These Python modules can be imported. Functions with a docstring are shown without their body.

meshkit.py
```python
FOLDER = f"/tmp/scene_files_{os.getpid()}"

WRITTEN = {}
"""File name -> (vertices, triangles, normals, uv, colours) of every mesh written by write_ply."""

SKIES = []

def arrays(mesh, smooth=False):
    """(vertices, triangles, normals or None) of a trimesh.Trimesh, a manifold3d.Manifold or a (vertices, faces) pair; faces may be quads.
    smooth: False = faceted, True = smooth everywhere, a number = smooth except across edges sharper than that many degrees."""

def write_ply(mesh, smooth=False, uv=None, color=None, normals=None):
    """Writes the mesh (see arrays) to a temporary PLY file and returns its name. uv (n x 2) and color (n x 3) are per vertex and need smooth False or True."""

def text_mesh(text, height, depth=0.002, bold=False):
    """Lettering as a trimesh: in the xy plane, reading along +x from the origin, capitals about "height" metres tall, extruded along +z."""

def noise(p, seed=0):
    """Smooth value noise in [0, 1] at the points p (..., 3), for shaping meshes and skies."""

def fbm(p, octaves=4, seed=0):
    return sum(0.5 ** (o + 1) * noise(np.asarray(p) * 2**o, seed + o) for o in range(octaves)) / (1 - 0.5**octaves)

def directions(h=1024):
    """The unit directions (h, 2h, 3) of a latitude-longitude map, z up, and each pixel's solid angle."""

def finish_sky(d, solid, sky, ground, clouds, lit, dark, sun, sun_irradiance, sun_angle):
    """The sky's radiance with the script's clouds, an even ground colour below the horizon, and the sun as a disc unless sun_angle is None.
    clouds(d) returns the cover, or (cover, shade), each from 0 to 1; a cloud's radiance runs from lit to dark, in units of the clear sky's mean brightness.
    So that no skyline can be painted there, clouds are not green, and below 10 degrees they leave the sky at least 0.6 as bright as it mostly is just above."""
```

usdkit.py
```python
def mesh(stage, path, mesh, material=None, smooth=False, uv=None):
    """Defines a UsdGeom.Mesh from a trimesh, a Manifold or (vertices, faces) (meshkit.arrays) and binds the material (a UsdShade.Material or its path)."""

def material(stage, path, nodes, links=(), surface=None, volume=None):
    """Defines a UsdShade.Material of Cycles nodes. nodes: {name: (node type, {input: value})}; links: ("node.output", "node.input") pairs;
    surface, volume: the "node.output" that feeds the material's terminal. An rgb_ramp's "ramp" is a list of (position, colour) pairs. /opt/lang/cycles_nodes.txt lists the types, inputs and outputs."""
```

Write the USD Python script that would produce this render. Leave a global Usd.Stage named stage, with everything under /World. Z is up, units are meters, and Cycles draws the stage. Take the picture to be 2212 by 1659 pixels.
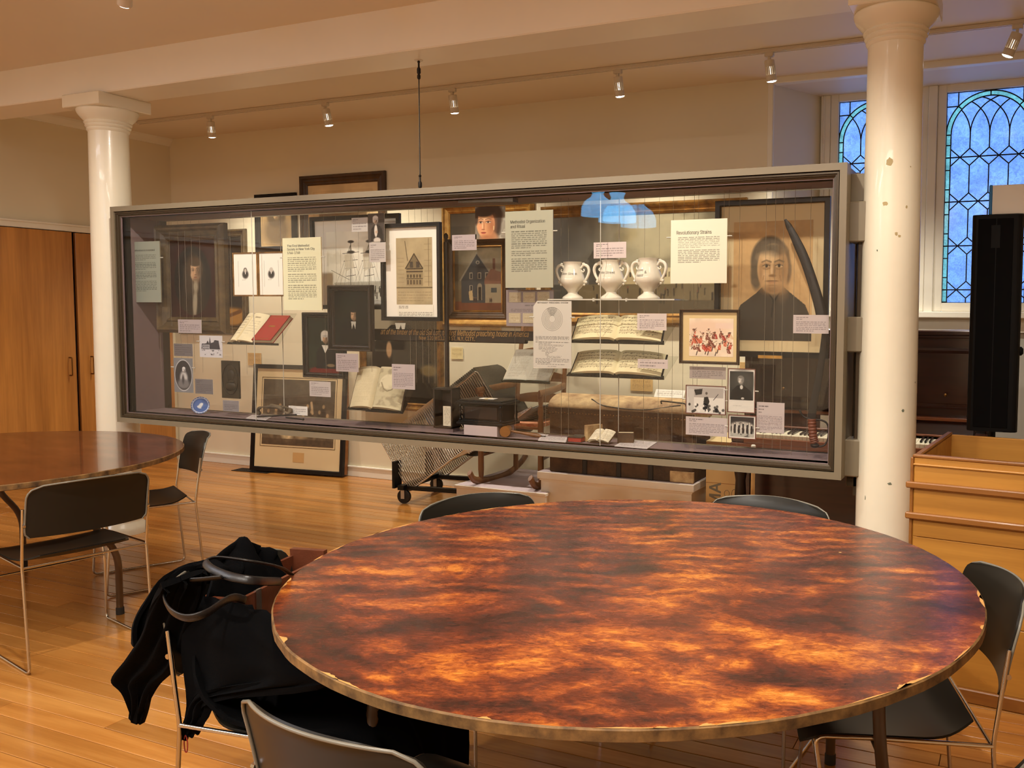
import math, random
import numpy as np, trimesh, usdkit, meshkit
import shapely, shapely.geometry as sg
from pxr import Usd, UsdGeom, UsdLux, UsdShade, Gf, Sdf, Vt

stage = Usd.Stage.CreateInMemory()
UsdGeom.SetStageUpAxis(stage, "Z")
UsdGeom.SetStageMetersPerUnit(stage, 1.0)
world = UsdGeom.Xform.Define(stage, "/World")
stage.SetDefaultPrim(world.GetPrim())
UsdGeom.Scope.Define(stage, "/World/Looks")
rng = random.Random(7)
nrng = np.random.default_rng(7)
PI = math.pi
T = Sdf.ValueTypeNames

# ---------------------------------------------------------------- camera, sky, lights
FPX, CX, CY, EYE = 1888.674, 1391.081, 793.688, 1.4584
RM = np.array([[ 0.919314669,  0.393484701,  0.005507232], [ 0.030791037, -0.057972515, -0.997843224], [-0.392316775,  0.917501486, -0.065410786]])
EXPOSURE = -0.3
cam = UsdGeom.Camera.Define(stage, "/World/camera")
cam.CreateHorizontalApertureAttr(36.0)
cam.CreateVerticalApertureAttr(27.0)
cam.CreateFocalLengthAttr(FPX / 2212 * 36.0)
cam.CreateHorizontalApertureOffsetAttr((1106.0 - CX) / 2212 * 36.0)
cam.CreateVerticalApertureOffsetAttr(-(829.5 - CY) / 2212 * 36.0)
cam.CreateClippingRangeAttr(Gf.Vec2f(0.05, 200.0))
cam.CreateExposureAttr(EXPOSURE)
_m = np.eye(4)
_m[0, :3], _m[1, :3], _m[2, :3], _m[3, :3] = RM[0], -RM[1], -RM[2], (0, 0, EYE)
cam.AddTransformOp().Set(Gf.Matrix4d(*_m.ravel().tolist()))

def lin(r, g=None, b=None):
    """sRGB 0-255 (or '#rrggbb') to linear."""
    if isinstance(r, str):
        r, g, b = (int(r[i:i + 2], 16) for i in (1, 3, 5))
    c = np.array([r, g, b], float) / 255
    return tuple(np.where(c <= 0.04045, c / 12.92, ((c + 0.055) / 1.055) ** 2.4).tolist())

def light_xf(l, pos, target):
    z = np.array(pos, float) - np.array(target, float); z /= np.linalg.norm(z)
    up = np.array([0, 1, 0.]) if abs(z[2]) > .9 else np.array([0, 0, 1.])
    x = np.cross(up, z); x /= np.linalg.norm(x); y = np.cross(z, x)
    m = np.eye(4); m[0, :3], m[1, :3], m[2, :3], m[3, :3] = x, y, z, pos
    UsdGeom.Xformable(l).AddTransformOp().Set(Gf.Matrix4d(*m.ravel().tolist()))

def rect_light(name, pos, target, w, h, power, color):
    l = UsdLux.RectLight.Define(stage, "/World/" + name)
    l.CreateWidthAttr(w); l.CreateHeightAttr(h); l.CreateIntensityAttr(power); l.CreateColorAttr(Gf.Vec3f(*color))
    light_xf(l, pos, target)
    return l

def spot(path, pos, target, power, color, half=34.0, soft=0.5, radius=0.03):
    l = UsdLux.SphereLight.Define(stage, path)
    l.CreateRadiusAttr(radius); l.CreateIntensityAttr(power); l.CreateColorAttr(Gf.Vec3f(*color))
    s = UsdLux.ShapingAPI.Apply(l.GetPrim())
    s.CreateShapingConeAngleAttr(half); s.CreateShapingConeSoftnessAttr(soft)
    light_xf(l, pos, target)
    return l

WARM = (1.0, 0.93, 0.84)
dome = UsdLux.DomeLight.Define(stage, "/World/evening_sky")
dome.CreateIntensityAttr(SKY_I := 1.0)
dome.CreateColorAttr(Gf.Vec3f(0.22, 0.42, 1.0))
# the hall's own general lighting: ceiling fixtures behind the camera, and daylight from the windows of the far side
rect_light("ceiling_light_near", (-1.2, -0.9, 2.93), (-1.2, -0.9, 0), 2.4, 0.6, 38.0, WARM)
rect_light("ceiling_light_far", (-4.6, -0.9, 2.93), (-4.6, -0.9, 0), 2.4, 0.6, 38.0, WARM)
rect_light("cool_ceiling_light", (-5.9, 0.6, 2.95), (-5.9, 0.6, 0), 1.6, 0.5, 24.0, (0.74, 0.84, 1.0))

# ---------------------------------------------------------------- helpers
def ray(x, y):
    return RM.T @ np.array([(x - CX) / FPX, (y - CY) / FPX, 1.0])
EYEP = np.array([0, 0, EYE])
def onY(x, y, Y):
    """The point of the plane at depth Y that the photograph shows at a pixel."""
    d = ray(x, y); return EYEP + d * Y / d[1]
def onZ(x, y, z):
    d = ray(x, y); return EYEP + d * (z - EYE) / d[2]
def onX(x, y, X):
    d = ray(x, y); return EYEP + d * X / d[0]

_used = {}
def numbered(parent, name):
    k = (parent, name); n = _used.get(k, -1) + 1; _used[k] = n
    return f"{parent}/{name}" + (f"_{n:03d}" if n else "")

def keys(prim, **kw):
    for k, v in kw.items():
        if v is not None:
            prim.SetCustomDataByKey(k, v)

def thing(name, label, cat, loc=(0, 0, 0), rz=0.0, group=None, kind=None):
    p = numbered("/World", name)
    x = UsdGeom.Xform.Define(stage, p)
    if any(loc): x.AddTranslateOp().Set(Gf.Vec3d(*map(float, loc)))
    if rz: x.AddRotateZOp().Set(math.degrees(rz))
    keys(x.GetPrim(), label=label, category=cat, group=group, kind=kind)
    return p

def part(parent, name, mesh, m, label=None, smooth=False, kind=None, color=None, uv=None):
    p = numbered(parent, name)
    g = usdkit.mesh(stage, p, mesh, m, smooth=smooth, uv=uv)
    if color is not None:
        pv = UsdGeom.PrimvarsAPI(g).CreatePrimvar("tint", T.Color3fArray, "vertex")
        pv.Set(Vt.Vec3fArray.FromNumpy(np.asarray(color, np.float32)))
    keys(g.GetPrim(), label=label, kind=kind)
    return p

def single(name, mesh, m, label, cat, group=None, smooth=False, kind=None, color=None):
    p = part("/World", name, mesh, m, label, smooth, kind, color)
    keys(stage.GetPrimAtPath(p), category=cat, group=group)
    return p

def setting(name, mesh, m, parent="/World", smooth=False, label=None):
    p = part(parent, name, mesh, m, label, smooth)
    if parent == "/World":
        keys(stage.GetPrimAtPath(p), kind="structure")
    return p

def setting_group(name):
    p = numbered("/World", name); UsdGeom.Xform.Define(stage, p); keys(stage.GetPrimAtPath(p), kind="structure")
    return p

def copy_of(src, name, loc, rz, label, cat, group=None):
    p = numbered("/World", name)
    x = UsdGeom.Xform.Define(stage, p)
    x.GetPrim().GetReferences().AddInternalReference(src)
    x.ClearXformOpOrder()
    x.AddTranslateOp(opSuffix="place").Set(Gf.Vec3d(*map(float, loc)))
    x.AddRotateZOp(opSuffix="turn").Set(math.degrees(rz))
    x.GetPrim().SetInstanceable(True)
    keys(x.GetPrim(), label=label, category=cat, group=group)
    return p

# ---- mesh makers
def tm(v, f):
    f = np.asarray(f, int)
    if f.shape[1] == 4: f = np.vstack([f[:, [0, 1, 2]], f[:, [0, 2, 3]]])
    return trimesh.Trimesh(np.asarray(v, float), f, process=False)

def join(*ms):
    ms = [m for m in ms if m is not None]
    return trimesh.util.concatenate(ms) if len(ms) > 1 else ms[0]

_BOXF = [[0, 3, 2, 1], [4, 5, 6, 7], [0, 1, 5, 4], [1, 2, 6, 5], [2, 3, 7, 6], [3, 0, 4, 7]]
def box(x0, x1, y0, y1, z0, z1, b=0.0):
    if x1 < x0: x0, x1 = x1, x0
    if y1 < y0: y0, y1 = y1, y0
    if z1 < z0: z0, z1 = z1, z0
    if b <= 0:
        v = [(x0, y0, z0), (x1, y0, z0), (x1, y1, z0), (x0, y1, z0), (x0, y0, z1), (x1, y0, z1), (x1, y1, z1), (x0, y1, z1)]
        return tm(v, _BOXF)
    b = min(b, .45 * min(x1 - x0, y1 - y0, z1 - z0)); p = []
    for sx in (0, 1):
        for sy in (0, 1):
            for sz in (0, 1):
                X, Y, Z = (x0, x1)[sx], (y0, y1)[sy], (z0, z1)[sz]
                dx, dy, dz = b * (1 - 2 * sx), b * (1 - 2 * sy), b * (1 - 2 * sz)
                p += [(X, Y + dy, Z + dz), (X + dx, Y, Z + dz), (X + dx, Y + dy, Z)]
    return trimesh.convex.convex_hull(np.array(p))

def hexa(pts, b=0.0):
    """box from 8 corners (bottom ring then top ring)"""
    return tm(np.array(pts, float), _BOXF)

def frames(P, closed=False):
    P = np.asarray(P, float)
    t = np.gradient(P, axis=0) if not closed else (np.roll(P, -1, 0) - np.roll(P, 1, 0))
    t /= np.linalg.norm(t, axis=1, keepdims=True) + 1e-12
    a = np.cross(t[0], [0, 0, 1.] if abs(t[0][2]) < .9 else [1., 0, 0]); a /= np.linalg.norm(a)
    A = [a]
    for i in range(1, len(P)):
        a = A[-1] - t[i] * np.dot(A[-1], t[i]); a /= np.linalg.norm(a) + 1e-12; A.append(a)
    A = np.array(A); return t, A, np.cross(t, A)

def tube(P, r, sides=8, closed=False, cap=True, flat=None):
    """sweep a round (or flat=(w,h) elliptical) section along P"""
    P = np.asarray(P, float); t, A, B = frames(P, closed); n = len(P)
    r = np.broadcast_to(r, (n,)); ang = np.arange(sides) * 2 * PI / sides
    ra, rb = (1, 1) if flat is None else flat
    v = P[:, None] + r[:, None, None] * (ra * np.cos(ang)[None, :, None] * A[:, None] + rb * np.sin(ang)[None, :, None] * B[:, None])
    v = v.reshape(-1, 3); f = []
    m = n if closed else n - 1
    for i in range(m):
        j = (i + 1) % n
        for k in range(sides):
            l = (k + 1) % sides
            f.append((i * sides + k, i * sides + l, j * sides + l, j * sides + k))
    f = np.array(f); f = np.vstack([f[:, [0, 1, 2]], f[:, [0, 2, 3]]])
    if cap and not closed:
        c0, c1 = len(v), len(v) + 1; v = np.vstack([v, P[0], P[-1]])
        e = [(c0, (k + 1) % sides, k) for k in range(sides)] + [(c1, (n - 1) * sides + k, (n - 1) * sides + (k + 1) % sides) for k in range(sides)]
        f = np.vstack([f, e])
    return tm(v, f)

def smooth_path(pts, rad=0.03, seg=5):
    """polyline with rounded corners"""
    pts = [np.array(p, float) for p in pts]; out = [pts[0]]
    for i in range(1, len(pts) - 1):
        p, q, s = pts[i - 1], pts[i], pts[i + 1]
        d1, d2 = p - q, s - q; l1, l2 = np.linalg.norm(d1), np.linalg.norm(d2)
        k = min(rad, .45 * l1, .45 * l2); a, b = q + d1 / l1 * k, q + d2 / l2 * k
        for u in np.linspace(0, 1, seg): out.append((1 - u) ** 2 * a + 2 * u * (1 - u) * q + u * u * b)
    out.append(pts[-1]); return np.array(out)

def spline(pts, n=40, closed=False):
    pts = np.array(pts, float); m = len(pts); out = []
    ext = np.vstack([pts[-1], pts, pts[0], pts[1]]) if closed else np.vstack([2 * pts[0] - pts[1], pts, 2 * pts[-1] - pts[-2]])
    cnt = m if closed else m - 1
    for u in np.linspace(0, cnt, n, endpoint=not closed):
        i = min(int(u), cnt - 1); t = u - i; p0, p1, p2, p3 = ext[i:i + 4]
        out.append(.5 * ((2 * p1) + (-p0 + p2) * t + (2 * p0 - 5 * p1 + 4 * p2 - p3) * t * t + (-p0 + 3 * p1 - 3 * p2 + p3) * t ** 3))
    return np.array(out)

def lathe(prof, n=32, c=(0, 0, 0), cap=True):
    """profile of (r, z) from bottom to top"""
    prof = np.array(prof, float); ang = np.arange(n) * 2 * PI / n; m = len(prof)
    v = np.stack([prof[:, None, 0] * np.cos(ang), prof[:, None, 0] * np.sin(ang), np.broadcast_to(prof[:, None, 1], (m, n))], -1).reshape(-1, 3)
    f = []
    for i in range(m - 1):
        for k in range(n):
            l = (k + 1) % n; f.append((i * n + k, i * n + l, (i + 1) * n + l, (i + 1) * n + k))
    f = np.array(f); f = np.vstack([f[:, [0, 1, 2]], f[:, [0, 2, 3]]])
    if cap:
        a, b = len(v), len(v) + 1; v = np.vstack([v, (0, 0, prof[0, 1]), (0, 0, prof[-1, 1])])
        f = np.vstack([f, [(a, (k + 1) % n, k) for k in range(n)], [(b, (m - 1) * n + k, (m - 1) * n + (k + 1) % n) for k in range(n)]])
    return tm(v + np.array(c, float), f)

def ball(c, r, sub=2, s=(1, 1, 1)):
    m = trimesh.creation.icosphere(sub, 1.0); m.apply_scale(np.array(s, float) * r); m.apply_translation(c); return m

def rod(a, b, r, sides=8): return tube([a, b], r, sides)

def extrude(poly, d, M=None):
    """polygon in xy extruded along z by d, then M"""
    if not isinstance(poly, sg.base.BaseGeometry): poly = sg.Polygon(poly)
    gs = getattr(poly, "geoms", [poly])
    m = join(*[trimesh.creation.extrude_polygon(g, d, engine="earcut") for g in gs if g.area > 1e-10])
    if M is not None: m.apply_transform(M)
    return m

def M4(rows, t=(0, 0, 0)):
    """matrix whose columns are the images of x, y, z"""
    m = np.eye(4); m[:3, :3] = np.array(rows, float).T; m[:3, 3] = t; return m
def to_xz(y, flip=True):
    """polygon (x, z) drawn facing the camera side: extrude along +y from y"""
    return M4([(1, 0, 0), (0, 0, 1), (0, -1, 0)], (0, y, 0))
def rotm(axis, deg, t=(0, 0, 0)):
    m = trimesh.transformations.rotation_matrix(math.radians(deg), axis); m[:3, 3] = t; return m

def mapped(m, M):
    m = m.copy(); m.apply_transform(M); return m

def sheet(fn, nu, nv, thick=0.0):
    """surface fn(u,v)->(x,y,z) sampled on a grid; with thickness along -normal if asked"""
    U, V = np.meshgrid(np.linspace(0, 1, nu), np.linspace(0, 1, nv), indexing="ij")
    P = np.stack(fn(U, V), -1); v = P.reshape(-1, 3)
    idx = np.arange(nu * nv).reshape(nu, nv)
    f = np.stack([idx[:-1, :-1], idx[1:, :-1], idx[1:, 1:], idx[:-1, 1:]], -1).reshape(-1, 4)
    if thick:
        du = np.gradient(P, axis=0); dv = np.gradient(P, axis=1); n = np.cross(du, dv); n /= np.linalg.norm(n, axis=-1, keepdims=True) + 1e-12
        w = (P - n * thick).reshape(-1, 3); o = len(v); g = f[:, ::-1] + o
        edge = np.concatenate([idx[:, 0], idx[-1, 1:], idx[::-1, -1][1:], idx[0, ::-1][1:]])
        s = np.array([(edge[i + 1], edge[i], edge[i] + o, edge[i + 1] + o) for i in range(len(edge) - 1)])
        v = np.vstack([v, w]); f = np.vstack([f, g, s])
    return tm(v, f)

def text(s, h, depth=0.0008, bold=False):
    return meshkit.text_mesh(s, h, depth, bold)
def text_on_wall(s, h, x, y, z, width=None, bold=False, slant=0.0, depth=0.0008):
    """lettering facing -y, its baseline starting at (x, y, z)"""
    m = text(s, h, depth, bold)
    if width:
        w = m.bounds[1][0] - m.bounds[0][0]; m.apply_scale((width / w, 1, 1))
    if slant:
        sh = np.eye(4); sh[0, 1] = slant; m.apply_transform(sh)
    m.apply_transform(M4([(1, 0, 0), (0, 0, 1), (0, -1, 0)], (x, y, z)))
    return m
# ---------------------------------------------------------------- materials
def mat(name, nodes, links=(), surface="p.BSDF"):
    return usdkit.material(stage, "/World/Looks/" + name, nodes, links, surface=surface)

def plain(name, c, rough=0.5, metallic=0.0, spec=0.5, var=0.0, scale=3.0, bump=0.0, bscale=60.0, coat=0.0, c2=None, detail=4.0, sheen=0.0, stretch=None):
    """one colour, or a mottle between it and c2; optional fine relief"""
    n = {"p": ("principled_bsdf", {"base_color": c, "roughness": rough, "metallic": metallic, "specular_ior_level": spec, "coat_weight": coat, "sheen_weight": sheen})}
    l = []
    if var or c2 is not None or bump:
        n["g"] = ("texture_coordinate", {}); src = "g.object"
        if stretch is not None:
            n["mp"] = ("mapping", {"scale": stretch}); l.append(("g.object", "mp.vector")); src = "mp.vector"
    if var or c2 is not None:
        c2 = c2 if c2 is not None else tuple(max(0, x * (1 - var)) for x in c)
        n["n"] = ("noise_texture", {"scale": scale, "detail": detail, "roughness": 0.6})
        n["r"] = ("rgb_ramp", {"ramp": [(0.3, c2), (0.7, c)]})
        l += [(src, "n.vector"), ("n.fac", "r.fac"), ("r.color", "p.base_color")]
    if bump:
        n["bn"] = ("noise_texture", {"scale": bscale, "detail": 3.0}); n["b"] = ("bump", {"strength": bump, "distance": 0.01})
        l += [(src, "bn.vector"), ("bn.fac", "b.height"), ("b.normal", "p.normal")]
    return mat(name, n, l)

def wood(name, dark, light, along=0, scale=1.0, rough=0.35, coat=0.2, grain=1.0, bump=0.08, mid=None, rnd=0.0, coord="object", worn=None):
    """grained timber, fibres along axis 0, 1 or 2 of the object"""
    s = [30.0 * scale] * 3; s[along] = 1.6 * scale
    s2 = [5.0 * scale] * 3; s2[along] = 0.5 * scale
    mid = mid or tuple(.5 * (a + b) for a, b in zip(dark, light))
    n = {"g": ("texture_coordinate", {}) if coord == "object" else ("geometry", {}),
         "m1": ("mapping", {"scale": s}), "m2": ("mapping", {"scale": s2}),
         "n1": ("noise_texture", {"scale": 1.0, "detail": 6.0, "roughness": 0.65}),
         "n2": ("noise_texture", {"scale": 1.0, "detail": 3.0, "distortion": 1.2}),
         "mx": ("math", {"math_type": "multiply_add", "value2": 0.55 * grain, "value3": 0.0}), "ad": ("math", {"math_type": "add"}),
         "m3": ("math", {"math_type": "multiply", "value2": 0.55}),
         "r": ("rgb_ramp", {"ramp": [(0.25, dark), (0.5, mid), (0.75, light)]}),
         "b": ("bump", {"strength": bump, "distance": 0.004}),
         "p": ("principled_bsdf", {"roughness": rough, "coat_weight": coat, "coat_roughness": 0.15})}
    o = "g.object" if coord == "object" else "g.position"
    l = [(o, "m1.vector"), (o, "m2.vector"), ("m1.vector", "n1.vector"), ("m2.vector", "n2.vector"),
         ("n1.fac", "mx.value1"), ("n2.fac", "m3.value1"), ("mx.value", "ad.value1"), ("m3.value", "ad.value2"),
         ("ad.value", "r.fac"), ("n1.fac", "b.height"), ("b.normal", "p.normal")]
    col = "r.color"
    if rnd:
        n["oi"] = ("object_info", {}); n["mr"] = ("map_range", {"from_min": 0.0, "from_max": 1.0, "to_min": 1 - rnd, "to_max": 1 + rnd}); n["hv"] = ("hsv", {"hue": 0.5, "saturation": 1.0, "fac": 1.0})
        l += [("oi.random", "mr.value"), ("mr.result", "hv.value"), (col, "hv.color")]; col = "hv.color"
    l.append((col, "p.base_color"))
    return mat(name, n, l)

def vertex_mat(name, rough=0.6, coat=0.0, spec=0.3, bump=0.0):
    n = {"a": ("attribute", {"attribute": "tint"}), "p": ("principled_bsdf", {"roughness": rough, "coat_weight": coat, "specular_ior_level": spec})}
    return mat(name, n, [("a.color", "p.base_color")])

PAINT = lin(233, 222, 192)
M = {}
M["wall"] = plain("wall_paint", PAINT, 0.55, var=0.05, scale=1.3, bump=0.05, bscale=35)
M["ceil"] = plain("ceiling_paint", lin(232, 218, 194), 0.5, var=0.05, scale=0.8, bump=0.08, bscale=5)
M["beam"] = plain("beam_paint", lin(240, 233, 216), 0.4, var=0.05, scale=1.5, bump=0.10, bscale=9)
M["column"] = plain("column_paint", lin(238, 229, 205), 0.28, var=0.06, scale=2.5, bump=0.06, bscale=26, coat=0.15)
M["trim"] = plain("trim_paint", lin(238, 232, 214), 0.35, var=0.03)
M["chip"] = plain("chipped_paint", lin(110, 116, 96), 0.8)
M["stain"] = plain("stained_paint", lin(178, 158, 112), 0.6)
M["oak_door"] = wood("oak_door", lin(142, 88, 34), lin(206, 142, 66), along=2, rough=0.4, scale=1.0, bump=0.02)
M["gap"] = plain("dark_gap", lin(30, 14, 8), 0.9)
M["brass"] = plain("aged_brass", lin(120, 84, 40), 0.35, metallic=0.9)
M["chrome"] = plain("bright_steel_rod", (0.62, 0.60, 0.57), 0.16, metallic=1.0)
M["vinyl"] = plain("charcoal_shell", lin(32, 30, 25), 0.38, spec=0.28, var=0.1, scale=6)
M["edge"] = plain("shell_edge", lin(120, 116, 104), 0.25)
M["case_metal"] = plain("case_taupe_paint", lin(128, 116, 94), 0.4, var=0.05)
M["case_bronze"] = plain("case_dark_bronze", lin(74, 62, 46), 0.3, metallic=0.35, var=0.1)
M["case_lining"] = plain("case_mauve_lining", lin(128, 108, 108), 0.85, var=0.06, scale=20)
M["black"] = plain("black_lacquer", lin(17, 16, 17), 0.35, spec=0.3, var=0.2)
M["black_matte"] = plain("black_matte", lin(10, 9, 10), 0.85, spec=0.15)
M["black_cloth"] = plain("black_wool", lin(4, 4, 5), 1.0, spec=0.1, bump=0.15, bscale=300)
M["leather"] = plain("brown_leather", lin(112, 58, 34), 0.45, var=0.25, scale=8, bump=0.1, bscale=90)
M["leather_dark"] = plain("black_leather", lin(26, 24, 24), 0.38, bump=0.05, bscale=120)
M["gold"] = plain("gilt_frame", lin(176, 128, 58), 0.36, metallic=0.6, c2=lin(96, 62, 24), scale=14)
M["gold_bright"] = plain("bright_gilt", lin(214, 168, 88), 0.3, metallic=0.65, c2=lin(150, 104, 44), scale=18)
M["walnut"] = wood("walnut_frame", lin(30, 18, 8), lin(84, 56, 28), along=2, rough=0.4, bump=0.05)
M["olive_frame"] = plain("worn_brown_frame", lin(102, 80, 46), 0.45, c2=lin(58, 43, 22), scale=16, detail=6)
M["dark_wood"] = wood("ebonised_wood", lin(16, 10, 7), lin(42, 27, 17), along=0, rough=0.42, coat=0.0, bump=0.05)
M["mat_white"] = plain("white_mount", lin(240, 234, 222), 0.8)
M["mat_cream"] = plain("cream_mount", lin(222, 198, 152), 0.8, var=0.06)
M["paper"] = vertex_mat("printed_paper", 0.75)
M["panel_print"] = vertex_mat("printed_panel", 0.45)
M["oil"] = vertex_mat("varnished_oil", 0.4, 0.0, 0.15)
M["ink"] = plain("black_ink", lin(38, 36, 34), 0.7)
M["ink_soft"] = plain("grey_ink", lin(88, 84, 78), 0.7)
M["gold_ink"] = plain("faded_gold_lettering", lin(168, 132, 76), 0.6)
M["clip"] = plain("clear_clip", lin(206, 202, 190), 0.15)
M["wire"] = plain("nylon_thread", lin(140, 130, 112), 0.4)
M["steel_wire"] = plain("steel_cable", lin(70, 66, 60), 0.35, metallic=0.7)
M["white_metal"] = plain("white_enamel", lin(214, 204, 186), 0.35)
M["white_plinth"] = plain("plinth_paint", lin(232, 222, 204), 0.5, var=0.03)
M["mauve_top"] = plain("mauve_plinth_top", lin(196, 178, 178), 0.8)
M["china"] = plain("glazed_china", lin(236, 228, 210), 0.12, coat=0.6)
M["rubber"] = plain("dark_rubber", lin(46, 42, 38), 0.8)
M["bronze"] = plain("dark_bronze_relief", lin(58, 48, 32), 0.42, metallic=0.5, c2=lin(34, 27, 18), scale=18)
M["chair_wood"] = wood("maple_rocker", lin(78, 46, 22), lin(142, 94, 50), along=2, rough=0.4, bump=0.05)
M["pine"] = wood("golden_pine", lin(150, 96, 32), lin(206, 148, 62), along=0, rough=0.42, coat=0.25, scale=.8, bump=0.04, grain=.9)
M["pine_dark"] = wood("brown_batten", lin(112, 66, 24), lin(160, 104, 44), along=0, rough=0.4, bump=0.06)
M["piano"] = wood("mahogany_case", lin(24, 10, 7), lin(62, 28, 17), along=0, rough=0.22, coat=0.6, bump=0.01)
M["piano_red"] = wood("mahogany_rail", lin(84, 42, 20), lin(140, 78, 40), along=0, rough=0.3, coat=0.4, bump=0.02)
M["ivory"] = plain("ivory_key", lin(238, 228, 200), 0.3)
M["ebony"] = plain("ebony_key", lin(14, 13, 13), 0.3)
M["card"] = plain("brown_cardboard", lin(206, 164, 104), 0.85, var=0.06, scale=8)
M["card_in"] = plain("cardboard_flap", lin(226, 200, 146), 0.85)
M["hide"] = plain("worn_hide", lin(214, 182, 130), 0.75, c2=lin(126, 88, 54), scale=9, detail=7, bump=0.3, bscale=40)
M["hide_dark"] = plain("dark_hide", lin(92, 66, 40), 0.7, c2=lin(44, 30, 18), scale=7, detail=6, bump=0.3, bscale=40)
M["iron"] = plain("dark_iron", lin(48, 44, 40), 0.5, metallic=0.6, var=0.3, scale=20)
M["root"] = plain("gnarled_wood", lin(120, 104, 82), 0.7, c2=lin(66, 54, 40), scale=14, detail=6, bump=0.4, bscale=40)
M["red_cloth"] = plain("red_cloth_binding", lin(164, 52, 38), 0.6, var=0.15, scale=10)
M["page"] = plain("page_block", lin(222, 206, 170), 0.85, var=0.1, scale=30)
M["speaker"] = plain("speaker_black", lin(11, 11, 11), 0.6, spec=0.2, bump=0.03, bscale=200)
M["blue"] = plain("blue_card", lin(28, 110, 170), 0.5)
M["table_edge"] = plain("worn_plywood_edge", lin(150, 112, 62), 0.7, c2=lin(58, 38, 18), scale=22, detail=7)
M["lead"] = plain("lead_came", lin(22, 22, 24), 0.5, metallic=0.4)
M["blue_plate"] = vertex_mat("jasper_ware", 0.5)
# acrylic and panes: clear sheets that sunlight and lamplight pass through
def pane(name, tint=(1, 1, 1), refl=0.022, rough=0.0):
    return mat(name, {"t": ("transparent_bsdf", {"color": tint}), "g": ("glossy_bsdf", {"color": (1, 1, 1), "roughness": rough}), "f": ("layer_weight", {"blend": 0.5}),
                      "pw": ("math", {"math_type": "power", "value2": 5.0}), "ma": ("math", {"math_type": "multiply_add", "value2": 0.9, "value3": refl}), "x": ("mix_closure", {})},
               [("f.facing", "pw.value1"), ("pw.value", "ma.value1"), ("ma.value", "x.fac"), ("t.BSDF", "x.closure1"), ("g.BSDF", "x.closure2")], surface="x.closure")
M["glass"] = pane("case_glass", (0.97, 0.97, 0.96))
M["acrylic"] = pane("clear_acrylic", (0.93, 0.94, 0.93))
def stained(name, c, bump=0.6):
    return mat(name, {"g": ("texture_coordinate", {}), "n": ("noise_texture", {"scale": 55.0, "detail": 4.0, "distortion": 1.5}), "n2": ("noise_texture", {"scale": 7.0, "detail": 3.0}),
                      "r": ("rgb_ramp", {"ramp": [(0.35, tuple(x * 0.74 for x in c)), (0.62, c)]}), "r2": ("rgb_ramp", {"ramp": [(0.3, (0.8, 0.8, 0.8)), (0.7, (1, 1, 1))]}),
                      "m": ("mix_color", {"blend_type": "multiply", "fac": 1.0}),
                      "t": ("translucent_bsdf", {}), "gl": ("glossy_bsdf", {"color": (1, 1, 1), "roughness": 0.15}), "x": ("mix_closure", {"fac": 0.05})},
               [("g.object", "n.vector"), ("g.object", "n2.vector"), ("n.fac", "r.fac"), ("n2.fac", "r2.fac"), ("r.color", "m.a"), ("r2.color", "m.b"), ("m.result", "t.color"), ("t.BSDF", "x.closure1"), ("gl.BSDF", "x.closure2")], surface="x.closure")
M["pane_blue"] = stained("seedy_blue_pane", (0.80, 0.88, 0.95))
M["pane_green"] = stained("pale_green_pane", (0.72, 0.98, 0.72))
M["glow"] = mat("lit_lens", {"e": ("emission", {"color": (1.0, 0.93, 0.8), "strength": 9.0})}, surface="e.emission")
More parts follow.
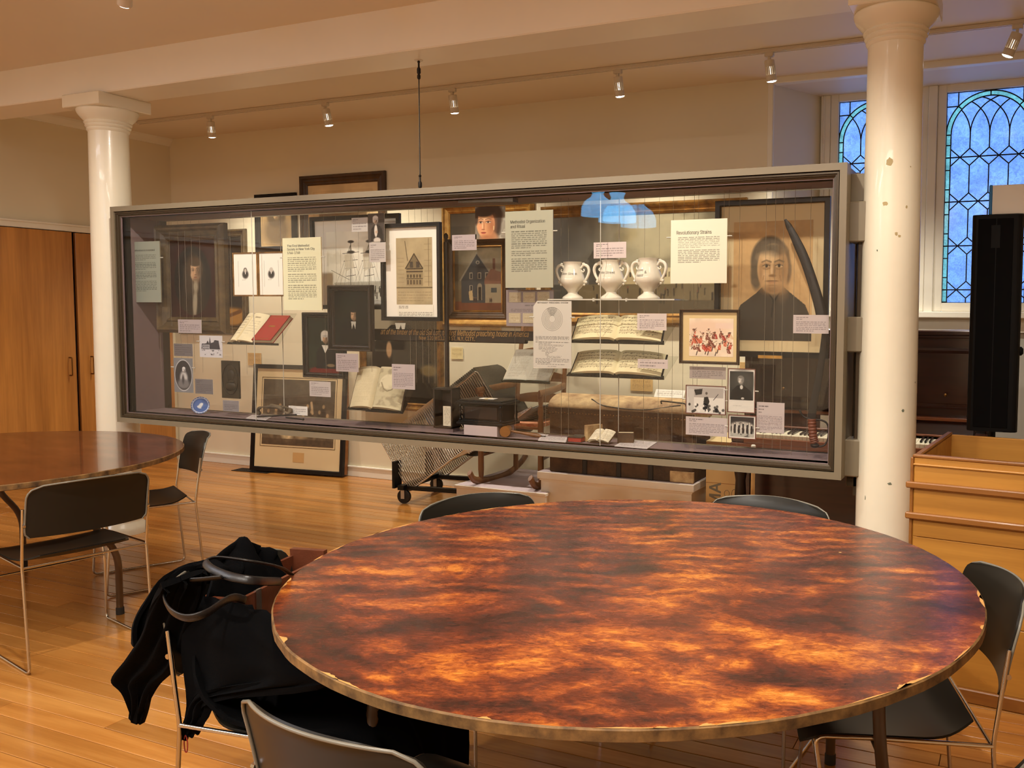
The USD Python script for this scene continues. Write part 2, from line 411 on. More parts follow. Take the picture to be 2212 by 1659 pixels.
# ---------------------------------------------------------------- the room
XL, YB, ZC, ZF = -7.442, 5.95, 3.046, 2.987          # left wall, back wall, rear ceiling, front ceiling
XR, YR, YW = 2.6, -4.0, 6.45                          # right wall, wall behind the camera, window wall
BY0, BY1, BZ = 3.69, 3.956, 2.765                     # the beam

M["plank"] = wood("oak_plank", lin(132, 80, 34), lin(202, 144, 74), along=0, scale=0.9, rough=0.24, coat=0.3, grain=1.0, bump=0.02, mid=lin(176, 116, 52), rnd=0.22)
fl = setting_group("floor")
part(fl, "subfloor", box(XL, XR, YR, YW, -0.06, -0.014), M["gap"])
part(fl, "near_boards", box(XL, XR, YR, 1.32, -0.013, -0.0005), M["plank"], kind="stuff")
PW = 0.0823
ang = math.radians(-1.6)
ca, sa = math.cos(ang), math.sin(ang)
nrow = int((YW - 1.3) / PW) + 4
for r in range(nrow):
    y0 = 1.32 + r * PW
    x = XL + rng.uniform(-1.6, 0)
    while x < 1.0:
        L = rng.uniform(1.7, 2.9)
        a, b = max(x, XL + .002), min(x + L, 1.0)
        if b - a > .15:
            xa, xb, ya, yb = a, b - .0022, y0, y0 + PW - .0035
            yl = YB + .01 if b < -1.6 else YW
            yb = min(yb, yl)
            if yb - ya > .01:
                m = box(xa, xb, ya, yb, -0.013, 0.0, .0012)
                part(fl, "plank", m, M["plank"])
        x += L
# the last strip to the right of the boards lies outside the picture
part(fl, "near_boards", box(1.0, XR, 1.32, YW, -0.013, -0.0005), M["plank"], kind="stuff")

setting("ceiling", join(box(XL - .1, XR, BY1 - .05, YB + .02, ZC, ZC + .1), box(XL - .1, XR, YR, BY0 + .05, ZF, ZF + .1)), M["ceil"])
bm = box(XL, XR, BY0, BY1, BZ, ZC + .02, .006)
setting("trim_1", bm, M["beam"], label=None)
keys(stage.GetPrimAtPath("/World/trim_1"), label="painted ceiling beam running across above the two columns")
wb = setting_group("wall_back")
part(wb, "plaster", box(XL - .1, -1.628, YB, YB + .12, -.02, ZC + .05), M["wall"])
part(wb, "corner_bead", join(box(-1.632, -1.59, YB - .004, YB + .12, -.02, ZC, .006)), M["trim"])
setting("wall_left", box(XL - .1, XL, YR, YB + .1, -.02, ZC + .05), M["wall"])
setting("wall_right", box(XR, XR + .1, YR, YW + .1, -.02, ZC + .05), M["wall"])
setting("wall_front", box(XL - .1, XR + .1, YR - .1, YR, -.02, ZC + .05), M["wall"])
# cornice of the left wall, picture rail over the cupboards
cor = [(0, 0), (.045, 0), (.04, -.018), (.018, -.05), (.012, -.068), (0, -.068)]
def along_y(prof, x0, z0, ya, yb):
    """profile (out, up) run along y on a wall that faces +x"""
    m = trimesh.creation.extrude_polygon(sg.Polygon(prof), yb - ya, engine="earcut")
    m.apply_transform(M4([(1, 0, 0), (0, 0, 1), (0, -1, 0)], (x0, yb, z0)))
    return m
setting("trim_2", along_y(cor, XL, ZC, YR, YB), M["trim"])
keys(stage.GetPrimAtPath("/World/trim_2"), label="moulded cornice along the top of the left wall")
setting("trim_3", join(box(XL, XL + .05, YR, YB, 2.094, 2.152, .004), box(XL, XL + .062, YR, YB, 2.138, 2.156, .004)), M["trim"])
keys(stage.GetPrimAtPath("/World/trim_3"), label="white rail along the top of the oak cupboards")
setting("baseboard_back", join(box(XL + .05, -1.628, YB - .018, YB, 0, .078, .003), box(XL + .05, -1.628, YB - .026, YB, .078, .094, .004)), M["trim"])

# the built-in oak cupboards of the left wall
cb = thing("oak_cupboard", "built-in honey oak cupboard doors along the left wall behind the far round table", "cupboard")
part(cb, "carcass", box(XL, -7.428, 2.6, 5.90, 0, 2.094), M["gap"])
for ya, yb in ((2.6, 3.30), (3.306, 4.0), (4.006, 4.945)):
    part(cb, "door", box(-7.428, -7.385, ya, yb, .05, 2.088, .002), M["oak_door"])
part(cb, "door", box(-7.428, -7.402, 4.985, 5.895, .05, 2.088, .002), M["oak_door"])
part(cb, "plinth", box(-7.428, -7.40, 2.6, 5.895, 0, .05), M["oak_door"])
for xf, yh in ((-7.385, 4.885), (-7.402, 5.085)):
    zc = 0.955
    P = smooth_path([(xf, yh, zc - .075), (xf + .035, yh, zc - .075), (xf + .035, yh, zc + .075), (xf, yh, zc + .075)], .012, 4)
    part(cb, "handle", tube(P, .0055, 8), M["brass"], smooth=True)

# columns
def column(cx, cy, label, chips=()):
    c = thing("column", label, "column", (cx, cy, 0))
    r0, r1 = .122, .112
    part(c, "shaft", lathe([(r0, 0), (r0, .6), (.1205, 1.2), (.1175, 1.8), (.1135, 2.35), (r1, 2.56)], 48), M["column"], smooth=40)
    ab = 2.69
    prof = [(r1, 2.555), (.117, 2.56), (.121, 2.568), (.118, 2.577), (.124, 2.581), (.128, 2.589), (.124, 2.598), (.130, 2.602), (.134, 2.609), (.129, 2.618), (.135, 2.624), (.150, 2.640), (.164, 2.658), (.171, 2.674), (.173, 2.684), (.170, ab)]
    part(c, "capital", lathe(prof, 48), M["column"], smooth=35)
    part(c, "abacus", box(-.168, .168, -.179, .176, ab - .001, BZ + .001, .004), M["column"])
    part(c, "base", lathe([(.15, 0), (.15, .03), (.14, .05), (.125, .07), (.122, .08)], 48), M["column"], smooth=35)
    for (px, py, w, h, k) in chips:
        p = onY(px, py, cy - .06); d = p[:2] - np.array([cx, cy]); z = p[2]
        # a flake on the shaft itself, where the line of sight meets the round
        e = ray(px, py); o = EYEP[:2] - np.array([cx, cy]); r = np.interp(z, [0, .6, 1.2, 1.8, 2.35, 2.56], [r0, r0, .1205, .1175, .1135, r1]) + .0004
        a_, b_, c_ = e[:2] @ e[:2], 2 * o @ e[:2], o @ o - r * r
        disc = b_ * b_ - 4 * a_ * c_
        if disc <= 0: continue
        t = (-b_ - math.sqrt(disc)) / (2 * a_); q = EYEP + e * t; th = math.atan2(q[1] - cy, q[0] - cx)
        n = 12; rr = [rng.uniform(.55, 1.0) for _ in range(n)]
        ring = [(r * math.cos(th + w / r * rr[i] * math.cos(2 * PI * i / n)), r * math.sin(th + w / r * rr[i] * math.cos(2 * PI * i / n)), q[2] + h * rr[i] * math.sin(2 * PI * i / n)) for i in range(n)]
        v = np.array([(r * math.cos(th), r * math.sin(th), q[2])] + ring)
        part(c, "stain" if k else "paint_chip", tm(v, [(0, i + 1, (i + 1) % n + 1) for i in range(n)]), M["stain"] if k else M["chip"])
    return c
column(-5.325, 3.824, "white round column at the left end of the display case")
column(-.505, 3.824, "cream round column with chipped paint at the right end of the display case",
       [(1951, 887, .009, .010, 0), (1988, 947, .008, .022, 0), (1922, 1045, .011, .007, 0), (1962, 1046, .009, .007, 0), (1977, 826, .004, .006, 0), (1987, 919, .003, .003, 0), (1869, 1076, .003, .012, 0),
        (1921, 350, .020, .026, 1), (1912, 440, .014, .010, 1), (1936, 505, .008, .008, 1), (1958, 447, .006, .008, 1), (1943, 510, .007, .007, 1), (1895, 541, .004, .005, 0), (1967, 360, .004, .004, 1)])

# window recess and the two leaded windows
def at(px, py, Y): return onY(px, py, Y)
ZR = 3.008
rv = setting_group("trim_4"); keys(stage.GetPrimAtPath(rv), label="splayed plaster window recess beside the back wall")
xa, xb = -1.592, at(1775, 300, YW)[0]
part(rv, "reveal", hexa([(xa, YB + .02, -.02), (xb, YW, -.02), (xb - .2, YW + .05, -.02), (xa - .1, YB + .1, -.02), (xa, YB + .02, ZR + .05), (xb, YW, ZR + .05), (xb - .2, YW + .05, ZR + .05), (xa - .1, YB + .1, ZR + .05)]), M["wall"])
part(rv, "soffit", box(-1.66, XR, YB + .03, YW + .05, ZR, ZR + .05), M["ceil"])
part(rv, "lintel", box(-1.59, XR, YB - .02, YB + .05, ZR - .003, ZC + .01, .004), M["trim"])
WX0, WX1 = at(1814, 222, YW)[0], at(1814, 222, YW)[0] + .56
W2X0 = at(2041, 400, YW)[0]; W2X1 = W2X0 + .56
WZ0, WZ1 = 1.52, 2.958
ww = setting_group("wall_window")
keys(stage.GetPrimAtPath(ww), label=None)
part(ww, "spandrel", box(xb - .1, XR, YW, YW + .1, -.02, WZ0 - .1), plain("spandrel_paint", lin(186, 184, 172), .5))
part(ww, "side_wall", box(W2X1 + .14, XR, YW, YW + .1, WZ0 - .1, ZR), M["wall"])
def window(n, x0, x1, label):
    w = numbered("/World", f"window_{n}"); UsdGeom.Xform.Define(stage, w)
    keys(stage.GetPrimAtPath(w), kind="structure", label=label)
    fr = .058
    for nm, b in (("stile", (x0 - fr, x0, YW - .03, YW + .03, WZ0 - .06, WZ1 + fr)), ("stile", (x1, x1 + fr, YW - .03, YW + .03, WZ0 - .06, WZ1 + fr)),
                  ("top_rail", (x0, x1, YW - .03, YW + .03, WZ1, WZ1 + fr)), ("bottom_rail", (x0, x1, YW - .03, YW + .03, WZ0 - .06, WZ0))):
        part(w, nm, box(*b, .004), M["trim"])
    W, b, Rr = x1 - x0, .032, (x1 - x0) / 2
    zs = WZ1 - Rr - .006; cx = (x0 + x1) / 2
    lines = [sg.box(x0, WZ0, x1, WZ1).boundary]
    def arc(c, z, r, a0, a1, k=40): return sg.LineString([(c + r * math.cos(t), z + r * math.sin(t)) for t in np.linspace(a0, a1, k)])
    inner = sg.Polygon([(x0 + b, WZ0), (x1 - b, WZ0), (x1 - b, zs)] + [(cx + (Rr - b) * math.cos(t), zs + (Rr - b) * math.sin(t)) for t in np.linspace(0, PI, 40)] + [(x0 + b, zs)])
    lines += [arc(cx, zs, Rr, 0, PI), arc(cx, zs, Rr - b, 0, PI), sg.LineString([(x0 + b, WZ0), (x0 + b, zs)]), sg.LineString([(x1 - b, WZ0), (x1 - b, zs)])]
    outer = sg.Polygon([(cx + Rr * math.cos(t), zs + Rr * math.sin(t)) for t in np.linspace(0, PI, 60)])
    band = outer.difference(sg.Polygon([(cx + (Rr - b) * math.cos(t), zs + (Rr - b) * math.sin(t)) for t in np.linspace(0, PI, 60)]))
    for a in (.0, .75, PI / 2, PI - .75, PI): lines.append(sg.LineString([(cx + (Rr - b) * math.cos(a), zs + (Rr - b) * math.sin(a)), (cx + Rr * math.cos(a), zs + Rr * math.sin(a))]))
    for s in (-1, 1):   # corner spandrels
        px, pz = cx + s * Rr * math.cos(.75), zs + Rr * math.sin(.75)
        lines += [sg.LineString([(px, pz), (px, WZ1)]), sg.LineString([(px, pz), (x1 if s > 0 else x0, pz)])]
    cw = (W - 2 * b) / 4; xs = [x0 + b + i * cw for i in range(5)]
    pitch, dd = .302, .058
    rows = [zs - .155 - k * pitch for k in range(8) if zs - .155 - k * pitch > WZ0 - .2]
    seg = []
    for i in range(5):
        zt = zs + (.0 if 0 < i < 4 else 0)
        prev = zs if 0 < i < 4 else None
        for r in rows:
            if 0 < i < 4:
                seg.append(sg.LineString([(xs[i], prev), (xs[i], r + dd)]))
                for s in (-1, 1): seg.append(sg.LineString([(xs[i], r + dd), (xs[i] + s * cw / 2, r), (xs[i], r - dd)]))
                prev = r - dd
            else:
                s = 1 if i == 0 else -1
                seg.append(sg.LineString([(xs[i], r + dd), (xs[i] + s * cw / 2, r), (xs[i], r - dd)]))
        if 0 < i < 4: seg.append(sg.LineString([(xs[i], prev), (xs[i], WZ0)]))
    ra = 2 * cw * 1.02
    for i in range(0, 5):   # interlaced arches above the springing
        if i < 4: seg.append(arc(xs[i] + ra, zs, ra, PI, PI / 2 - .1))
        if i > 0: seg.append(arc(xs[i] - ra, zs, ra, 0, PI / 2 + .1))
    lines += [s.intersection(inner) for s in seg]
    bars = [sg.LineString([(x0, r), (x1, r)]) for r in rows if r > WZ0]
    lines += [l for r in rows for l in (sg.LineString([(x0, r), (x0 + b, r)]), sg.LineString([(x1 - b, r), (x1, r)]), sg.LineString([(x0, r - .085), (x0 + b, r - .085)]), sg.LineString([(x1 - b, r - .085), (x1, r - .085)]), sg.LineString([(x0, r + .085), (x0 + b, r + .085)]), sg.LineString([(x1 - b, r + .085), (x1, r + .085)])) if l.bounds[1] > WZ0]
    U = shapely.union_all(lines, grid_size=3e-4)
    polys = [p for p in shapely.get_parts(shapely.polygonize(list(shapely.get_parts(U)))) if p.area > 2e-6]
    for p in polys:
        q = p.buffer(-.0012).simplify(.0006)
        for q in shapely.get_parts(q):
            if q.is_empty or q.area < 2e-5: continue
            c = q.representative_point()
            g = band.contains(c) or (c.y < zs and (c.x < x0 + b or c.x > x1 - b))
            part(w, "pane", extrude(q, .003, to_xz(YW + .003)), M["pane_green"] if g else M["pane_blue"])
    lead = U.buffer(.0034, cap_style=2, join_style=2).intersection(sg.box(x0, WZ0, x1, WZ1))
    part(w, "lead_came", extrude(lead.simplify(.0004), .007, to_xz(YW + .001)), M["lead"])
    for l in bars:
        (ax, az), (bx, bz) = l.coords
        part(w, "saddle_bar", rod((ax, YW - .006, az), (bx, YW - .006, bz), .0045, 6), M["lead"], smooth=True)
    return w
window(1, WX0, WX1, "left stained window mostly behind the cream column")
window(2, W2X0, W2X1, "right stained window behind the tall black loudspeaker")
part(ww, "mullion", box(WX1 + .058, W2X0 - .058, YW - .05, YW + .05, WZ0 - .1, ZR, .004), M["trim"])
part(ww, "casing", box(xb, WX0 - .058, YW - .04, YW + .05, WZ0 - .1, ZR, .004), M["trim"])
part(ww, "casing", box(xb + .018, xb + .03, YW - .052, YW + .05, WZ0 - .1, ZR, .004), M["trim"])
part(ww, "casing", box(W2X1 + .058, W2X1 + .14, YW - .04, YW + .05, WZ0 - .1, ZR, .004), M["trim"])
for xx in (WX0, W2X0): part(ww, "head_casing", box(xx - .058, xx + .62, YW - .02, YW + .05, WZ1 + .058, ZR), M["trim"])
part(ww, "sill", join(box(xb, XR, YW - .10, YW + .05, WZ0 - .105, WZ0 - .06, .006), box(xb, XR, YW - .03, YW + .05, WZ0 - .2, WZ0 - .1)), M["trim"])

# lighting tracks
def track(Y, z, xa, xb, label):
    t = thing("lighting_track", label, "lighting track")
    part(t, "rail", join(box(xa, xb, Y - .018, Y + .018, z - .022, z, .003), box(xa, xb, Y - .014, Y - .006, z - .026, z - .022), box(xa, xb, Y + .006, Y + .014, z - .026, z - .022)), M["white_metal"])
    part(t, "end_cap", box(xa - .012, xa, Y - .016, Y + .016, z - .02, z - .002, .003), M["white_metal"])
    return t
TY = 5.28
track(TY, ZC, -6.97, 2.4, "long white lighting track on the ceiling in front of the back wall")
def spotlight(x, Y, zt, aim, label, power, half=50, soft=1.0, group=None):
    L = thing("track_spotlight", label, "spotlight", (x, Y, zt), 0, group)
    d = np.array(aim, float) - np.array([x, Y, zt - .07]); d /= np.linalg.norm(d)
    part(L, "adapter", join(box(-.028, .028, -.016, .016, -.05, -.024, .004), box(-.008, .008, -.008, .008, -.068, -.045)), M["white_metal"])
    piv = np.array([0, 0, -.068]); zax = -d; xax = np.cross([0, 1, 0.], zax); xax /= np.linalg.norm(xax); yax = np.cross(zax, xax)
    Mx = M4([xax, yax, zax], piv)
    part(L, "body", mapped(join(lathe([(.026, -.040), (.031, -.038), (.031, -.004), (.028, 0)], 24), lathe([(.0315, -.124), (.0315, -.088), (.029, -.086)], 24, cap=False)), Mx), M["white_metal"], smooth=40)
    part(L, "cooling_fin", mapped(join(*[mapped(box(.020, .0315, -.0032, .0032, -.09, -.038), rotm([0, 0, 1], k * 22.5)) for k in range(16)]), Mx), M["white_metal"], kind="stuff")
    part(L, "lamp_core", mapped(lathe([(.019, -.092), (.019, -.036)], 20), Mx), M["glow"])
    part(L, "lens", mapped(lathe([(.027, -.122), (.024, -.129), (.010, -.132)], 24), Mx), M["glow_lens"])
    p = piv + d * .175
    spot(L + "/beam", p, p + d, power, (1.0, 0.92, 0.80), half, soft)
    return L
M["glow_lens"] = mat("lit_front_lens", {"e": ("emission", {"color": (1.0, 0.95, 0.85), "strength": 22.0})}, surface="e.emission")
names = ["first", "second", "third", "fourth", "fifth", "sixth"]
where = ["farthest left, above the corner", "above the dark wooden picture frame", "just right of the hanging cable", "above the middle of the case's right half", "above the end of the back wall", "at the right edge, in front of the stained windows"]
aims = [(-.15, .24), (.1, .22), (.0, .24), (.05, .22), (.1, .22), (-.45, .15)]
SP = 4200.0
for k, px in enumerate((425, 689, 969, 1333, 1661, 2198)):
    X = onZ(px, (245, 220, 190, 152, 115, 45)[k], ZC - .03)[0]
    spotlight(X, TY, ZC, (X + aims[k][0], TY + aims[k][1], ZC - 1.15), f"white track spotlight {where[k]}", SP)
# the table's own spots hang above the picture
for X, Y, aim in ((-1.35, 1.15, (-1.05, 2.0, .74)), (-.5, 1.5, (-.7, 2.4, .74)), (-2.6, 1.6, (-3.2, 2.6, 0.))):
    spotlight(X, Y, ZF, aim, f"white spotlight above the picture, aimed at the {'left part of the floor' if X < -2 else 'middle of the big round table' if X < -1 else 'right side of the big round table'}", SP * 1.05, half=40, soft=.9)
# the front track: one head just shows at the top of the picture, the rest hang above it
track(2.76, ZF, -4.2, 2.0, "white lighting track on the front ceiling, mostly above the picture")
hx = onZ(300, 2, ZF - .1)[0]
spotlight(-3.70, 2.76, ZF, (-5.0, 3.6, 1.2), "white track spotlight at the top edge on the near ceiling", SP * .8)
for X, aim, pw in ((-3.1, (-3.0, 3.9, 1.3), 1.), (-2.0, (-2.0, 3.9, 1.3), 1.), (-1.0, (-1.2, 3.9, 1.2), 1.), (-.3, (.1, 3.6, .8), .8)):
    spotlight(X, 2.76, ZF, aim, "white track spotlight on the near ceiling above the case front", SP * pw * .55, group="spotlights of the near track above the picture")
# ---------------------------------------------------------------- printed and painted surfaces
class Art:
    """a small picture painted by rule: a grid of coloured vertices (u to the right, v down, both 0..1)"""
    def __init__(s, w, h, bg):
        s.w, s.h = int(w), int(h); s.a = np.empty((s.h, s.w, 3)); s.a[:] = np.array(bg, float) / 255
        s.v, s.u = np.mgrid[0:s.h, 0:s.w]; s.u = s.u / (s.w - 1); s.v = s.v / (s.h - 1); s.asp = w / h
    def mix(s, m, c, a=1.0):
        m = np.clip(m * a, 0, 1)[..., None]; s.a = s.a * (1 - m) + (np.array(c, float) / 255) * m; return s
    def ell(s, cx, cy, rx, ry, c, soft=.15, a=1.0, rot=0):
        x, y = (s.u - cx) * s.asp, s.v - cy; k = math.radians(rot); x, y = x * math.cos(k) + y * math.sin(k), -x * math.sin(k) + y * math.cos(k)
        d = np.sqrt((x / (rx * s.asp)) ** 2 + (y / ry) ** 2); return s.mix((1 + soft / 2 - d) / soft, c, a)
    def rect(s, u0, v0, u1, v1, c, a=1.0, soft=0):
        m = ((s.u >= u0) & (s.u <= u1) & (s.v >= v0) & (s.v <= v1)).astype(float); return s.mix(m, c, a)
    def poly(s, pts, c, a=1.0):
        x, y = s.u, s.v; ins = np.zeros(x.shape, bool); n = len(pts)
        for i in range(n):
            (x0, y0), (x1, y1) = pts[i], pts[(i + 1) % n]
            if y0 == y1: continue
            ins ^= ((y0 > y) != (y1 > y)) & (x < (x1 - x0) * (y - y0) / (y1 - y0) + x0)
        return s.mix(ins.astype(float), c, a)
    def line(s, pts, w, c, a=1.0):
        best = np.full(s.u.shape, 9.)
        for (x0, y0), (x1, y1) in zip(pts[:-1], pts[1:]):
            dx, dy = (x1 - x0) * s.asp, y1 - y0; L = dx * dx + dy * dy + 1e-12
            t = np.clip((((s.u - x0) * s.asp) * dx + (s.v - y0) * dy) / L, 0, 1)
            best = np.minimum(best, np.hypot((s.u - x0) * s.asp - t * dx, s.v - y0 - t * dy))
        return s.mix(np.clip((w - best) / (w * .6) + .5, 0, 1), c, a)
    def blot(s, amp, scale, seed=0, c=None, thr=.5, region=None):
        n = meshkit.fbm(np.stack([s.u * scale * s.asp, s.v * scale, s.u * 0 + seed * 3.1], -1), 4, seed)
        if c is None:
            s.a = np.clip(s.a * (1 + (n - .5)[..., None] * 2 * amp), 0, 1); return s
        m = np.clip((n - thr) * 8, 0, 1)
        if region is not None: m = m * ((s.u > region[0]) & (s.v > region[1]) & (s.u < region[2]) & (s.v < region[3]))
        return s.mix(m, c, amp)
    def lines(s, u0, u1, v0, v1, n, c, a=.6, seed=0, last=.5, th=.55):
        """n lines of small print too small to read"""
        r = random.Random(seed); step = (v1 - v0) / n; cw = max(.6 / s.w, .009)
        for i in range(n):
            x, e = u0, (u1 if i < n - 1 else u0 + (u1 - u0) * last); t0 = v0 + i * step + step * .22
            while x < e:
                wl = min(r.uniform(.035, .12), e - x)
                s.rect(x, t0, x + wl, t0 + step * th * .8, c, a * .55)
                q = x
                while q < x + wl: s.rect(q, t0 + step * th * r.uniform(-.25, .25), q + cw * .8, t0 + step * th * r.uniform(.6, .95), c, a * r.uniform(.1, .6)); q += cw * 1.3
                x += wl + .018
        return s
    def mesh(s, x0, x1, z0, z1, Y):
        X = x0 + s.u * (x1 - x0); Z = z1 + s.v * (z0 - z1); v = np.stack([X, np.full_like(X, Y), Z], -1).reshape(-1, 3)
        i = np.arange(s.w * s.h).reshape(s.h, s.w)
        f = np.stack([i[1:, :-1], i[1:, 1:], i[:-1, 1:], i[:-1, :-1]], -1).reshape(-1, 4)
        return tm(v, f), s.colors()
    def colors(s):
        c = s.a.reshape(-1, 3); return np.where(c <= .04045, c / 12.92, ((c + .055) / 1.055) ** 2.4)

def rect_px(x0, y0, x1, y1, Y, sl=0.0):
    """the upright rectangle at depth Y between two opposite corners of the photograph"""
    a, b = onY(x0, y0, Y), onY(x1, y1, Y)
    return a[0], b[0], b[2], a[2]
def rect4(tl, tr, br, bl, Y):
    p = [onY(*q, Y) for q in (tl, tr, br, bl)]
    return (p[0][0] + p[3][0]) / 2, (p[1][0] + p[2][0]) / 2, (p[2][2] + p[3][2]) / 2, (p[0][2] + p[1][2]) / 2

def ring_frame(R, Y, prof):
    """mitred frame round R=(x0,x1,z0,z1), its back at depth Y; prof = (inset, rise toward the room)"""
    x0, x1, z0, z1 = R; v, f = [], []
    prof = [(prof[0][0], 0.0)] + list(prof) + [(prof[-1][0], 0.0)]
    for d, h in prof: v += [(x0 + d, Y - h, z0 + d), (x1 - d, Y - h, z0 + d), (x1 - d, Y - h, z1 - d), (x0 + d, Y - h, z1 - d)]
    for i in range(len(prof) - 1):
        for k in range(4):
            l = (k + 1) % 4; f.append((i * 4 + k, i * 4 + l, i * 4 + 4 + l, i * 4 + 4 + k))
    return tm(v, f)
def inset(R, d): return (R[0] + d, R[1] - d, R[2] + d, R[3] - d)

def prof_of(w, t, kind="flat"):
    if kind == "flat": return [(0, t), (w * .85, t), (w, t * .75)]
    if kind == "cove": return [(0, t * .55), (w * .1, t * .8), (w * .2, t), (w * .32, t * .92), (w * .45, t * .62), (w * .7, t * .42), (w * .78, t * .55), (w * .86, t * .5), (w, t * .3)]
    return [(0, t * .7), (w * .12, t), (w * .3, t * .98), (w * .38, t * .7), (w * .62, t * .85), (w * .72, t * .6), (w * .9, t * .55), (w, t * .35)]

def framed(name, label, cat, R, Y, fw, t, fm, art, kind="flat", mount=0.0, mm="mat_white", artmat="oil", liner=None, group=None, back=True, px=None, mrect=None):
    o = thing(name, label, cat, group=group)
    part(o, "frame", ring_frame(R, Y, prof_of(fw, t, kind)), M[fm])
    I = inset(R, fw * .96)
    part(o, "backing_board", box(R[0] + fw * .3, R[1] - fw * .3, Y - t * .12, Y - .001, R[2] + fw * .3, R[3] - fw * .3), M["black_matte"])
    if liner:
        part(o, "inner_liner", ring_frame(inset(R, fw * .92), Y - t * .15, [(0, .007), (liner[1] * .6, .009), (liner[1], .003)]), M[liner[0]]); I = inset(R, fw * .92 + liner[1] * .9)
    if mount or mrect:
        part(o, "mount", box(I[0], I[1], Y - t * .22, Y - t * .12, I[2], I[3]), M[mm])
        I = mrect if mrect else inset(I, mount)
        part(o, "print", art.mesh(*I, Y - t * .26)[0], M[artmat], color=art.colors())
    else:
        part(o, "canvas", art.mesh(*I, Y - t * .2)[0], M[artmat], color=art.colors())
    return o

def sheet_card(name, label, cat, R, Y, art, t=.002, mt="paper", group=None, bg="mat_white", head=None, clip=False):
    o = thing(name, label, cat, group=group)
    part(o, "board", box(R[0], R[1], Y - t, Y, R[2], R[3]), M[bg])
    part(o, "printed_face", art.mesh(R[0], R[1], R[2], R[3], Y - t - .0004)[0], M[mt], color=art.colors())
    if head:
        hs = []
        for s, hgt, fx, fz, wd in head:
            hs.append(text_on_wall(s, hgt, R[0] + fx * (R[1] - R[0]), Y - t - .0006, R[3] - fz * (R[3] - R[2]), width=wd * (R[1] - R[0]) if wd else None, depth=.0005))
        part(o, "heading", join(*hs), M["ink"])
    if clip:
        zc = R[2] + (R[3] - R[2]) * .73
        for x, s in ((R[0], -1), (R[1], 1)):
            part(o, "clip", rod((x - s * .004, Y - .003, zc), (x + s * .022, Y - .003, zc), .0032, 8), M["clip"], smooth=True)
    return o

CARD_G = (178, 164, 166)      # mauve-grey caption cards
def caption(tl, br, Y, label, n=5, bg=CARD_G, dark=.55, seed=1, group="caption cards hanging in the display case", heads=2, clip=False):
    R = rect_px(*tl, *br, Y); w, h = max(24, br[0] - tl[0]), max(16, br[1] - tl[1])
    a = Art(w * 1.5, h * 1.5, bg)
    v = .10
    for i in range(heads): a.lines(.08, .08 + .35 / (i + 1), v, v + .08, 1, (60, 52, 56), .8, seed + 50 + i, 1.0); v += .10
    if n: a.lines(.08, .92, v + .04, .92, n, (70, 62, 66), dark, seed, .6)
    return sheet_card("caption_card", label, "caption card", R, Y, a, group=None, bg="mat_white", clip=clip)

def face(a, cx, cy, s, skin, hair, dark=(30, 24, 20), rot=0, cap=None, grey=False):
    """a small painted head: hair, face, shade of one cheek, eyes, nose, mouth (s = half height of the face)"""
    k = 1 / a.asp
    E = lambda x, y, rx, ry, c, soft=.6, al=1.0: a.ell(cx + x * s * k, cy + y * s, rx * s * k, ry * s, c, soft, al)
    D = lambda f: tuple(min(255, c * f) for c in skin)
    E(0, -.25, .98, 1.06, hair, .25); E(.12, .55, .42, .62, D(.62), .5); E(0, 0, .70, .97, skin, .14); E(-.02, .45, .5, .52, skin, .3)
    E(.46, .1, .34, .85, D(.55), 1.0, .75); E(.05, .86, .5, .2, D(.6), .9, .7); E(-.2, -.48, .42, .26, D(1.14), .9, .7); E(-.36, .28, .2, .2, D(1.1), .9, .6)
    for e in (-.30, .28):
        E(e, -.10, .20, .11, D(.58), .8, .8); E(e, -.09, .115, .05, D(1.1), .5, .8); E(e + .01, -.09, .055, .055, dark, .4, .95); a.line([(cx + (e - .19) * s * k, cy - s * .24), (cx + e * s * k, cy - s * .30), (cx + (e + .17) * s * k, cy - s * .25)], s * .03, tuple(.5 * (x + y) for x, y in zip(hair, D(.5))), .7)
    E(.09, .16, .075, .27, D(.66), .8, .7); E(-.03, .14, .06, .25, D(1.12), .8, .7); E(.03, .36, .15, .05, D(.55), .7, .75)
    a.line([(cx - .20 * s * k, cy + s * .57), (cx + .02 * s * k, cy + s * .545), (cx + .22 * s * k, cy + s * .57)], s * .028, D(.45), .85); E(.01, .63, .17, .06, tuple(.5 * (x + y) for x, y in zip(D(.8), (150, 70, 56))), .7, .8 if not grey else .3); E(0, .74, .16, .04, D(.7), .9, .7)
    E(0, -.80, .80, .36, hair, .35); E(-.74, -.1, .16, .62, hair, .5); E(.74, -.1, .18, .66, hair, .5)
    if cap: E(0, -.62, .92, .62, cap, .25); E(-.72, .05, .20, .62, cap, .4); E(.74, .05, .20, .62, tuple(c * .8 for c in cap), .4); E(.02, -.28, .62, .20, tuple(c * .8 for c in cap), .7, .6)
    return a

# ---------------------------------------------------------------- the hanging display case
YF, YBK = 3.70, 3.962
CASE = (-5.128, -.667, .748, 2.070)          # outer rectangle of the front
IN = inset(CASE, .062)
dc = thing("display_case", "long glazed display case in a bronze frame hung between the two columns", "display case")
part(dc, "outer_frame", ring_frame(CASE, YF + .06, [(0, .085), (.030, .085), (.030, .070)]), M["case_metal"])
part(dc, "inner_frame", ring_frame(inset(CASE, .030), YF + .06, [(0, .060), (.004, .078), (.012, .079), (.014, .072), (.020, .071), (.022, .062), (.030, .060), (.032, .050)]), M["case_bronze"])
x0, x1, z0, z1 = IN
e = .012
part(dc, "floor_panel", box(x0, x1, YF, YBK, z0 - .03, z0), M["case_lining"])
part(dc, "top_panel", box(x0, x1, YF, YBK, z1, z1 + .03), M["case_lining"])
part(dc, "side_panel", box(x0 - .03, x0, YF, YBK, z0 - .03, z1 + .03), M["case_lining"])
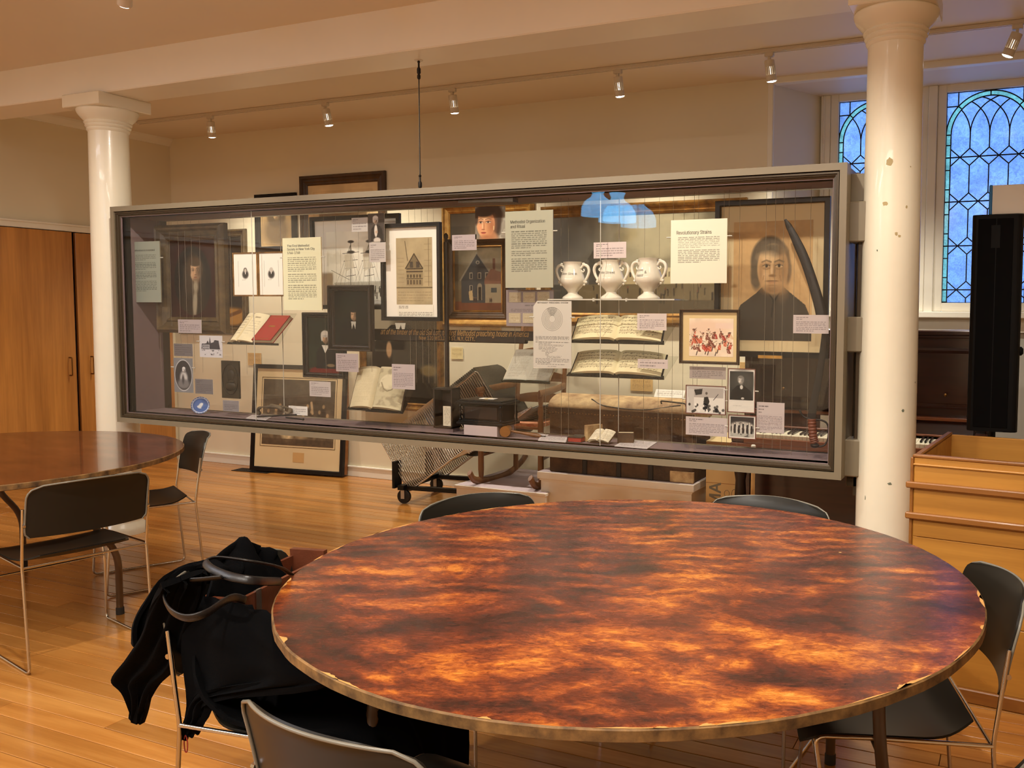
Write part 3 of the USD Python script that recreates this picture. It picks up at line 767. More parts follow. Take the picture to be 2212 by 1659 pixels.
part(dc, "side_panel", box(x1, x1 + .03, YF, YBK, z0 - .03, z1 + .03), M["case_lining"])
part(dc, "casing", ring_frame((CASE[0] + .006, CASE[1] - .006, CASE[2] + .006, CASE[3] - .006), YBK + .02, [(0, .24), (.02, .24), (.02, .0)]), M["case_metal"])
part(dc, "rear_frame", ring_frame(CASE, YBK + .05, [(0, .05), (.06, .05)]), M["case_bronze"])
part(dc, "front_glass", box(x0, x1, YF + .006, YF + .012, z0, z1), M["glass"])
part(dc, "rear_glass", box(x0, x1, YBK - .004, YBK + .002, z0, z1), M["glass"])
part(dc, "lamp_shield", hexa([(-2.62, 3.73, z1 - .012), (-2.3, 3.73, z1 - .022), (-2.3, 3.78, z1 - .022), (-2.62, 3.78, z1 - .012), (-2.62, 3.73, z1), (-2.3, 3.73, z1 - .002), (-2.3, 3.78, z1 - .002), (-2.62, 3.78, z1)]), M["case_bronze"])
# fixings at the right-hand column
part(dc, "mounting_post", box(-.640, -.600, 3.80, 3.86, .66, 1.93, .004), M["case_bronze"])
for zz, hh in ((1.835, .17), (1.36, .15), (.83, .16)):
    part(dc, "bracket", box(-.672, -.585, 3.76, 3.88, zz - hh / 2, zz + hh / 2, .005), M["case_metal"])
part(dc, "bracket_tab", box(-.668, -.612, 3.80, 3.815, .70, .755, .003), M["case_bronze"])
part(dc, "bracket_tab", hexa([(-.69, 3.80, 1.93), (-.610, 3.80, 1.91), (-.610, 3.83, 1.91), (-.69, 3.83, 1.93), (-.69, 3.80, 2.04), (-.610, 3.80, 2.04), (-.610, 3.83, 2.04), (-.69, 3.83, 2.04)]), M["case_metal"])
part(dc, "bracket", box(-5.205, -5.10, 3.78, 3.88, 1.70, 1.86, .005), M["case_metal"])
part(dc, "bracket", box(-5.205, -5.10, 3.78, 3.88, .84, 1.0, .005), M["case_metal"])
# the cable that holds the middle of the case
wx = onY(906, 270, 3.85)[0]
hc = thing("hanging_cable", "thin steel cable holding the middle of the display case from the beam", "cable", (wx, 3.85, CASE[3]))
hh = BZ - CASE[3]
part(hc, "cable", rod((0, 0, .05), (0, 0, hh - .03), .0032, 8), M["steel_wire"], smooth=True)
for zz in (.002, hh - .10):
    part(hc, "turnbuckle", lathe([(.004, zz), (.009, zz + .006), (.009, zz + .02), (.006, zz + .026), (.010, zz + .034), (.010, zz + .055), (.005, zz + .064), (.005, zz + .085), (.008, zz + .09), (.004, zz + .098)], 12), M["iron"], smooth=30)
part(hc, "ceiling_plate", lathe([(.022, hh - .004), (.022, hh)], 20), M["white_metal"])

# ---- pictures in the case, left to right
def px_size(R, k=.0021): return max(20, int((R[1] - R[0]) / k)), max(20, int((R[3] - R[2]) / k))
def canvas_for(R, bg, k=.0021): return Art(*px_size(R, k), bg)

# hanging text panels
def text_panel(tl, tr, br, bl, Y, bg, heads, paras, label, seed, ink=(84, 88, 76), a=.7, v0=.2):
    R = rect4(tl, tr, br, bl, Y); c = canvas_for(R, bg, .0019); v = v0
    for n in paras:
        L = n * .0265; c.lines(.13, .87, v, v + L, n, ink, a, seed + n, .55); v += L + .02
    return sheet_card("text_panel", label, "text panel", R, Y, c, t=.006, mt="panel_print", bg="mat_cream" if bg[0] > 215 else "case_metal", head=heads, clip=True)
text_panel((280, 523), (346, 521), (351, 653), (284, 653), 3.79, (146, 152, 140), [("Methodism is Founded", .012, .13, .158, .70)], [4, 5, 5, 7], "grey-green text panel headed Methodism is Founded at the far left of the case", 3, (52, 60, 56), .75, .21)
text_panel((611, 515), (693, 512), (699, 669), (616, 671), 3.75, (232, 230, 196), [("The First Methodist", .013, .12, .125, .58), ("Society in New York City", .013, .12, .172, .72), ("1766-1768", .013, .12, .222, .33)], [8, 5, 8], "pale yellow-green text panel headed The First Methodist Society in New York City", 5, (84, 84, 66), .8, .262)
text_panel((1091, 457), (1195, 454), (1197, 621), (1095, 622), 3.74, (172, 170, 150), [("Methodist Organization", .015, .11, .158, .72), ("and Ritual", .015, .11, .218, .31)], [9, 3, 7], "tall grey-green text panel headed Methodist Organization and Ritual", 7, (52, 52, 46), .8, .255)
text_panel((1449, 476), (1571, 472), (1572, 611), (1451, 613), 3.75, (238, 234, 212), [("Revolutionary Strains", .016, .10, .228, .62)], [7, 8], "white text panel headed Revolutionary Strains beside the large charcoal portrait", 9, (84, 80, 70), .75, .265)

# 1 young man in an old brown frame
R = rect4((337, 487), (484, 482), (493, 722), (346, 717), 3.88)
c = canvas_for(inset(R, .1), (44, 8, 6), .0024)
c.ell(.5, .52, .40, .44, (18, 12, 9), .08); c.ell(.5, .85, .30, .34, (44, 33, 22), .4); c.ell(.54, .80, .05, .22, (150, 138, 116), .5, .8, 4)
c.ell(.52, .42, .20, .24, (62, 48, 34), .4); c.ell(.40, .52, .10, .20, (60, 48, 36), .6); c.ell(.70, .50, .08, .18, (40, 30, 22), .6); face(c, .56, .40, .135, (184, 146, 112), (72, 56, 40)); c.ell(.56, .60, .06, .08, (150, 138, 116), .6, .8)
c.mix(np.clip((np.hypot((c.u - .5) / .40, (c.v - .52) / .44) - 1) * 30, 0, 1), (46, 8, 6)); c.blot(.12, 6, 3)
framed("portrait_painting", "dark oval portrait of a pale young man in a wide worn brown frame", "painting", R, 3.90, .098, .055, "olive_frame", c, "cove")
# 2 double frame with two white prints
R = rect4((500, 545), (612, 544), (614, 639), (504, 641), 3.82)
o = thing("double_frame", "narrow gilt double frame with two small white portrait prints", "picture frame")
mid = (R[0] + R[1]) / 2
for k, (a0, a1) in enumerate(((R[0], mid - .002), (mid + .002, R[1]))):
    Q = (a0, a1, R[2], R[3]); part(o, "frame", ring_frame(Q, 3.83, [(0, .010), (.006, .012), (.009, .006)]), M["gold"])
    I = inset(Q, .008); c = canvas_for(I, (246, 242, 232), .002)
    c.rect(.2, .17, .8, .172, (150, 146, 136)); c.rect(.2, .80, .8, .802, (150, 146, 136)); c.rect(.2, .17, .21, .8, (150, 146, 136), .8); c.rect(.79, .17, .8, .8, (150, 146, 136), .8)
    c.ell(.5, .5, .13, .10, (54, 50, 48), .5); c.ell(.5, .40, .075, .06, (70, 64, 60) if k == 0 else (200, 194, 184), .4); c.ell(.5, .41, .05, .05, (206, 196, 184), .4); c.ell(.5, .47, .02, .03, (230, 226, 220), .5)
    c.lines(.36, .64, .62, .65, 1, (120, 116, 108), .5, 4)
    part(o, "print", c.mesh(*I, 3.824)[0], M["paper"], color=c.colors())
# 3 small cards on the left
caption((385, 690), (436, 720), 3.80, "mauve caption card under the oval portrait of the young man", 4, seed=11)
R = rect4((431, 726), (480, 724), (482, 772), (433, 772), 3.80); c = canvas_for(R, (206, 202, 206), .0018)
c.poly([(.08, .62), (.1, .38), (.3, .36), (.36, .22), (.42, .36), (.46, .05), (.5, .34), (.62, .3), (.66, .2), (.84, .22), (.9, .62)], (60, 58, 66)); c.rect(.12, .42, .44, .66, (196, 192, 196), .8); c.rect(.66, .34, .82, .60, (60, 56, 64), .9)
for i in range(5): c.rect(.16 + .055 * i, .46, .185 + .055 * i, .53, (50, 48, 56)); c.rect(.16 + .055 * i, .57, .185 + .055 * i, .64, (50, 48, 56))
c.blot(.9, 9, 4, (40, 38, 46), .52, (.08, .66, .95, .9))
sheet_card("postcard_print", "small black and white print of an old building with a steeple", "print", R, 3.80, c, clip=True)
caption((376, 742), (417, 770), 3.81, "dark grey caption card above the oval print of a seated woman", 4, (112, 106, 108), seed=13, heads=1)
R = rect4((376, 774), (417, 773), (418, 848), (377, 847), 3.81); c = canvas_for(R, (128, 128, 132), .0017)
c.ell(.5, .5, .46, .46, (196, 194, 196), .02); c.ell(.5, .5, .43, .43, (52, 50, 54), .04); c.ell(.52, .58, .2, .2, (196, 192, 190), .5); c.ell(.5, .75, .32, .14, (120, 116, 118), .5); c.ell(.48, .62, .07, .14, (70, 66, 70), .6, .7); face(c, .53, .34, .07, (212, 204, 198), (90, 84, 86), cap=(224, 220, 218))
sheet_card("oval_print", "small grey oval print of a seated woman in a white cap", "print", R, 3.81, c, clip=True)
caption((422, 818), (461, 852), 3.82, "dark grey caption card right of the oval print of the seated woman", 5, (116, 110, 112), seed=17)
R = rect4((477, 779), (515, 780), (518, 862), (479, 859), 3.82)
o = thing("bronze_plaque", "dark bronze relief plaque with an oval profile head", "plaque")
part(o, "plate", box(R[0], R[1], 3.82, 3.832, R[2], R[3], .002), M["bronze"])
cx_, cz_, rw, rh = (R[0] + R[1]) / 2, (R[2] + R[3]) / 2, (R[1] - R[0]) * .43, (R[3] - R[2]) * .40
part(o, "oval_rim", tube([(cx_ + rw * math.cos(t), 3.818, cz_ + rh * math.sin(t)) for t in np.linspace(0, 2 * PI, 40, endpoint=False)], .0022, 6, closed=True), M["bronze"], smooth=True)
part(o, "relief_head", join(ball((cx_ + .004, 3.822, cz_ + rh * .28), rw * .50, 2, (1, .3, 1.15)), ball((cx_ - .012, 3.822, cz_ + rh * .12), rw * .2, 1, (1, .3, .8)), ball((cx_, 3.822, cz_ - rh * .45), rw * .72, 2, (1, .25, .62)), ball((cx_ + .010, 3.818, cz_ - rh * .12), rw * .28, 1, (1.5, .3, .5))), M["bronze"], smooth=True)
caption((482, 864), (517, 890), 3.80, "mauve caption card standing under the bronze plaque", 4, (140, 132, 134), seed=19)
# blue plate leaning on the case floor
p = onY(433, 874, 3.83)
o = thing("display_plate", "small blue and white plate with a white cameo leaning on the case floor", "plate", (p[0], 3.83, IN[2]))
c = Art(64, 64, (62, 92, 156)); c.ell(.5, .5, .5, .5, (70, 98, 160), .02); d = np.hypot(c.u - .5, c.v - .5); c.mix(((d > .40) & (d < .44)).astype(float), (206, 210, 222)); c.mix(((d > .455) & (np.sin(np.arctan2(c.v - .5, c.u - .5) * 28) > .1)).astype(float), (196, 202, 216), .8)
c.ell(.5, .5, .10, .16, (214, 214, 218), .2); c.ell(.52, .40, .06, .07, (224, 224, 226), .2); c.ell(.49, .62, .12, .07, (214, 214, 218), .3)
def disc_faced(a, r, n=24, rings=14):
    """the art laid on a shallow dish of radius r facing -y"""
    v, col, f = [(0, 0.004, 0)], [], []
    for i in range(1, rings + 1):
        for k in range(n * 2):
            t = k * PI / n; q = i / rings; v.append((q * r * math.cos(t), .004 - (.010 * max(0, (q - .68) / .32) ** 1.3), q * r * math.sin(t)))
    N = 2 * n
    f += [(0, 1 + k, 1 + (k + 1) % N) for k in range(N)]
    for i in range(rings - 1):
        for k in range(N):
            l = (k + 1) % N; A = 1 + i * N; B = A + N; f += [(A + k, B + k, B + l), (A + k, B + l, A + l)]
    v = np.array(v); C = a.colors().reshape(a.h, a.w, 3)
    iu = np.clip(((v[:, 0] / r + 1) / 2 * (a.w - 1)).round().astype(int), 0, a.w - 1); iv = np.clip(((1 - v[:, 2] / r) / 2 * (a.h - 1)).round().astype(int), 0, a.h - 1)
    return v, np.array(f)[:, ::-1], C[iv, iu]
v, f, col = disc_faced(c, .052)
Mx = M4(np.array([(.72, -.35, .0), (.30, .9, .30), (0, -.28, .95)]), (0, 0, .053)); Mx = trimesh.transformations.concatenate_matrices(rotm([0, 0, 1], 0, (0, 0, .052)), rotm([1, 0, 0], -18), rotm([0, 0, 1], 38), rotm([0, 1, 0], 20))
part(o, "plate_face", mapped(tm(v, f), Mx), M["blue_plate"], color=col, smooth=False)
part(o, "plate_back", mapped(tm(v + np.array([0, .003, 0]), f[:, ::-1]), Mx), M["china"], smooth=True)
part(o, "stand", join(box(-.02, .02, .010, .05, 0, .004), rod((0, .045, .002), (0, .02, .07), .002, 6)), M["clip"])

# 4 the old books on their sloping acrylic cradle
def cradle(o, xa, xb, ya, yb, za, zb, lip=.02, t=.0035):
    part(o, "acrylic_shelf", tm(*_slab((xa, ya, za), (xb, ya, za), (xb, yb, zb), (xa, yb, zb), t)), M["acrylic"])
    part(o, "acrylic_lip", box(xa, xb, ya - .003, ya, za, za + lip), M["acrylic"])
def _slab(a, b, c_, d, t):
    a, b, c_, d = map(np.array, (a, b, c_, d)); n = np.cross(b - a, d - a); n = n / np.linalg.norm(n) * t
    return np.array([a - n, b - n, c_ - n, d - n, a, b, c_, d], float), _BOXF
def open_book(o, A, B, C_, thick, m="page", art_l=None, art_r=None, cover="hide_dark", bulge=.35, split=.5):
    """open book lying on the parallelogram A (near left), B (near right), C_ (far left): two curved leaves on page blocks, covers below"""
    A, B, C_ = map(lambda p: np.array(p, float), (A, B, C_)); U, V = B - A, C_ - A; n = np.cross(U, V); n /= np.linalg.norm(n)
    part(o, "cover", tm(*_slab(A - U * .015 - V * .02 + n * .004, B + U * .015 - V * .02 + n * .004, B + V * 1.02 + U * .015 + n * .004, C_ + V * .02 - U * .015 + n * .004, .004)), M[cover])
    for s, art in ((0, art_l), (1, art_r)):
        nu, nv = 18, 16
        if art is not None: nu, nv = art.w, art.h
        def fn(u, v, s=s):
            q = u if s == 0 else 1 - u            # 0 at fore edge, 1 at the gutter
            hgt = thick * (np.sin(np.clip(q, 0, 1) ** .75 * PI * .62) * (1 - .55 * np.clip((q - .86) / .14, 0, 1) ** 2)) * (1 + bulge) + .003
            x = split * u if s == 0 else split + (1 - split) * u
            P = A + x[..., None] * U + v[..., None] * V + (hgt + .004)[..., None] * n
            return P[..., 0], P[..., 1], P[..., 2]
        m_ = sheet(fn, nu, nv, thick * .9)
        if art is None:
            part(o, "page_block", m_, M[m], smooth=40)
        else:
            C2 = art.colors().reshape(art.h, art.w, 3)[::-1].transpose(1, 0, 2).reshape(-1, 3)
            edge = np.tile(np.array([lin(206, 190, 152)]), (len(C2), 1))
            part(o, "page_block", m_, M["paper"], color=np.vstack([C2, edge]))
def book_page(w, h, n, seed, bg=(226, 212, 176), ink=(110, 92, 70), title=False, music=False):
    a = Art(w, h, bg); a.blot(.06, 5, seed)
    if music:
        for k in range(n):
            v = .10 + k * .8 / n
            for j in range(4): a.rect(.08, v + j * .018, .92, v + j * .018 + .006, ink, .45)
            r = random.Random(seed + k); x = .1
            while x < .9: a.ell(x, v + r.uniform(0, .06), .013, .018, ink, .3, .8); x += r.uniform(.03, .07)
            a.lines(.08, .92, v + .078, v + .105, 1, ink, .4, seed + k, 1)
    else:
        if title: a.lines(.3, .7, .12, .2, 1, ink, .8, seed, 1); a.lines(.2, .8, .26, .8, 6, ink, .35, seed + 1, .6, .35)
        else: a.lines(.12, .88, .1, .9, n, ink, .45, seed, .7)
    return a

o = thing("book_cradle", "clear acrylic cradle holding an open old book and a red book", "book stand")
a0, a1 = onY(493, 743, 3.80), onY(602, 745, 3.80); b1 = onY(628, 677, 3.93)
cradle(o, a0[0], a1[0] + .01, 3.79, 3.93, a0[2], b1[2], .012)
z_a = a0[2]; sl = (b1[2] - z_a) / .14
def up(x, y): return (x, y, z_a + (y - 3.79) * sl + .002)
o = thing("open_book", "small open old book with a title page beside the red book", "book")
q0, q1 = onY(500, 743, 3.80)[0], onY(548, 743, 3.80)[0]
open_book(o, up(q0, 3.795), up(q1, 3.795), up(q0 + .02, 3.915), .018, art_l=book_page(24, 40, 8, 3), art_r=book_page(28, 44, 8, 5, title=True), split=.38)
o = thing("red_book", "upright red cloth book with a gilt title leaning on the acrylic cradle", "book")
q0, q1 = onY(551, 741, 3.80)[0], onY(592, 741, 3.80)[0]
A, B, C_ = np.array(up(q0, 3.797)), np.array(up(q1, 3.797)), np.array(up(q0 + .045, 3.905)); n = np.cross(B - A, C_ - A); n /= np.linalg.norm(n)
def lay(P, Q, S, h0, h1): return tm(*_slab(P + n * h1, Q + n * h1, Q + (S - P) + n * h1, S + n * h1, h1 - h0))
part(o, "pages", lay(A + (B - A) * .03, B - (B - A) * .02, C_ + (B - A) * .03, .005, .026), M["page"])
part(o, "cover", join(lay(A, B, C_, .026, .031), lay(A, B, C_, .001, .005), lay(A, A + (B - A) * .04, C_, .001, .031)), M["red_cloth"])
U_, V_ = (B - A), (C_ - A)
part(o, "gilt_title", join(*[lay(A + U_ * u0 + V_ * v0, A + U_ * u1 + V_ * v0, A + U_ * u0 + V_ * v1, .031, .0318) for u0, u1, v0, v1 in ((.35, .68, .53, .58), (.12, .88, .05, .06), (.12, .88, .93, .94))]), M["gold_bright"])
# ---- middle of the case: framed pictures
# ship engraving
R = rect4((669, 469), (862, 461), (866, 664), (674, 672), 3.92)
I = inset(R, .026); MR = rect4((698, 500), (830, 497), (834, 648), (703, 650), 3.91)
c = canvas_for(MR, (248, 244, 228), .0018); c.blot(.06, 4, 2)
c.blot(.35, 5, 9, (206, 200, 182), .55, (0, 0, 1, .5)); c.poly([(.14, .90), (.10, .76), (.94, .74), (.90, .90)], (226, 218, 196), .8)
for mx in (.40, .70):
    c.line([(mx, .80), (mx + .01, .16)], .006, (46, 42, 36)); 
    for k in range(4): c.line([(mx - .13 + .02 * k, .32 + .11 * k), (mx + .14 - .02 * k, .30 + .11 * k)], .004, (70, 64, 54), .9)
    for k in range(7): c.line([(mx, .20), (mx - .26 + .075 * k, .80)], .0022, (110, 102, 88), .75)
    c.poly([(mx - .10, .34), (mx + .02, .30), (mx + .06, .52), (mx - .08, .58)], (214, 206, 184), .8)
    c.ell(mx + .01, .15, .05, .02, (60, 54, 46), .5); c.ell(mx + .01, .30, .06, .022, (60, 54, 46), .5)
c.line([(.08, .56), (.38, .70)], .003, (80, 72, 60)); c.poly([(.12, .74), (.92, .72), (.86, .84), (.18, .86)], (150, 142, 124), .55)
r = random.Random(5)
for k in range(70):
    x = r.uniform(.04, .96); y = r.uniform(.80, .90); c.line([(x, y), (x + r.uniform(-.01, .01), y + r.uniform(.05, .10))], r.uniform(.004, .009), (44, 40, 34), .85); c.ell(x, y - .008, .008, .007, (60, 54, 48), .4)
framed("ship_print", "white sketch of a two-masted ship above a crowd in a flat black frame", "framed print", R, 3.935, .024, .022, "black", c, "flat", mm="mat_white", mrect=MR, artmat="paper")
# small portrait print of a gesturing preacher and its two cards
caption((760, 471), (795, 500), 3.80, "pale grey caption card left of the tiny print of the man in white wig", 3, (196, 190, 186), seed=23)
R = rect4((795, 462), (830, 460), (832, 521), (796, 523), 3.80); c = canvas_for(R, (74, 66, 62), .0016)
c.poly([(.16, 1), (.2, .55), (.38, .40), (.66, .40), (.86, .56), (.95, 1)], (42, 36, 34)); c.ell(.48, .62, .10, .22, (210, 200, 190), .3); c.ell(.52, .66, .08, .05, (196, 168, 146), .4); c.ell(.55, .95, .22, .10, (206, 196, 186), .4); face(c, .46, .24, .13, (206, 180, 160), (150, 142, 134), cap=(216, 210, 204))
sheet_card("preacher_print", "tiny print of a man in white wig at the ship picture's corner", "print", R, 3.80, c)
caption((798, 524), (834, 566), 3.80, "pale grey caption card below the tiny print of a man in a white wig", 6, (196, 188, 184), seed=29)
# man in black
R = rect4((708, 618), (802, 614), (808, 757), (714, 760), 3.83); c = canvas_for(inset(R, .03), (10, 13, 9), .002)
c.rect(.15, .10, .62, .42, (17, 22, 14)); c.poly([(.10, 1), (.20, .66), (.42, .55), (.66, .56), (.84, .68), (.94, 1)], (7, 7, 7)); c.poly([(.48, .56), (.50, .70), (.55, .60), (.60, .70), (.62, .56)], (176, 172, 160)); face(c, .55, .44, .10, (176, 140, 106), (26, 20, 16)); c.blot(.1, 6, 4)
framed("portrait_painting", "dark portrait of a clergyman in black bands in a narrow black frame", "painting", R, 3.845, .034, .032, "dark_wood", c, "step")
# lady in a white bonnet
R = rect4((651, 678), (742, 672), (748, 816), (660, 818), 3.87); c = canvas_for(inset(R, .03), (30, 38, 26), .002)
c.ell(.45, .98, .46, .1, (98, 26, 24), .25); c.poly([(.22, .92), (.24, .62), (.40, .50), (.62, .50), (.80, .62), (.88, .92)], (16, 18, 20)); c.poly([(.40, .50), (.50, .64), (.62, .50)], (206, 200, 186)); c.ell(.66, .86, .12, .03, (120, 100, 74), .4)
face(c, .50, .36, .10, (196, 158, 122), (206, 200, 188), cap=(222, 218, 206)); c.blot(.08, 6, 6)
framed("portrait_painting", "portrait of a woman in a white bonnet and dark dress in a black frame", "painting", R, 3.885, .030, .028, "dark_wood", c, "step")
caption((726, 763), (775, 804), 3.82, "mauve caption card below the dark portrait of the clergyman", 6, seed=31)
caption((669, 823), (715, 858), 3.82, "mauve caption card in front of the large print standing on the floor", 5, (190, 180, 178), seed=37)
# the rigging house in a black frame
R = rect4((820, 484), (948, 480), (956, 692), (829, 694), 3.83); MR = rect4((846, 513), (924, 512), (929, 657), (851, 658), 3.81)
c = canvas_for(MR, (176, 158, 122), .0017); c.blot(.12, 7, 2)
c.poly([(.26, .46), (.50, .24), (.74, .46)], (120, 104, 76)); c.line([(.26, .46), (.50, .24), (.74, .46)], .008, (60, 48, 34)); c.rect(.28, .46, .74, .72, (150, 132, 98)); c.rect(.28, .46, .74, .475, (50, 40, 30))
for x in (.38, .56): c.rect(x, .36, x + .09, .45, (70, 62, 54))
for k in range(5): c.rect(.30 + .085 * k, .55, .35 + .085 * k, .60, (84, 70, 50)); c.rect(.30 + .085 * k, .63, .35 + .085 * k, .70, (96, 80, 58))
c.rect(.28, .50, .74, .515, (70, 56, 40)); c.rect(.28, .61, .74, .62, (60, 48, 34)); c.rect(0, .74, 1, .755, (110, 94, 66))
for k in range(7): c.rect(.03 + .03 * (k % 2), .30 + .06 * k, .22, .305 + .06 * k, (120, 102, 74), .8)
for k in range(8): c.rect(.78, .10 + .08 * k, .97, .104 + .08 * k, (120, 102, 74), .8)
c.line([(.9, .02), (.9, .72)], .004, (110, 92, 66)); c.line([(.25, .05), (.32, .34)], .006, (96, 80, 58)); c.lines(.04, .96, .80, .97, 4, (110, 92, 64), .4, 4, .8, .4)
o = framed("house_print", "sepia print of a gabled rigging house in white mount and black frame", "framed print", R, 3.845, .022, .024, "black", c, "flat", mm="mat_white", mrect=MR, artmat="paper")
R2 = rect4((851, 659), (929, 658), (930, 687), (852, 688), 3.81); c = canvas_for(R2, (236, 230, 214), .0017); c.lines(.04, .3, .06, .3, 2, (40, 38, 34), .9, 3, 1); c.lines(.04, .97, .52, .98, 4, (70, 66, 60), .7, 8, .7)
part(o, "printed_note", c.mesh(*R2, 3.838)[0], M["paper"], color=c.colors())
# painted beam from the sail loft
zt = onY(1150, 716, 3.92)[2]; zb = onY(1150, 743, 3.92)[2]; xa, xb = onY(800, 730, 3.92)[0], onY(1189, 730, 3.92)[0]; xs = onY(1136, 730, 3.92)[0]
o = thing("lettered_timber", "long dark timber with faded gold lettering about the old sail loft", "timber relic")
z_s = zb + (zt - zb) * .24
part(o, "timber", join(box(xa, xs, 3.915, 3.945, zb, zt, .004), box(xs - .005, xb, 3.915, 3.945, z_s, zt, .004)), M["dark_wood"])
L1 = onY(822, 727, 3.914)[0]
part(o, "lettering", join(text_on_wall("art of the timber of the old Sail Loft, the first Methodist preaching house in America", .030, L1, 3.9145, zb + (zt - zb) * .55, width=onY(1141, 730, 3.914)[0] - L1, slant=.22, depth=.0012),
     text_on_wall("Now 120 WILLIAM ST. N.Y. CITY.", .021, onY(905, 737, 3.914)[0], 3.9145, zb + (zt - zb) * .15, width=onY(1025, 737, 3.914)[0] - onY(905, 737, 3.914)[0], depth=.0012)), M["gold_ink"])
# the dark post
px_ = onY(965, 700, 3.895)[0]; zt = onY(963, 503, 3.895)[2]
o = thing("dark_post", "slim dark upright post with a small finial in the middle of the case", "post", (px_, 3.895, IN[2]))
H_ = zt - IN[2]
part(o, "shaft", lathe([(.0125, 0), (.0125, H_ - .05)], 16), M["dark_wood"], smooth=40)
part(o, "finial", lathe([(.0125, H_ - .05), (.009, H_ - .046), (.009, H_ - .03), (.012, H_ - .026), (.012, H_ - .012), (.007, H_ - .004), (.001, H_)], 16), M["dark_wood"], smooth=40)
# woman's portrait print and card, church painting
R = rect4((1026, 447), (1091, 444), (1093, 515), (1028, 517), 3.80); c = canvas_for(R, (128, 118, 104), .0016)
c.blot(.25, 6, 2); c.ell(.82, .42, .30, .62, (150, 142, 128), .7, .8); c.blot(.6, 12, 3, (196, 188, 172), .53, (.6, 0, 1, 1)); c.ell(.46, .28, .46, .44, (62, 46, 36), .25); c.ell(.72, .56, .14, .36, (66, 50, 40), .5); c.blot(.4, 14, 6, (96, 74, 58), .54, (.05, 0, .85, .3))
c.ell(.46, .98, .30, .22, (176, 128, 92), .4); c.ell(.35, .54, .305, .43, (214, 158, 112), .10); c.ell(.36, .74, .20, .24, (212, 154, 108), .3); c.ell(.55, .60, .14, .34, (168, 108, 72), 1.0, .75); c.ell(.38, .94, .2, .08, (170, 112, 76), .8, .7); c.ell(.28, .34, .20, .12, (230, 180, 136), .9, .8); c.ell(.20, .64, .10, .10, (226, 150, 112), .9, .6)
for x, w_ in ((.19, .075), (.44, .09)):
    c.ell(x, .475, w_ * 1.3, .06, (164, 110, 78), .9, .8); c.ell(x, .485, w_, .026, (216, 190, 166), .4); c.ell(x - .005, .485, .032, .026, (58, 44, 36), .3); c.line([(x - w_, .478), (x, .458), (x + w_, .480)], .009, (60, 42, 34), .85); c.line([(x - w_ * 1.1, .405), (x, .378), (x + w_ * 1.1, .40)], .013, (92, 62, 46), .7)
c.ell(.29, .60, .035, .13, (178, 120, 84), .8, .7); c.ell(.25, .60, .025, .12, (232, 184, 140), .8, .7); c.ell(.27, .705, .06, .018, (150, 92, 64), .6, .8); c.ell(.28, .80, .085, .017, (150, 62, 52), .5); c.ell(.28, .822, .065, .018, (184, 88, 72), .5); c.line([(.20, .806), (.36, .806)], .006, (110, 48, 40), .8)
c.ell(.30, .17, .34, .15, (60, 44, 36), .35); c.ell(.03, .36, .07, .20, (66, 50, 40), .5); c.line([(.62, .62), (.62, .72)], .015, (220, 200, 150), .8)
sheet_card("portrait_print", "close-up colour print of a dark-haired woman's face at the top of the case", "print", R, 3.80, c)
caption((977, 508), (1030, 540), 3.80, "mauve caption card left of the woman's portrait print", 5, seed=41)
R = rect4((964, 517), (1096, 513), (1098, 688), (966, 690), 3.93); c = canvas_for(inset(R, .034), (96, 84, 62), .0024)
c.rect(0, .0, 1, .6, (92, 82, 64)); c.ell(.75, .2, .5, .2, (124, 112, 90), .6); c.blot(.15, 5, 2); c.rect(0, .80, 1, 1, (98, 58, 38)); c.blot(.3, 5, 7, (70, 44, 30), .5, (0, .8, 1, 1))
c.poly([(.14, .52), (.48, .10), (.80, .46), (.80, .88), (.14, .88)], (56, 56, 56)); c.line([(.12, .52), (.48, .08), (.82, .46)], .014, (120, 112, 96)); c.ell(.50, .24, .04, .03, (130, 122, 106), .3); c.ell(.50, .24, .022, .017, (50, 50, 50), .3)
for x in (.32, .50, .66): c.rect(x, .40, x + .07, .50, (140, 130, 110)); c.rect(x + .012, .41, x + .058, .49, (52, 50, 48))
for x in (.32, ): c.rect(x, .60, x + .07, .70, (140, 130, 110)); c.rect(x + .012, .61, x + .058, .69, (52, 50, 48))
c.ell(.54, .62, .05, .05, (120, 108, 88), .1); c.rect(.49, .62, .59, .84, (120, 108, 88)); c.rect(.51, .63, .57, .84, (40, 34, 30)); c.poly([(.30, .70), (.38, .68), (.40, .84), (.32, .84)], (160, 136, 96))
c.poly([(.64, .52), (.78, .34), (1, .40), (1, .60), (.64, .60)], (104, 72, 56)); c.rect(.66, .58, 1, .88, (128, 114, 90)); c.rect(.78, .64, .90, .72, (60, 62, 60)); c.rect(.82, .18, .87, .36, (96, 64, 48)); c.rect(.0, .68, .14, .86, (92, 76, 54))
for k, x in enumerate((.42, .46, .76, .79)): c.ell(x, .84, .012, .035, (50, 34, 28), .3); c.ell(x, .80, .008, .010, (120, 90, 66), .3)
c.blot(.10, 9, 5)
framed("church_painting", "dim painting of an early gabled chapel beside a small house in a dark gilt-edged frame", "painting", R, 3.945, .040, .030, "walnut", c, "cove", liner=("gold", .010))
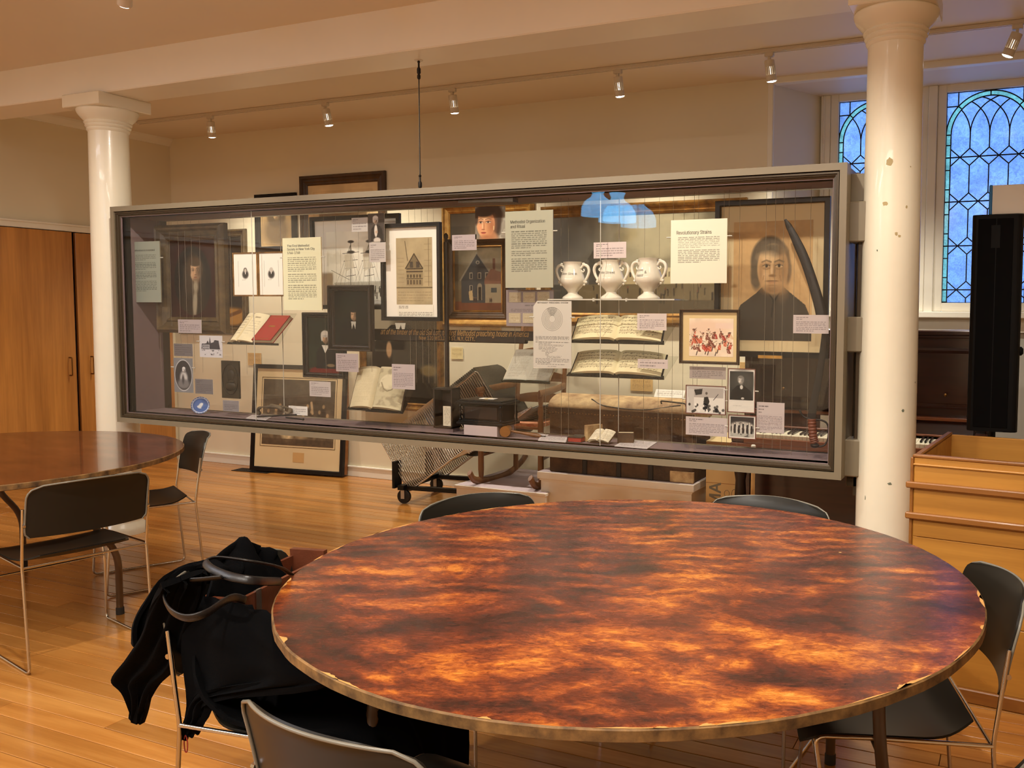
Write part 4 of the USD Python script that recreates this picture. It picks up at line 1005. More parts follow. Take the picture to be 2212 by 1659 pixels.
# the ticket board and the preaching-plan sheet
R = rect4((1094, 628), (1196, 624), (1197, 703), (1095, 707), 3.79); c = canvas_for(R, (140, 128, 128), .0019); c.lines(.40, .80, .40, .46, 1, (66, 58, 58), .6, 2, .8); c.lines(.1, .9, .52, .60, 2, (66, 58, 58), .5, 4, .8)
o = sheet_card("ticket_board", "mauve board with six small old paper tickets", "display board", R, 3.79, c, t=.004, bg="case_lining")
for i, (u, v) in enumerate(((.07, .07), (.37, .07), (.67, .06), (.06, .64), (.36, .64), (.66, .63))):
    w_, h_ = (R[1] - R[0]) * .25, (R[3] - R[2]) * .27; t0 = R[0] + u * (R[1] - R[0]); v0 = R[3] - v * (R[3] - R[2]); tk = Art(26, 22, (190, 176, 148)); tk.rect(.06, .08, .94, .92, (160, 146, 118)); tk.rect(.10, .12, .90, .88, (192, 178, 150)); tk.lines(.16, .86, .2, .82, 5, (120, 100, 70), .6, i, .6)
    part(o, "ticket", join(tk.mesh(t0, t0 + w_, v0 - h_, v0, 3.784)[0]), M["paper"], color=tk.colors())
Y_ = 3.755
A = [onY(*q, Y_) for q in ((1161, 651), (1235, 650), (1231, 796), (1153, 795), (1155, 662))]
R = (A[3][0] - .0, A[1][0], A[2][2], A[1][2]); c = canvas_for(R, (206, 200, 190), .0013)
dx = np.hypot((c.u - .50) * c.asp, c.v - .27)
for k, rr in enumerate((.055, .075, .095, .115, .135, .155, .178)):
    ri = rr * .98
    c.mix(np.clip(1 - np.abs(dx - ri) / .0045, 0, 1), (96, 92, 84), .85)
for k, rr in enumerate((.062, .084, .104, .126, .148, .168)):
    th = np.arctan2((c.u - .5) * c.asp, .27 - c.v); c.mix(((np.abs(dx - rr) < .006) & (np.abs(th) < .55) & (np.sin(th * (60 + 9 * k)) > -.2)).astype(float), (50, 48, 46), .8)
c.lines(.06, .94, .525, .60, 4, (54, 52, 50), .75, 3, .1); c.lines(.06, .94, .606, .63, 1, (54, 52, 50), .75, 4, 1)
for k, (u0, u1) in enumerate(((.14, .48), (.14, .80), (.14, .78), (.14, .58), (.14, .64), (.14, .62), (.22, .60), (.32, .52), (.32, .42), (.32, .41), (.36, .74), (.36, .72))): c.lines(u0, u1, .632 + .0185 * k, .648 + .0185 * k, 1, (54, 52, 50), .75, 20 + k, 1)
c.lines(.06, .94, .858, .935, 4, (54, 52, 50), .75, 9, .45); c.lines(.10, .84, .94, .957, 1, (54, 52, 50), .75, 12, 1); c.lines(.38, .62, .972, .985, 1, (70, 66, 62), .7, 13, 1)
o = thing("plan_sheet", "white printed sheet with concentric circles above lines of text", "printed sheet")
cut = [(R[0] + .0, A[3][2]), (R[1], R[2]), (R[1] + .0, R[3]), (A[0][0], R[3]), (R[0], A[4][2])]
part(o, "board", extrude(cut, .003, to_xz(Y_)), M["mat_white"])
m_, cc = c.mesh(*R, Y_ - .0036)
keep = np.array([not (v[0] - R[0] < (A[0][0] - R[0]) * (1 - (R[3] - v[2]) / (R[3] - A[4][2]))) for v in m_.vertices])
m_ = trimesh.Trimesh(m_.vertices, m_.faces[keep[m_.faces].all(1)], process=False)
part(o, "printed_face", m_, M["paper"], color=cc)
part(o, "heading", text_on_wall("METHODIST  PREACHING  SYSTEM", .0065, R[0] + (R[1] - R[0]) * .11, Y_ - .004, R[3] - (R[3] - R[2]) * .037, width=(R[1] - R[0]) * .8, depth=.0004), M["ink"])
for x, s in ((R[0], -1), (R[1], 1)): part(o, "clip", rod((x - s * .004, Y_ - .004, onY(1190, 685, Y_)[2]), (x + s * .02, Y_ - .004, onY(1190, 685, Y_)[2]), .003, 8), M["clip"], smooth=True)

# ---- three love-feast mugs on an acrylic shelf
ys0, ys1 = 3.75, 3.93
zs = onY(1320, 646, 3.80)[2]
sx0, sx1 = onY(1190, 646, 3.78)[0], onY(1462, 646, 3.78)[0]
o = thing("acrylic_shelf", "long clear acrylic shelf under the three white mugs", "shelf")
part(o, "shelf", box(sx0, sx1, ys0, ys1, zs - .006, zs), M["acrylic"])
part(o, "shelf_edge", box(sx0, sx1, ys0 - .002, ys0, zs - .006, zs), M["clip"])
for x in (onY(1282, 648, 3.75)[0], onY(1353, 648, 3.75)[0]): part(o, "shelf_clip", box(x - .003, x + .003, ys0 - .004, ys0 + .01, zs - .012, zs + .004), M["clip"])
RX = [onY(1297, 640, 3.742)[0], onY(1337, 640, 3.935)[0]]
for x, y, l in ((RX[0], 3.742, "tall steel rod in front of the three mugs, spanning the whole case height"), (RX[1], 3.935, "tall steel rod behind the three mugs"), (onY(547, 640, 3.735)[0], 3.735, "tall steel rod in front of the open book and red book"), (onY(610, 700, 3.938)[0], 3.938, "tall steel rod behind the red book's cradle")):
    single("steel_rod", rod((x, y, IN[2]), (x, y, IN[3]), .0022, 8), M["clip"], l, "rod", smooth=True)
def wrap(m, rfun, th0, z0, yc=0):
    """lay lettering (x along the round, y up) on a turned body facing -y"""
    v = m.vertices.copy(); z = z0 + v[:, 1]; r = rfun(z) + .0004 + v[:, 2]; th = -PI / 2 + th0 + v[:, 0] / rfun(np.full(len(v), z0)); v2 = np.stack([r * np.cos(th), r * np.sin(th), z], 1)
    return trimesh.Trimesh(v2, m.faces, process=False)
MP = np.array([(.050, 0), (.0515, .004), (.048, .010), (.036, .018), (.026, .024), (.0235, .030), (.030, .040), (.044, .054), (.056, .068), (.0615, .080), (.0610, .094), (.055, .112), (.0475, .130), (.0425, .146), (.0415, .156), (.0435, .164), (.047, .169), (.0475, .171)]) * [1.0, 1.06]
INNER = np.array([(.0455, .171), (.040, .160), (.040, .150), (.050, .110), (.050, .085), (.02, .045)]) * [1, 1.06]
def mug(px, label, words, rz, s):
    p = onY(px, 643, 3.83); o = thing("two_handled_mug", label, "mug", (p[0], 3.83, zs + .0005), 0, None)
    prof = np.vstack([MP, INNER]) * s
    part(o, "body", lathe(prof, 40), M["china"], smooth=50)
    rf = lambda z: np.interp(z, MP[:, 1] * s, MP[:, 0] * s)
    for sg_ in (-1, 1):
        P = spline([(.044, 0, .150), (.058, 0, .166), (.078, 0, .160), (.087, 0, .140), (.082, 0, .116), (.070, 0, .094), (.0605, 0, .080)], 26) * s
        Q = spline([(.046, 0, .140), (.055, 0, .132), (.062, 0, .138), (.058, 0, .146)], 12) * s
        rr = np.interp(np.linspace(0, 1, 26), [0, .3, .7, 1], [.0058, .0078, .0068, .0055]) * s
        h = join(tube(P, rr, 10), tube(Q, .0036 * s, 8), ball(np.array((.058, 0, .172)) * s, .0075 * s, 1, (1.2, 1, .8)), ball(np.array((.071, 0, .082)) * s, .0075 * s, 1), ball(np.array((.0615, 0, .070)) * s, .0065 * s, 1))
        h = mapped(h, rotm([0, 0, 1], (0 if sg_ > 0 else 180) + rz)); part(o, "handle", h, M["china"], smooth=50)
    ls = []
    for wd, th0, z in words: ls.append(wrap(text(wd, .012 * s, .0004), rf, th0, z * s))
    part(o, "lettering", join(*ls), M["ink_soft"])
    return o
mug(1237, "white two-handled mug with gothic lettering, left one of three on the acrylic shelf", [("John Street", -.72, .116)], 4, 1.0)
mug(1320, "white two-handled mug with gothic lettering, middle one of three on the acrylic shelf", [("John Street", -.85, .116)], 2, 1.03)
mug(1401, "white two-handled mug with slanting lettering, right one of three on the acrylic shelf", [("Love", -.80, .122), ("Feast", -.72, .098), ("&", .05, .112)], -6, 1.06)
caption((1283, 524), (1353, 557), 3.80, "pinkish caption card hanging above the three white mugs", 4, (218, 202, 200), seed=43)

# ---- music books on acrylic shelves
def music(tl, label, ya, yb, q, zn, zf, seed, dark=(226, 212, 170), th=.016):
    o = thing("open_music_book", label, "book")
    A, B, C_ = (q[0], ya, zn), (q[1], ya, zn), (q[2], yb, zf)
    open_book(o, A, B, C_, th, art_l=book_page(44, 40, 6, seed, dark, music=True), art_r=book_page(44, 40, 6, seed + 9, dark, music=True), cover="leather_dark")
    return o
def shelf_for(label, q, ya, yb, zn, zf):
    o = thing("sloping_shelf", label, "shelf")
    part(o, "acrylic_shelf", tm(*_slab((q[0] - .02, ya - .012, zn - .002), (q[1] + .02, ya - .012, zn - .002), (q[1] + .03, yb + .01, zf), (q[0] - .01, yb + .01, zf), .004)), M["acrylic"])
    part(o, "acrylic_lip", box(q[0] - .02, q[1] + .02, ya - .016, ya - .012, zn - .006, zn + .014), M["acrylic"])
for (pa, pb, pc, l1, l2, sd) in (((1236, 738), (1428, 741), (1252, 690), "upper open music book with yellowed pages on a sloping acrylic shelf", "upper sloping acrylic shelf under a music book", 3), ((1234, 810), (1428, 814), (1252, 764), "lower open music book with curled pages on a sloping acrylic shelf", "lower sloping acrylic shelf under a music book", 17)):
    a, b, cc = onY(*pa, 3.775), onY(*pb, 3.775), onY(*pc, 3.91)
    q = (a[0], b[0], cc[0]); shelf_for(l2, q, 3.775, 3.91, a[2], cc[2]); music(None, l1, 3.775, 3.905, q, a[2] + .004, cc[2] + .002, sd)
caption((1377, 677), (1440, 714), 3.755, "pinkish caption card over the upper music book", 5, (214, 200, 196), seed=47)
caption((1378, 775), (1443, 797), 3.755, "pinkish caption card over the lower music book", 2, (210, 196, 192), seed=53, heads=1)
# acrylic cradle with a thin ledger by the circles sheet
a, b, cc = onY(1088, 822, 3.80), onY(1186, 824, 3.80), onY(1117, 757, 3.93)
o = thing("book_cradle", "clear acrylic cradle holding a thin old ledger beside the circles sheet", "book stand")
part(o, "acrylic_shelf", tm(*_slab((a[0] - .01, 3.79, a[2] - .004), (b[0] + .01, 3.79, a[2] - .004), (b[0] + .03, 3.93, cc[2]), (a[0] + .03, 3.93, cc[2]), .004)), M["acrylic"]); part(o, "acrylic_lip", box(a[0] - .01, b[0] + .01, 3.785, 3.79, a[2] - .01, a[2] + .012), M["acrylic"])
o = thing("open_ledger", "thin grey open ledger on a steep acrylic cradle above the rocking chair", "book")
open_book(o, (a[0], 3.80, a[2]), (b[0], 3.80, a[2]), (cc[0], 3.925, cc[2]), .005, art_l=book_page(36, 50, 16, 5, (178, 172, 156), (116, 108, 92)), art_r=book_page(36, 50, 16, 8, (172, 166, 150), (116, 108, 92)), cover="page")
# the big Bible with a map and its card
a, b, cc = onY(758, 882, 3.79), onY(868, 890, 3.79), onY(778, 797, 3.92)
o = thing("book_cradle", "clear acrylic cradle holding the large open old book in front of the stacked chairs", "book stand")
part(o, "acrylic_shelf", tm(*_slab((a[0] - .015, 3.775, a[2] - .004), (b[0] + .02, 3.775, a[2] - .004), (b[0] + .035, 3.93, cc[2] + .01), (a[0] + .02, 3.93, cc[2] + .01), .004)), M["acrylic"]); part(o, "acrylic_lip", box(a[0] - .015, b[0] + .02, 3.77, 3.775, a[2] - .01, a[2] + .012), M["acrylic"])
part(o, "acrylic_foot", box(a[0] + .04, b[0] - .02, 3.86, 3.864, IN[2], a[2] + .05), M["acrylic"])
o = thing("open_bible", "large old open book with a printed map page, leaning on an acrylic cradle", "book")
pm = Art(44, 60, (186, 174, 142)); pm.ell(.5, .38, .32, .20, (208, 196, 164), .1); pm.blot(.5, 9, 3, (128, 116, 92), .5); pm.ell(.5, .40, .26, .15, (204, 192, 160), .2); pm.line([(.24, .40), (.36, .55), (.5, .60), (.64, .55), (.76, .40)], .012, (120, 106, 80)); pm.rect(0, 0, 1, .04, (196, 184, 152)); pm.rect(0, .95, 1, 1, (196, 184, 152))
open_book(o, (a[0], 3.785, a[2]), (b[0], 3.785, a[2]), (cc[0], 3.915, cc[2]), .026, art_l=book_page(40, 60, 20, 21, (204, 190, 156), (176, 160, 126)), art_r=pm, split=.48)
caption((847, 786), (897, 842), 3.755, "mauve caption card standing before the large open old book", 9, (184, 172, 174), seed=59)

# ---- wooden boxes on the case floor
o = thing("open_box", "small dark wooden box standing on end with a handwritten slip inside", "box")
q0 = onY(936, 912, 3.80); q1 = onY(977, 916, 3.80); zt = onY(945, 838, 3.80)[2]; z0_ = IN[2] + .02
w_ = q1[0] - q0[0]; t_ = .010
for nm, bb in (("side", (q0[0], q0[0] + t_, 3.80, 3.875, z0_, zt)), ("side", (q1[0] - t_, q1[0], 3.80, 3.875, z0_, zt)), ("end", (q0[0], q1[0], 3.80, 3.875, z0_, z0_ + t_)), ("end", (q0[0], q1[0], 3.80, 3.875, zt - t_, zt)), ("back", (q0[0], q1[0], 3.865, 3.875, z0_, zt))): part(o, nm, box(*bb, .0015), M["dark_wood"])
part(o, "riser", box(q0[0] + .004, q1[0] - .004, 3.81, 3.87, IN[2], z0_), M["case_lining"])
sl_ = Art(22, 60, (216, 206, 184)); sl_.lines(.1, .9, .06, .94, 13, (90, 80, 66), .6, 3, .7)
m_, cc2 = sl_.mesh(q0[0] + w_ * .45, q0[0] + w_ * .86, z0_ + .012, z0_ + (zt - z0_) * .55, 3.812); m_.apply_transform(trimesh.transformations.concatenate_matrices(rotm([1, 0, 0], -12, (0, 0, 0))) if False else np.eye(4))
part(o, "paper_slip", m_, M["paper"], color=cc2)
o = thing("carved_chest", "small black chest with turned corner columns on a mauve block", "chest")
q0, q1 = onY(996, 913, 3.775), onY(1082, 922, 3.775); zf = IN[2]
zb = onY(1040, 916, 3.775)[2]; 
part(o, "block", box(onY(1002, 950, 3.765)[0], onY(1063, 954, 3.765)[0] + .03, 3.765, 3.93, zf, zf + .052, .001), M["mauve_top"])
zb = zf + .052; zt = onY(1040, 868, 3.78)[2]; xa, xb = onY(992, 900, 3.78)[0], onY(1082, 905, 3.78)[0] + .005
part(o, "base_moulding", join(box(xa - .01, xb + .012, 3.765, 3.94, zb, zb + .014, .004), box(xa - .002, xb + .004, 3.773, 3.935, zb + .012, zb + .022, .003)), M["black"])
part(o, "body", box(xa + .014, xb - .014, 3.79, 3.925, zb + .02, zt - .014), M["black"])
part(o, "panel", join(box(xa + .03, xb - .03, 3.786, 3.791, zb + .03, zt - .026, .002)), M["dark_wood"])
part(o, "lid", join(box(xa - .012, xb + .014, 3.763, 3.942, zt - .016, zt, .005), box(xa + .002, xb, 3.775, 3.935, zt - .002, zt + .008, .003)), M["black"])
for X in (xa + .006, xb - .006):
    for Y in (3.782, 3.93):
        hc_ = zt - .016 - (zb + .02); part(o, "corner_column", lathe([(.007, zb + .02), (.009, zb + .026), (.005, zb + .034), (.008, zb + .02 + hc_ * .4), (.0085, zb + .02 + hc_ * .5), (.005, zb + .02 + hc_ * .6), (.0055, zt - .032), (.009, zt - .026), (.007, zt - .016)], 12, (X, Y, 0)), M["black"], smooth=40)
o = thing("folded_paper", "folded white paper tied on top of the small black chest", "paper", ((xa + xb) / 2 + .005, 3.85, zt + .0085))
part(o, "sheet", box(-.045, .045, -.022, .022, 0, .003, .001), M["mat_white"]); part(o, "band", box(-.010, .010, -.0235, .0235, -.0002, .0042), M["mat_cream"])
# gavel
p = onY(1093, 935, 3.80); o = thing("wooden_gavel", "brown wooden gavel lying on the case floor beside the black chest", "gavel", (p[0], 3.80, IN[2]), math.radians(14))
HD = mapped(lathe([(.026, -.036), (.028, -.032), (.028, -.014), (.0255, -.010), (.0255, .010), (.028, .014), (.028, .032), (.026, .036)], 28), rotm([1, 0, 0], 90)); HD = mapped(HD, rotm([0, 0, 1], 10)); HD.apply_translation((0, 0, .0285))
part(o, "head", HD, M["pine_dark"], smooth=40)
Hh = mapped(lathe([(.006, 0), (.0065, .03), (.0075, .07), (.0105, .12), (.011, .15), (.006, .165)], 14), rotm([0, 1, 0], 98)); Hh.apply_translation((.022, -.002, .030)); part(o, "handle", Hh, M["chair_wood"], smooth=40)
# cards and little books on the floor of the case
def flat_card(quad, z, label, seed, n=6, tilt=.0, bg=(206, 196, 194)):
    P = [onZ(*q, z + .003) for q in quad]; o = thing("flat_card", label, "caption card")
    A, B, C_ = P[3], P[2], P[0]; a = Art(46, 30, bg); a.lines(.08, .92, .1, .9, n, (84, 76, 78), .5, seed, .6)
    nu, nv = a.w, a.h
    def fn(u, v): 
        Q = np.array(A) + u[..., None] * (np.array(B) - A) + v[..., None] * (np.array(C_) - A); return Q[..., 0], Q[..., 1], Q[..., 2]
    m_ = sheet(fn, nu, nv, .0028); c2 = a.colors().reshape(nv, nu, 3)[::-1].transpose(1, 0, 2).reshape(-1, 3)
    part(o, "card", m_, M["paper"], color=np.vstack([c2, c2 * .7]))
    return o
zf = IN[2]
flat_card([(1168, 941), (1228, 944), (1222, 955), (1162, 951)], zf, "flat pale caption card between the gavel and the red book", 3)
flat_card([(1160, 936), (1180, 938), (1178, 944), (1152, 941)], zf, "small flat grey card lying behind the gavel", 4, 3)
flat_card([(1352, 949), (1420, 954), (1398, 969), (1327, 963)], zf, "large flat pale caption card lying right of the small open book", 5, 8)
flat_card([(545, 896), (598, 899), (575, 907), (531, 903)], zf, "flat pale card at the foot of the gnarled wood", 6, 4)
def small_book(px, py, Y, w, d, h, rz, m, label, spine=None):
    p = onY(px, py, Y); o = thing("small_book", label, "book", (p[0], Y, zf), math.radians(rz))
    part(o, "pages", box(-w / 2 + .002, w / 2 - .003, -d / 2 + .003, d / 2 - .003, .003, h - .003), M[spine or "page"])
    part(o, "cover", join(box(-w / 2, w / 2, -d / 2, d / 2, 0, .003, .001), box(-w / 2, w / 2, -d / 2, d / 2, h - .003, h, .001), box(-w / 2, -w / 2 + .003, -d / 2, d / 2, 0, h, .001)), M[m])
    return o
small_book(1249, 945, 3.82, .075, .10, .026, 4, "leather_dark", "small thick book with red page edges lying on the case floor", "red_cloth")
o = thing("standing_book", "small tan book standing upright behind the little open book", "book", (onY(1282, 940, 3.86)[0], 3.86, zf), math.radians(-28))
part(o, "pages", box(-.010, .010, -.042, .044, .002, .078), M["page"]); part(o, "cover", join(box(-.0135, -.010, -.045, .046, 0, .081, .001), box(.010, .0135, -.045, .046, 0, .081, .001), box(-.0135, .0135, -.047, -.042, 0, .081, .002)), M["hide"])
o = thing("little_open_book", "little open book with white pages on the case floor", "book")
pa, pb, pc = onZ(1277, 955, zf), onZ(1333, 961, zf), onZ(1290, 940, zf + .045)
open_book(o, (pa[0], 3.78, zf + .006), (pa[0] + .115, 3.775, zf + .006), (pa[0] + .018, 3.83, zf + .052), .014, art_l=book_page(26, 30, 12, 4, (226, 216, 190)), art_r=book_page(26, 30, 12, 6, (226, 216, 190)), cover="hide_dark")
o = thing("propped_book", "small brown book propping up the little open book", "book", (onY(1352, 944, 3.87)[0], 3.87, zf), math.radians(20)); part(o, "pages", box(-.036, .036, -.02, .02, .002, .05), M["page"]); part(o, "cover", join(box(-.04, .04, -.023, -.02, 0, .052, .001), box(-.04, .04, .02, .023, 0, .052, .001), box(-.04, -.036, -.022, .022, 0, .052)), M["hide_dark"])
# gnarled wood relic, its little card
o = thing("gnarled_wood", "gnarled looped piece of old wood lying on the case floor", "wood relic")
G = lambda px, py, Y, dz=0: (lambda p: (p[0], Y, p[2] + dz))(onY(px, py, Y))
P = spline([G(560, 896, 3.82), G(558, 884, 3.81), G(570, 879, 3.80), G(600, 880, 3.80), G(612, 887, 3.81), G(622, 893, 3.82), G(627, 884, 3.84), G(612, 879, 3.85), G(585, 877, 3.85)], 50); n_ = np.linspace(0, 9, 50)
part(o, "looped_branch", tube(P, .0085 + .003 * np.sin(n_ * 2.3) + .002 * np.sin(n_ * 5.1), 10), M["root"], smooth=50)
part(o, "flat_bar", join(rod(G(556, 900, 3.80), G(640, 896, 3.80), .005, 8), rod(G(618, 902, 3.775), G(655, 906, 3.77), .0045, 8), ball(G(655, 906, 3.77), .007, 1)), M["iron"], smooth=40)
caption((624, 876), (665, 898), 3.85, "white caption card standing behind the gnarled wood", 3, (224, 218, 212), seed=61, heads=1)

# ---- right end of the case
R = rect4((1537, 433), (1789, 425), (1791, 773), (1549, 771), 3.925); MR = rect4((1582, 484), (1751, 468), (1752, 738), (1578, 734), 3.915)
c = canvas_for(MR, (196, 158, 108), .0024); c.blot(.10, 3, 2); c.ell(.5, .5, .9, .9, (214, 176, 124), 1.2, .35)
c.poly([(-.05, 1.05), (.02, .80), (.10, .70), (.30, .60), (.40, .53), (.62, .53), (.70, .58), (.92, .70), (1.02, .86), (1.05, 1.05)], (70, 62, 52)); c.poly([(.38, .54), (.52, .66), (.64, .55)], (96, 84, 66)); c.line([(.40, .55), (.52, .66), (.50, .8)], .006, (40, 36, 32)); c.line([(.64, .55), (.54, .66)], .006, (40, 36, 32))
c.ell(.47, .33, .245, .205, (96, 84, 68), .12); c.ell(.30, .44, .075, .13, (104, 92, 74), .4); c.ell(.285, .505, .05, .028, (112, 98, 78), .3); c.ell(.69, .41, .05, .11, (112, 98, 80), .4)
for k in range(9): c.line([(.30 + .05 * k, .20 + .012 * abs(k - 4)), (.285 + .052 * k, .30)], .004, (120, 106, 84), .5)
c.ell(.505, .395, .195, .205, (206, 168, 120), .10); c.ell(.515, .49, .165, .115, (204, 166, 118), .25); c.ell(.50, .245, .175, .055, (104, 92, 74), .5)
c.ell(.635, .42, .09, .19, (160, 124, 84), 1.0, .75); c.ell(.52, .575, .15, .04, (150, 116, 80), .9, .8); c.ell(.44, .30, .12, .045, (222, 188, 142), .9, .7); c.ell(.40, .45, .06, .04, (220, 184, 138), .9, .6); c.ell(.355, .43, .03, .12, (170, 134, 94), .9, .5)
for x in (.425, .585):
    c.ell(x, .370, .062, .028, (160, 126, 88), .9, .8); c.ell(x, .374, .046, .013, (196, 166, 124), .5); c.ell(x + .002, .373, .017, .013, (62, 52, 42), .4); c.line([(x - .048, .372), (x, .360), (x + .046, .372)], .0035, (74, 60, 46), .85); c.line([(x - .055, .340), (x, .326), (x + .058, .340)], .007, (112, 92, 68), .75); c.line([(x - .04, .396), (x, .403), (x + .045, .394)], .0025, (140, 110, 76), .8)
c.ell(.525, .415, .022, .055, (164, 128, 88), .8, .7); c.ell(.495, .41, .018, .05, (224, 190, 146), .8, .7); c.ell(.505, .455, .045, .012, (142, 108, 72), .6, .85); c.ell(.50, .50, .085, .0055, (112, 82, 58), .6, .9); c.ell(.505, .513, .06, .012, (176, 134, 96), .7, .8); c.ell(.505, .535, .05, .007, (158, 122, 84), .9, .8)
c.line([(.395, .455), (.385, .49)], .004, (160, 124, 86), .7); c.line([(.60, .455), (.615, .50)], .004, (140, 106, 74), .8); c.blot(.10, 5, 8); c.blot(.07, 24, 4)
o = framed("portrait_drawing", "large charcoal portrait of a broad-faced man in a cream mount and black frame", "framed drawing", R, 3.95, .026, .024, "black", c, "flat", mm="mat_cream", mrect=MR, artmat="paper")
nr = rect_px(1638, 767, 1690, 775, 3.92); part(o, "name_plate", box(nr[0], nr[1], 3.915, 3.926, nr[2], nr[3]), M["gold_bright"])
# battle picture
R = rect4((1467, 668), (1596, 669), (1598, 790), (1469, 784), 3.79); MR = rect4((1486, 688), (1581, 688), (1583, 772), (1487, 769), 3.78)
c = canvas_for(MR, (244, 222, 196), .0015); c.blot(.12, 4, 2); c.ell(.4, .25, .5, .2, (238, 206, 180), .6); c.rect(.6, .12, 1, .26, (240, 210, 196), .6)
r = random.Random(11)
for k in range(46):
    x, y = r.uniform(.02, .98), r.uniform(.40, .88); col = r.choice([(190, 60, 40), (172, 44, 34), (206, 92, 60), (226, 190, 150), (236, 214, 186), (120, 52, 36)]); d_ = r.uniform(-.06, .06)
    c.poly([(x - .035, y - .08), (x + .03, y - .09), (x + .05 + d_, y + .04), (x - .03 + d_, y + .05)], col, .9); c.ell(x, y - .11, .018, .022, (150, 96, 70), .3); c.ell(x, y - .128, .022, .010, (70, 36, 30), .3); c.line([(x, y - .06), (x + r.uniform(-.12, .12), y - r.uniform(.08, .2))], .006, (90, 50, 38), .8)
    c.line([(x - .02 + d_, y + .04), (x - .04 + d_, y + .13)], .012, (238, 220, 196) if k % 3 else (50, 30, 28), .9)
    c.line([(x - .03, y - .07), (x + .03, y + .02)], .004, (240, 226, 206), .8)
framed("battle_picture", "red and white battle scene with a tan mount in a dark wooden frame", "framed print", R, 3.80, .014, .020, "walnut", c, "step", mm="card_in", mrect=MR, artmat="paper", liner=None)
caption((1490, 791), (1568, 820), 3.80, "grey caption card directly below the battle scene", 4, (168, 156, 150), seed=67)
# group of prints with thin red-brown edges
def edged(tl, br, Y, art, name, label, edge=.003):
    R = rect_px(*tl, *br, Y); o = sheet_card(name, label, "print", inset(R, edge), Y, art(R)); part(o, "edging", ring_frame(R, Y, [(0, .005), (edge, .005), (edge * 1.2, .002)]), M["red_edge"]); 
    for x, s in ((R[0], -1), (R[1], 1)): part(o, "clip", rod((x, Y - .004, (R[2] + R[3]) / 2), (x + s * .016, Y - .004, (R[2] + R[3]) / 2), .003, 8), M["clip"], smooth=True)
    return o
M["red_edge"] = plain("red_brown_edging", lin(112, 62, 50), .5)
def art1(R):
    c = canvas_for(R, (208, 202, 196), .0015); c.rect(.05, .22, .97, .96, (224, 218, 210)); c.rect(.05, .06, .95, .42, (176, 168, 162)); c.rect(.06, .1, .2, .95, (196, 190, 184)); c.poly([(.44, .68), (.46, .40), (.56, .38), (.60, .56), (.56, .72)], (24, 22, 24)); c.ell(.52, .26, .03, .05, (90, 82, 76), .3); c.line([(.48, .70), (.50, .92)], .02, (30, 28, 28)); c.line([(.57, .70), (.58, .92)], .02, (30, 28, 28)); c.line([(.70, .5), (.82, .28)], .01, (40, 38, 38)); c.poly([(.20, .14), (.42, .10), (.40, .30), (.24, .34)], (30, 28, 30))
    rr = random.Random(3)
    for k in range(26): x = rr.choice([rr.uniform(.05, .42), rr.uniform(.66, .96), rr.uniform(.2, .9)]); y = rr.uniform(.68, .96); c.ell(x, y, .03, .05, rr.choice([(40, 38, 38), (90, 86, 82), (236, 232, 226), (60, 56, 54)]), .4)
    return c
edged((1482, 831), (1568, 897), 3.80, art1, "preaching_print", "black and white print of a man preaching to a crowd with raised arms")
def art2(R):
    c = canvas_for(R, (224, 218, 208), .0014); c.rect(.05, .05, .95, .72, (44, 44, 42)); c.ell(.55, .3, .4, .25, (66, 66, 62), .8); c.poly([(.06, .72), (.12, .52), (.34, .38), (.60, .38), (.84, .50), (.94, .72)], (16, 16, 16)); c.ell(.50, .42, .06, .05, (206, 202, 194), .3); face(c, .47, .26, .085, (206, 200, 190), (120, 116, 110)); c.ell(.55, .68, .06, .025, (190, 184, 176), .3); c.lines(.2, .8, .84, .87, 1, (150, 146, 138), .6, 3); return c
edged((1573, 795), (1631, 893), 3.79, art2, "portrait_print", "black and white portrait print of a seated clergyman with a red-brown edge")
def art3(R):
    c = canvas_for(R, (226, 220, 210), .0013); c.rect(.06, .06, .94, .94, (128, 124, 116)); c.rect(.06, .06, .94, .4, (58, 56, 54)); c.ell(.5, .42, .4, .16, (176, 170, 160), .5); c.rect(.06, .78, .94, .94, (180, 176, 166)); c.blot(.6, 12, 2, (36, 34, 32), .5, (.06, .3, .94, .94))
    for k in range(10): x = .14 + .08 * k; c.line([(x, .46 - .04 * (k % 3)), (x, .76)], .03, (28, 26, 26) if k % 2 else (214, 208, 198)); c.ell(x, .40 - .04 * (k % 3), .025, .03, (206, 196, 184), .3)
    return c
edged((1574, 895), (1633, 950), 3.79, art3, "gathering_print", "small black and white print of standing figures at the bottom of the case")
caption((1482, 899), (1571, 944), 3.80, "wide mauve caption card under the print of a man preaching", 7, (200, 186, 184), seed=71)
caption((1635, 868), (1694, 937), 3.80, "tall mauve caption card right of the seated clergyman's print", 11, (196, 182, 180), seed=73, heads=3)
caption((1714, 680), (1790, 721), 3.76, "mauve caption card near the end of the case, over the curved scabbard", 6, (200, 186, 184), seed=79)
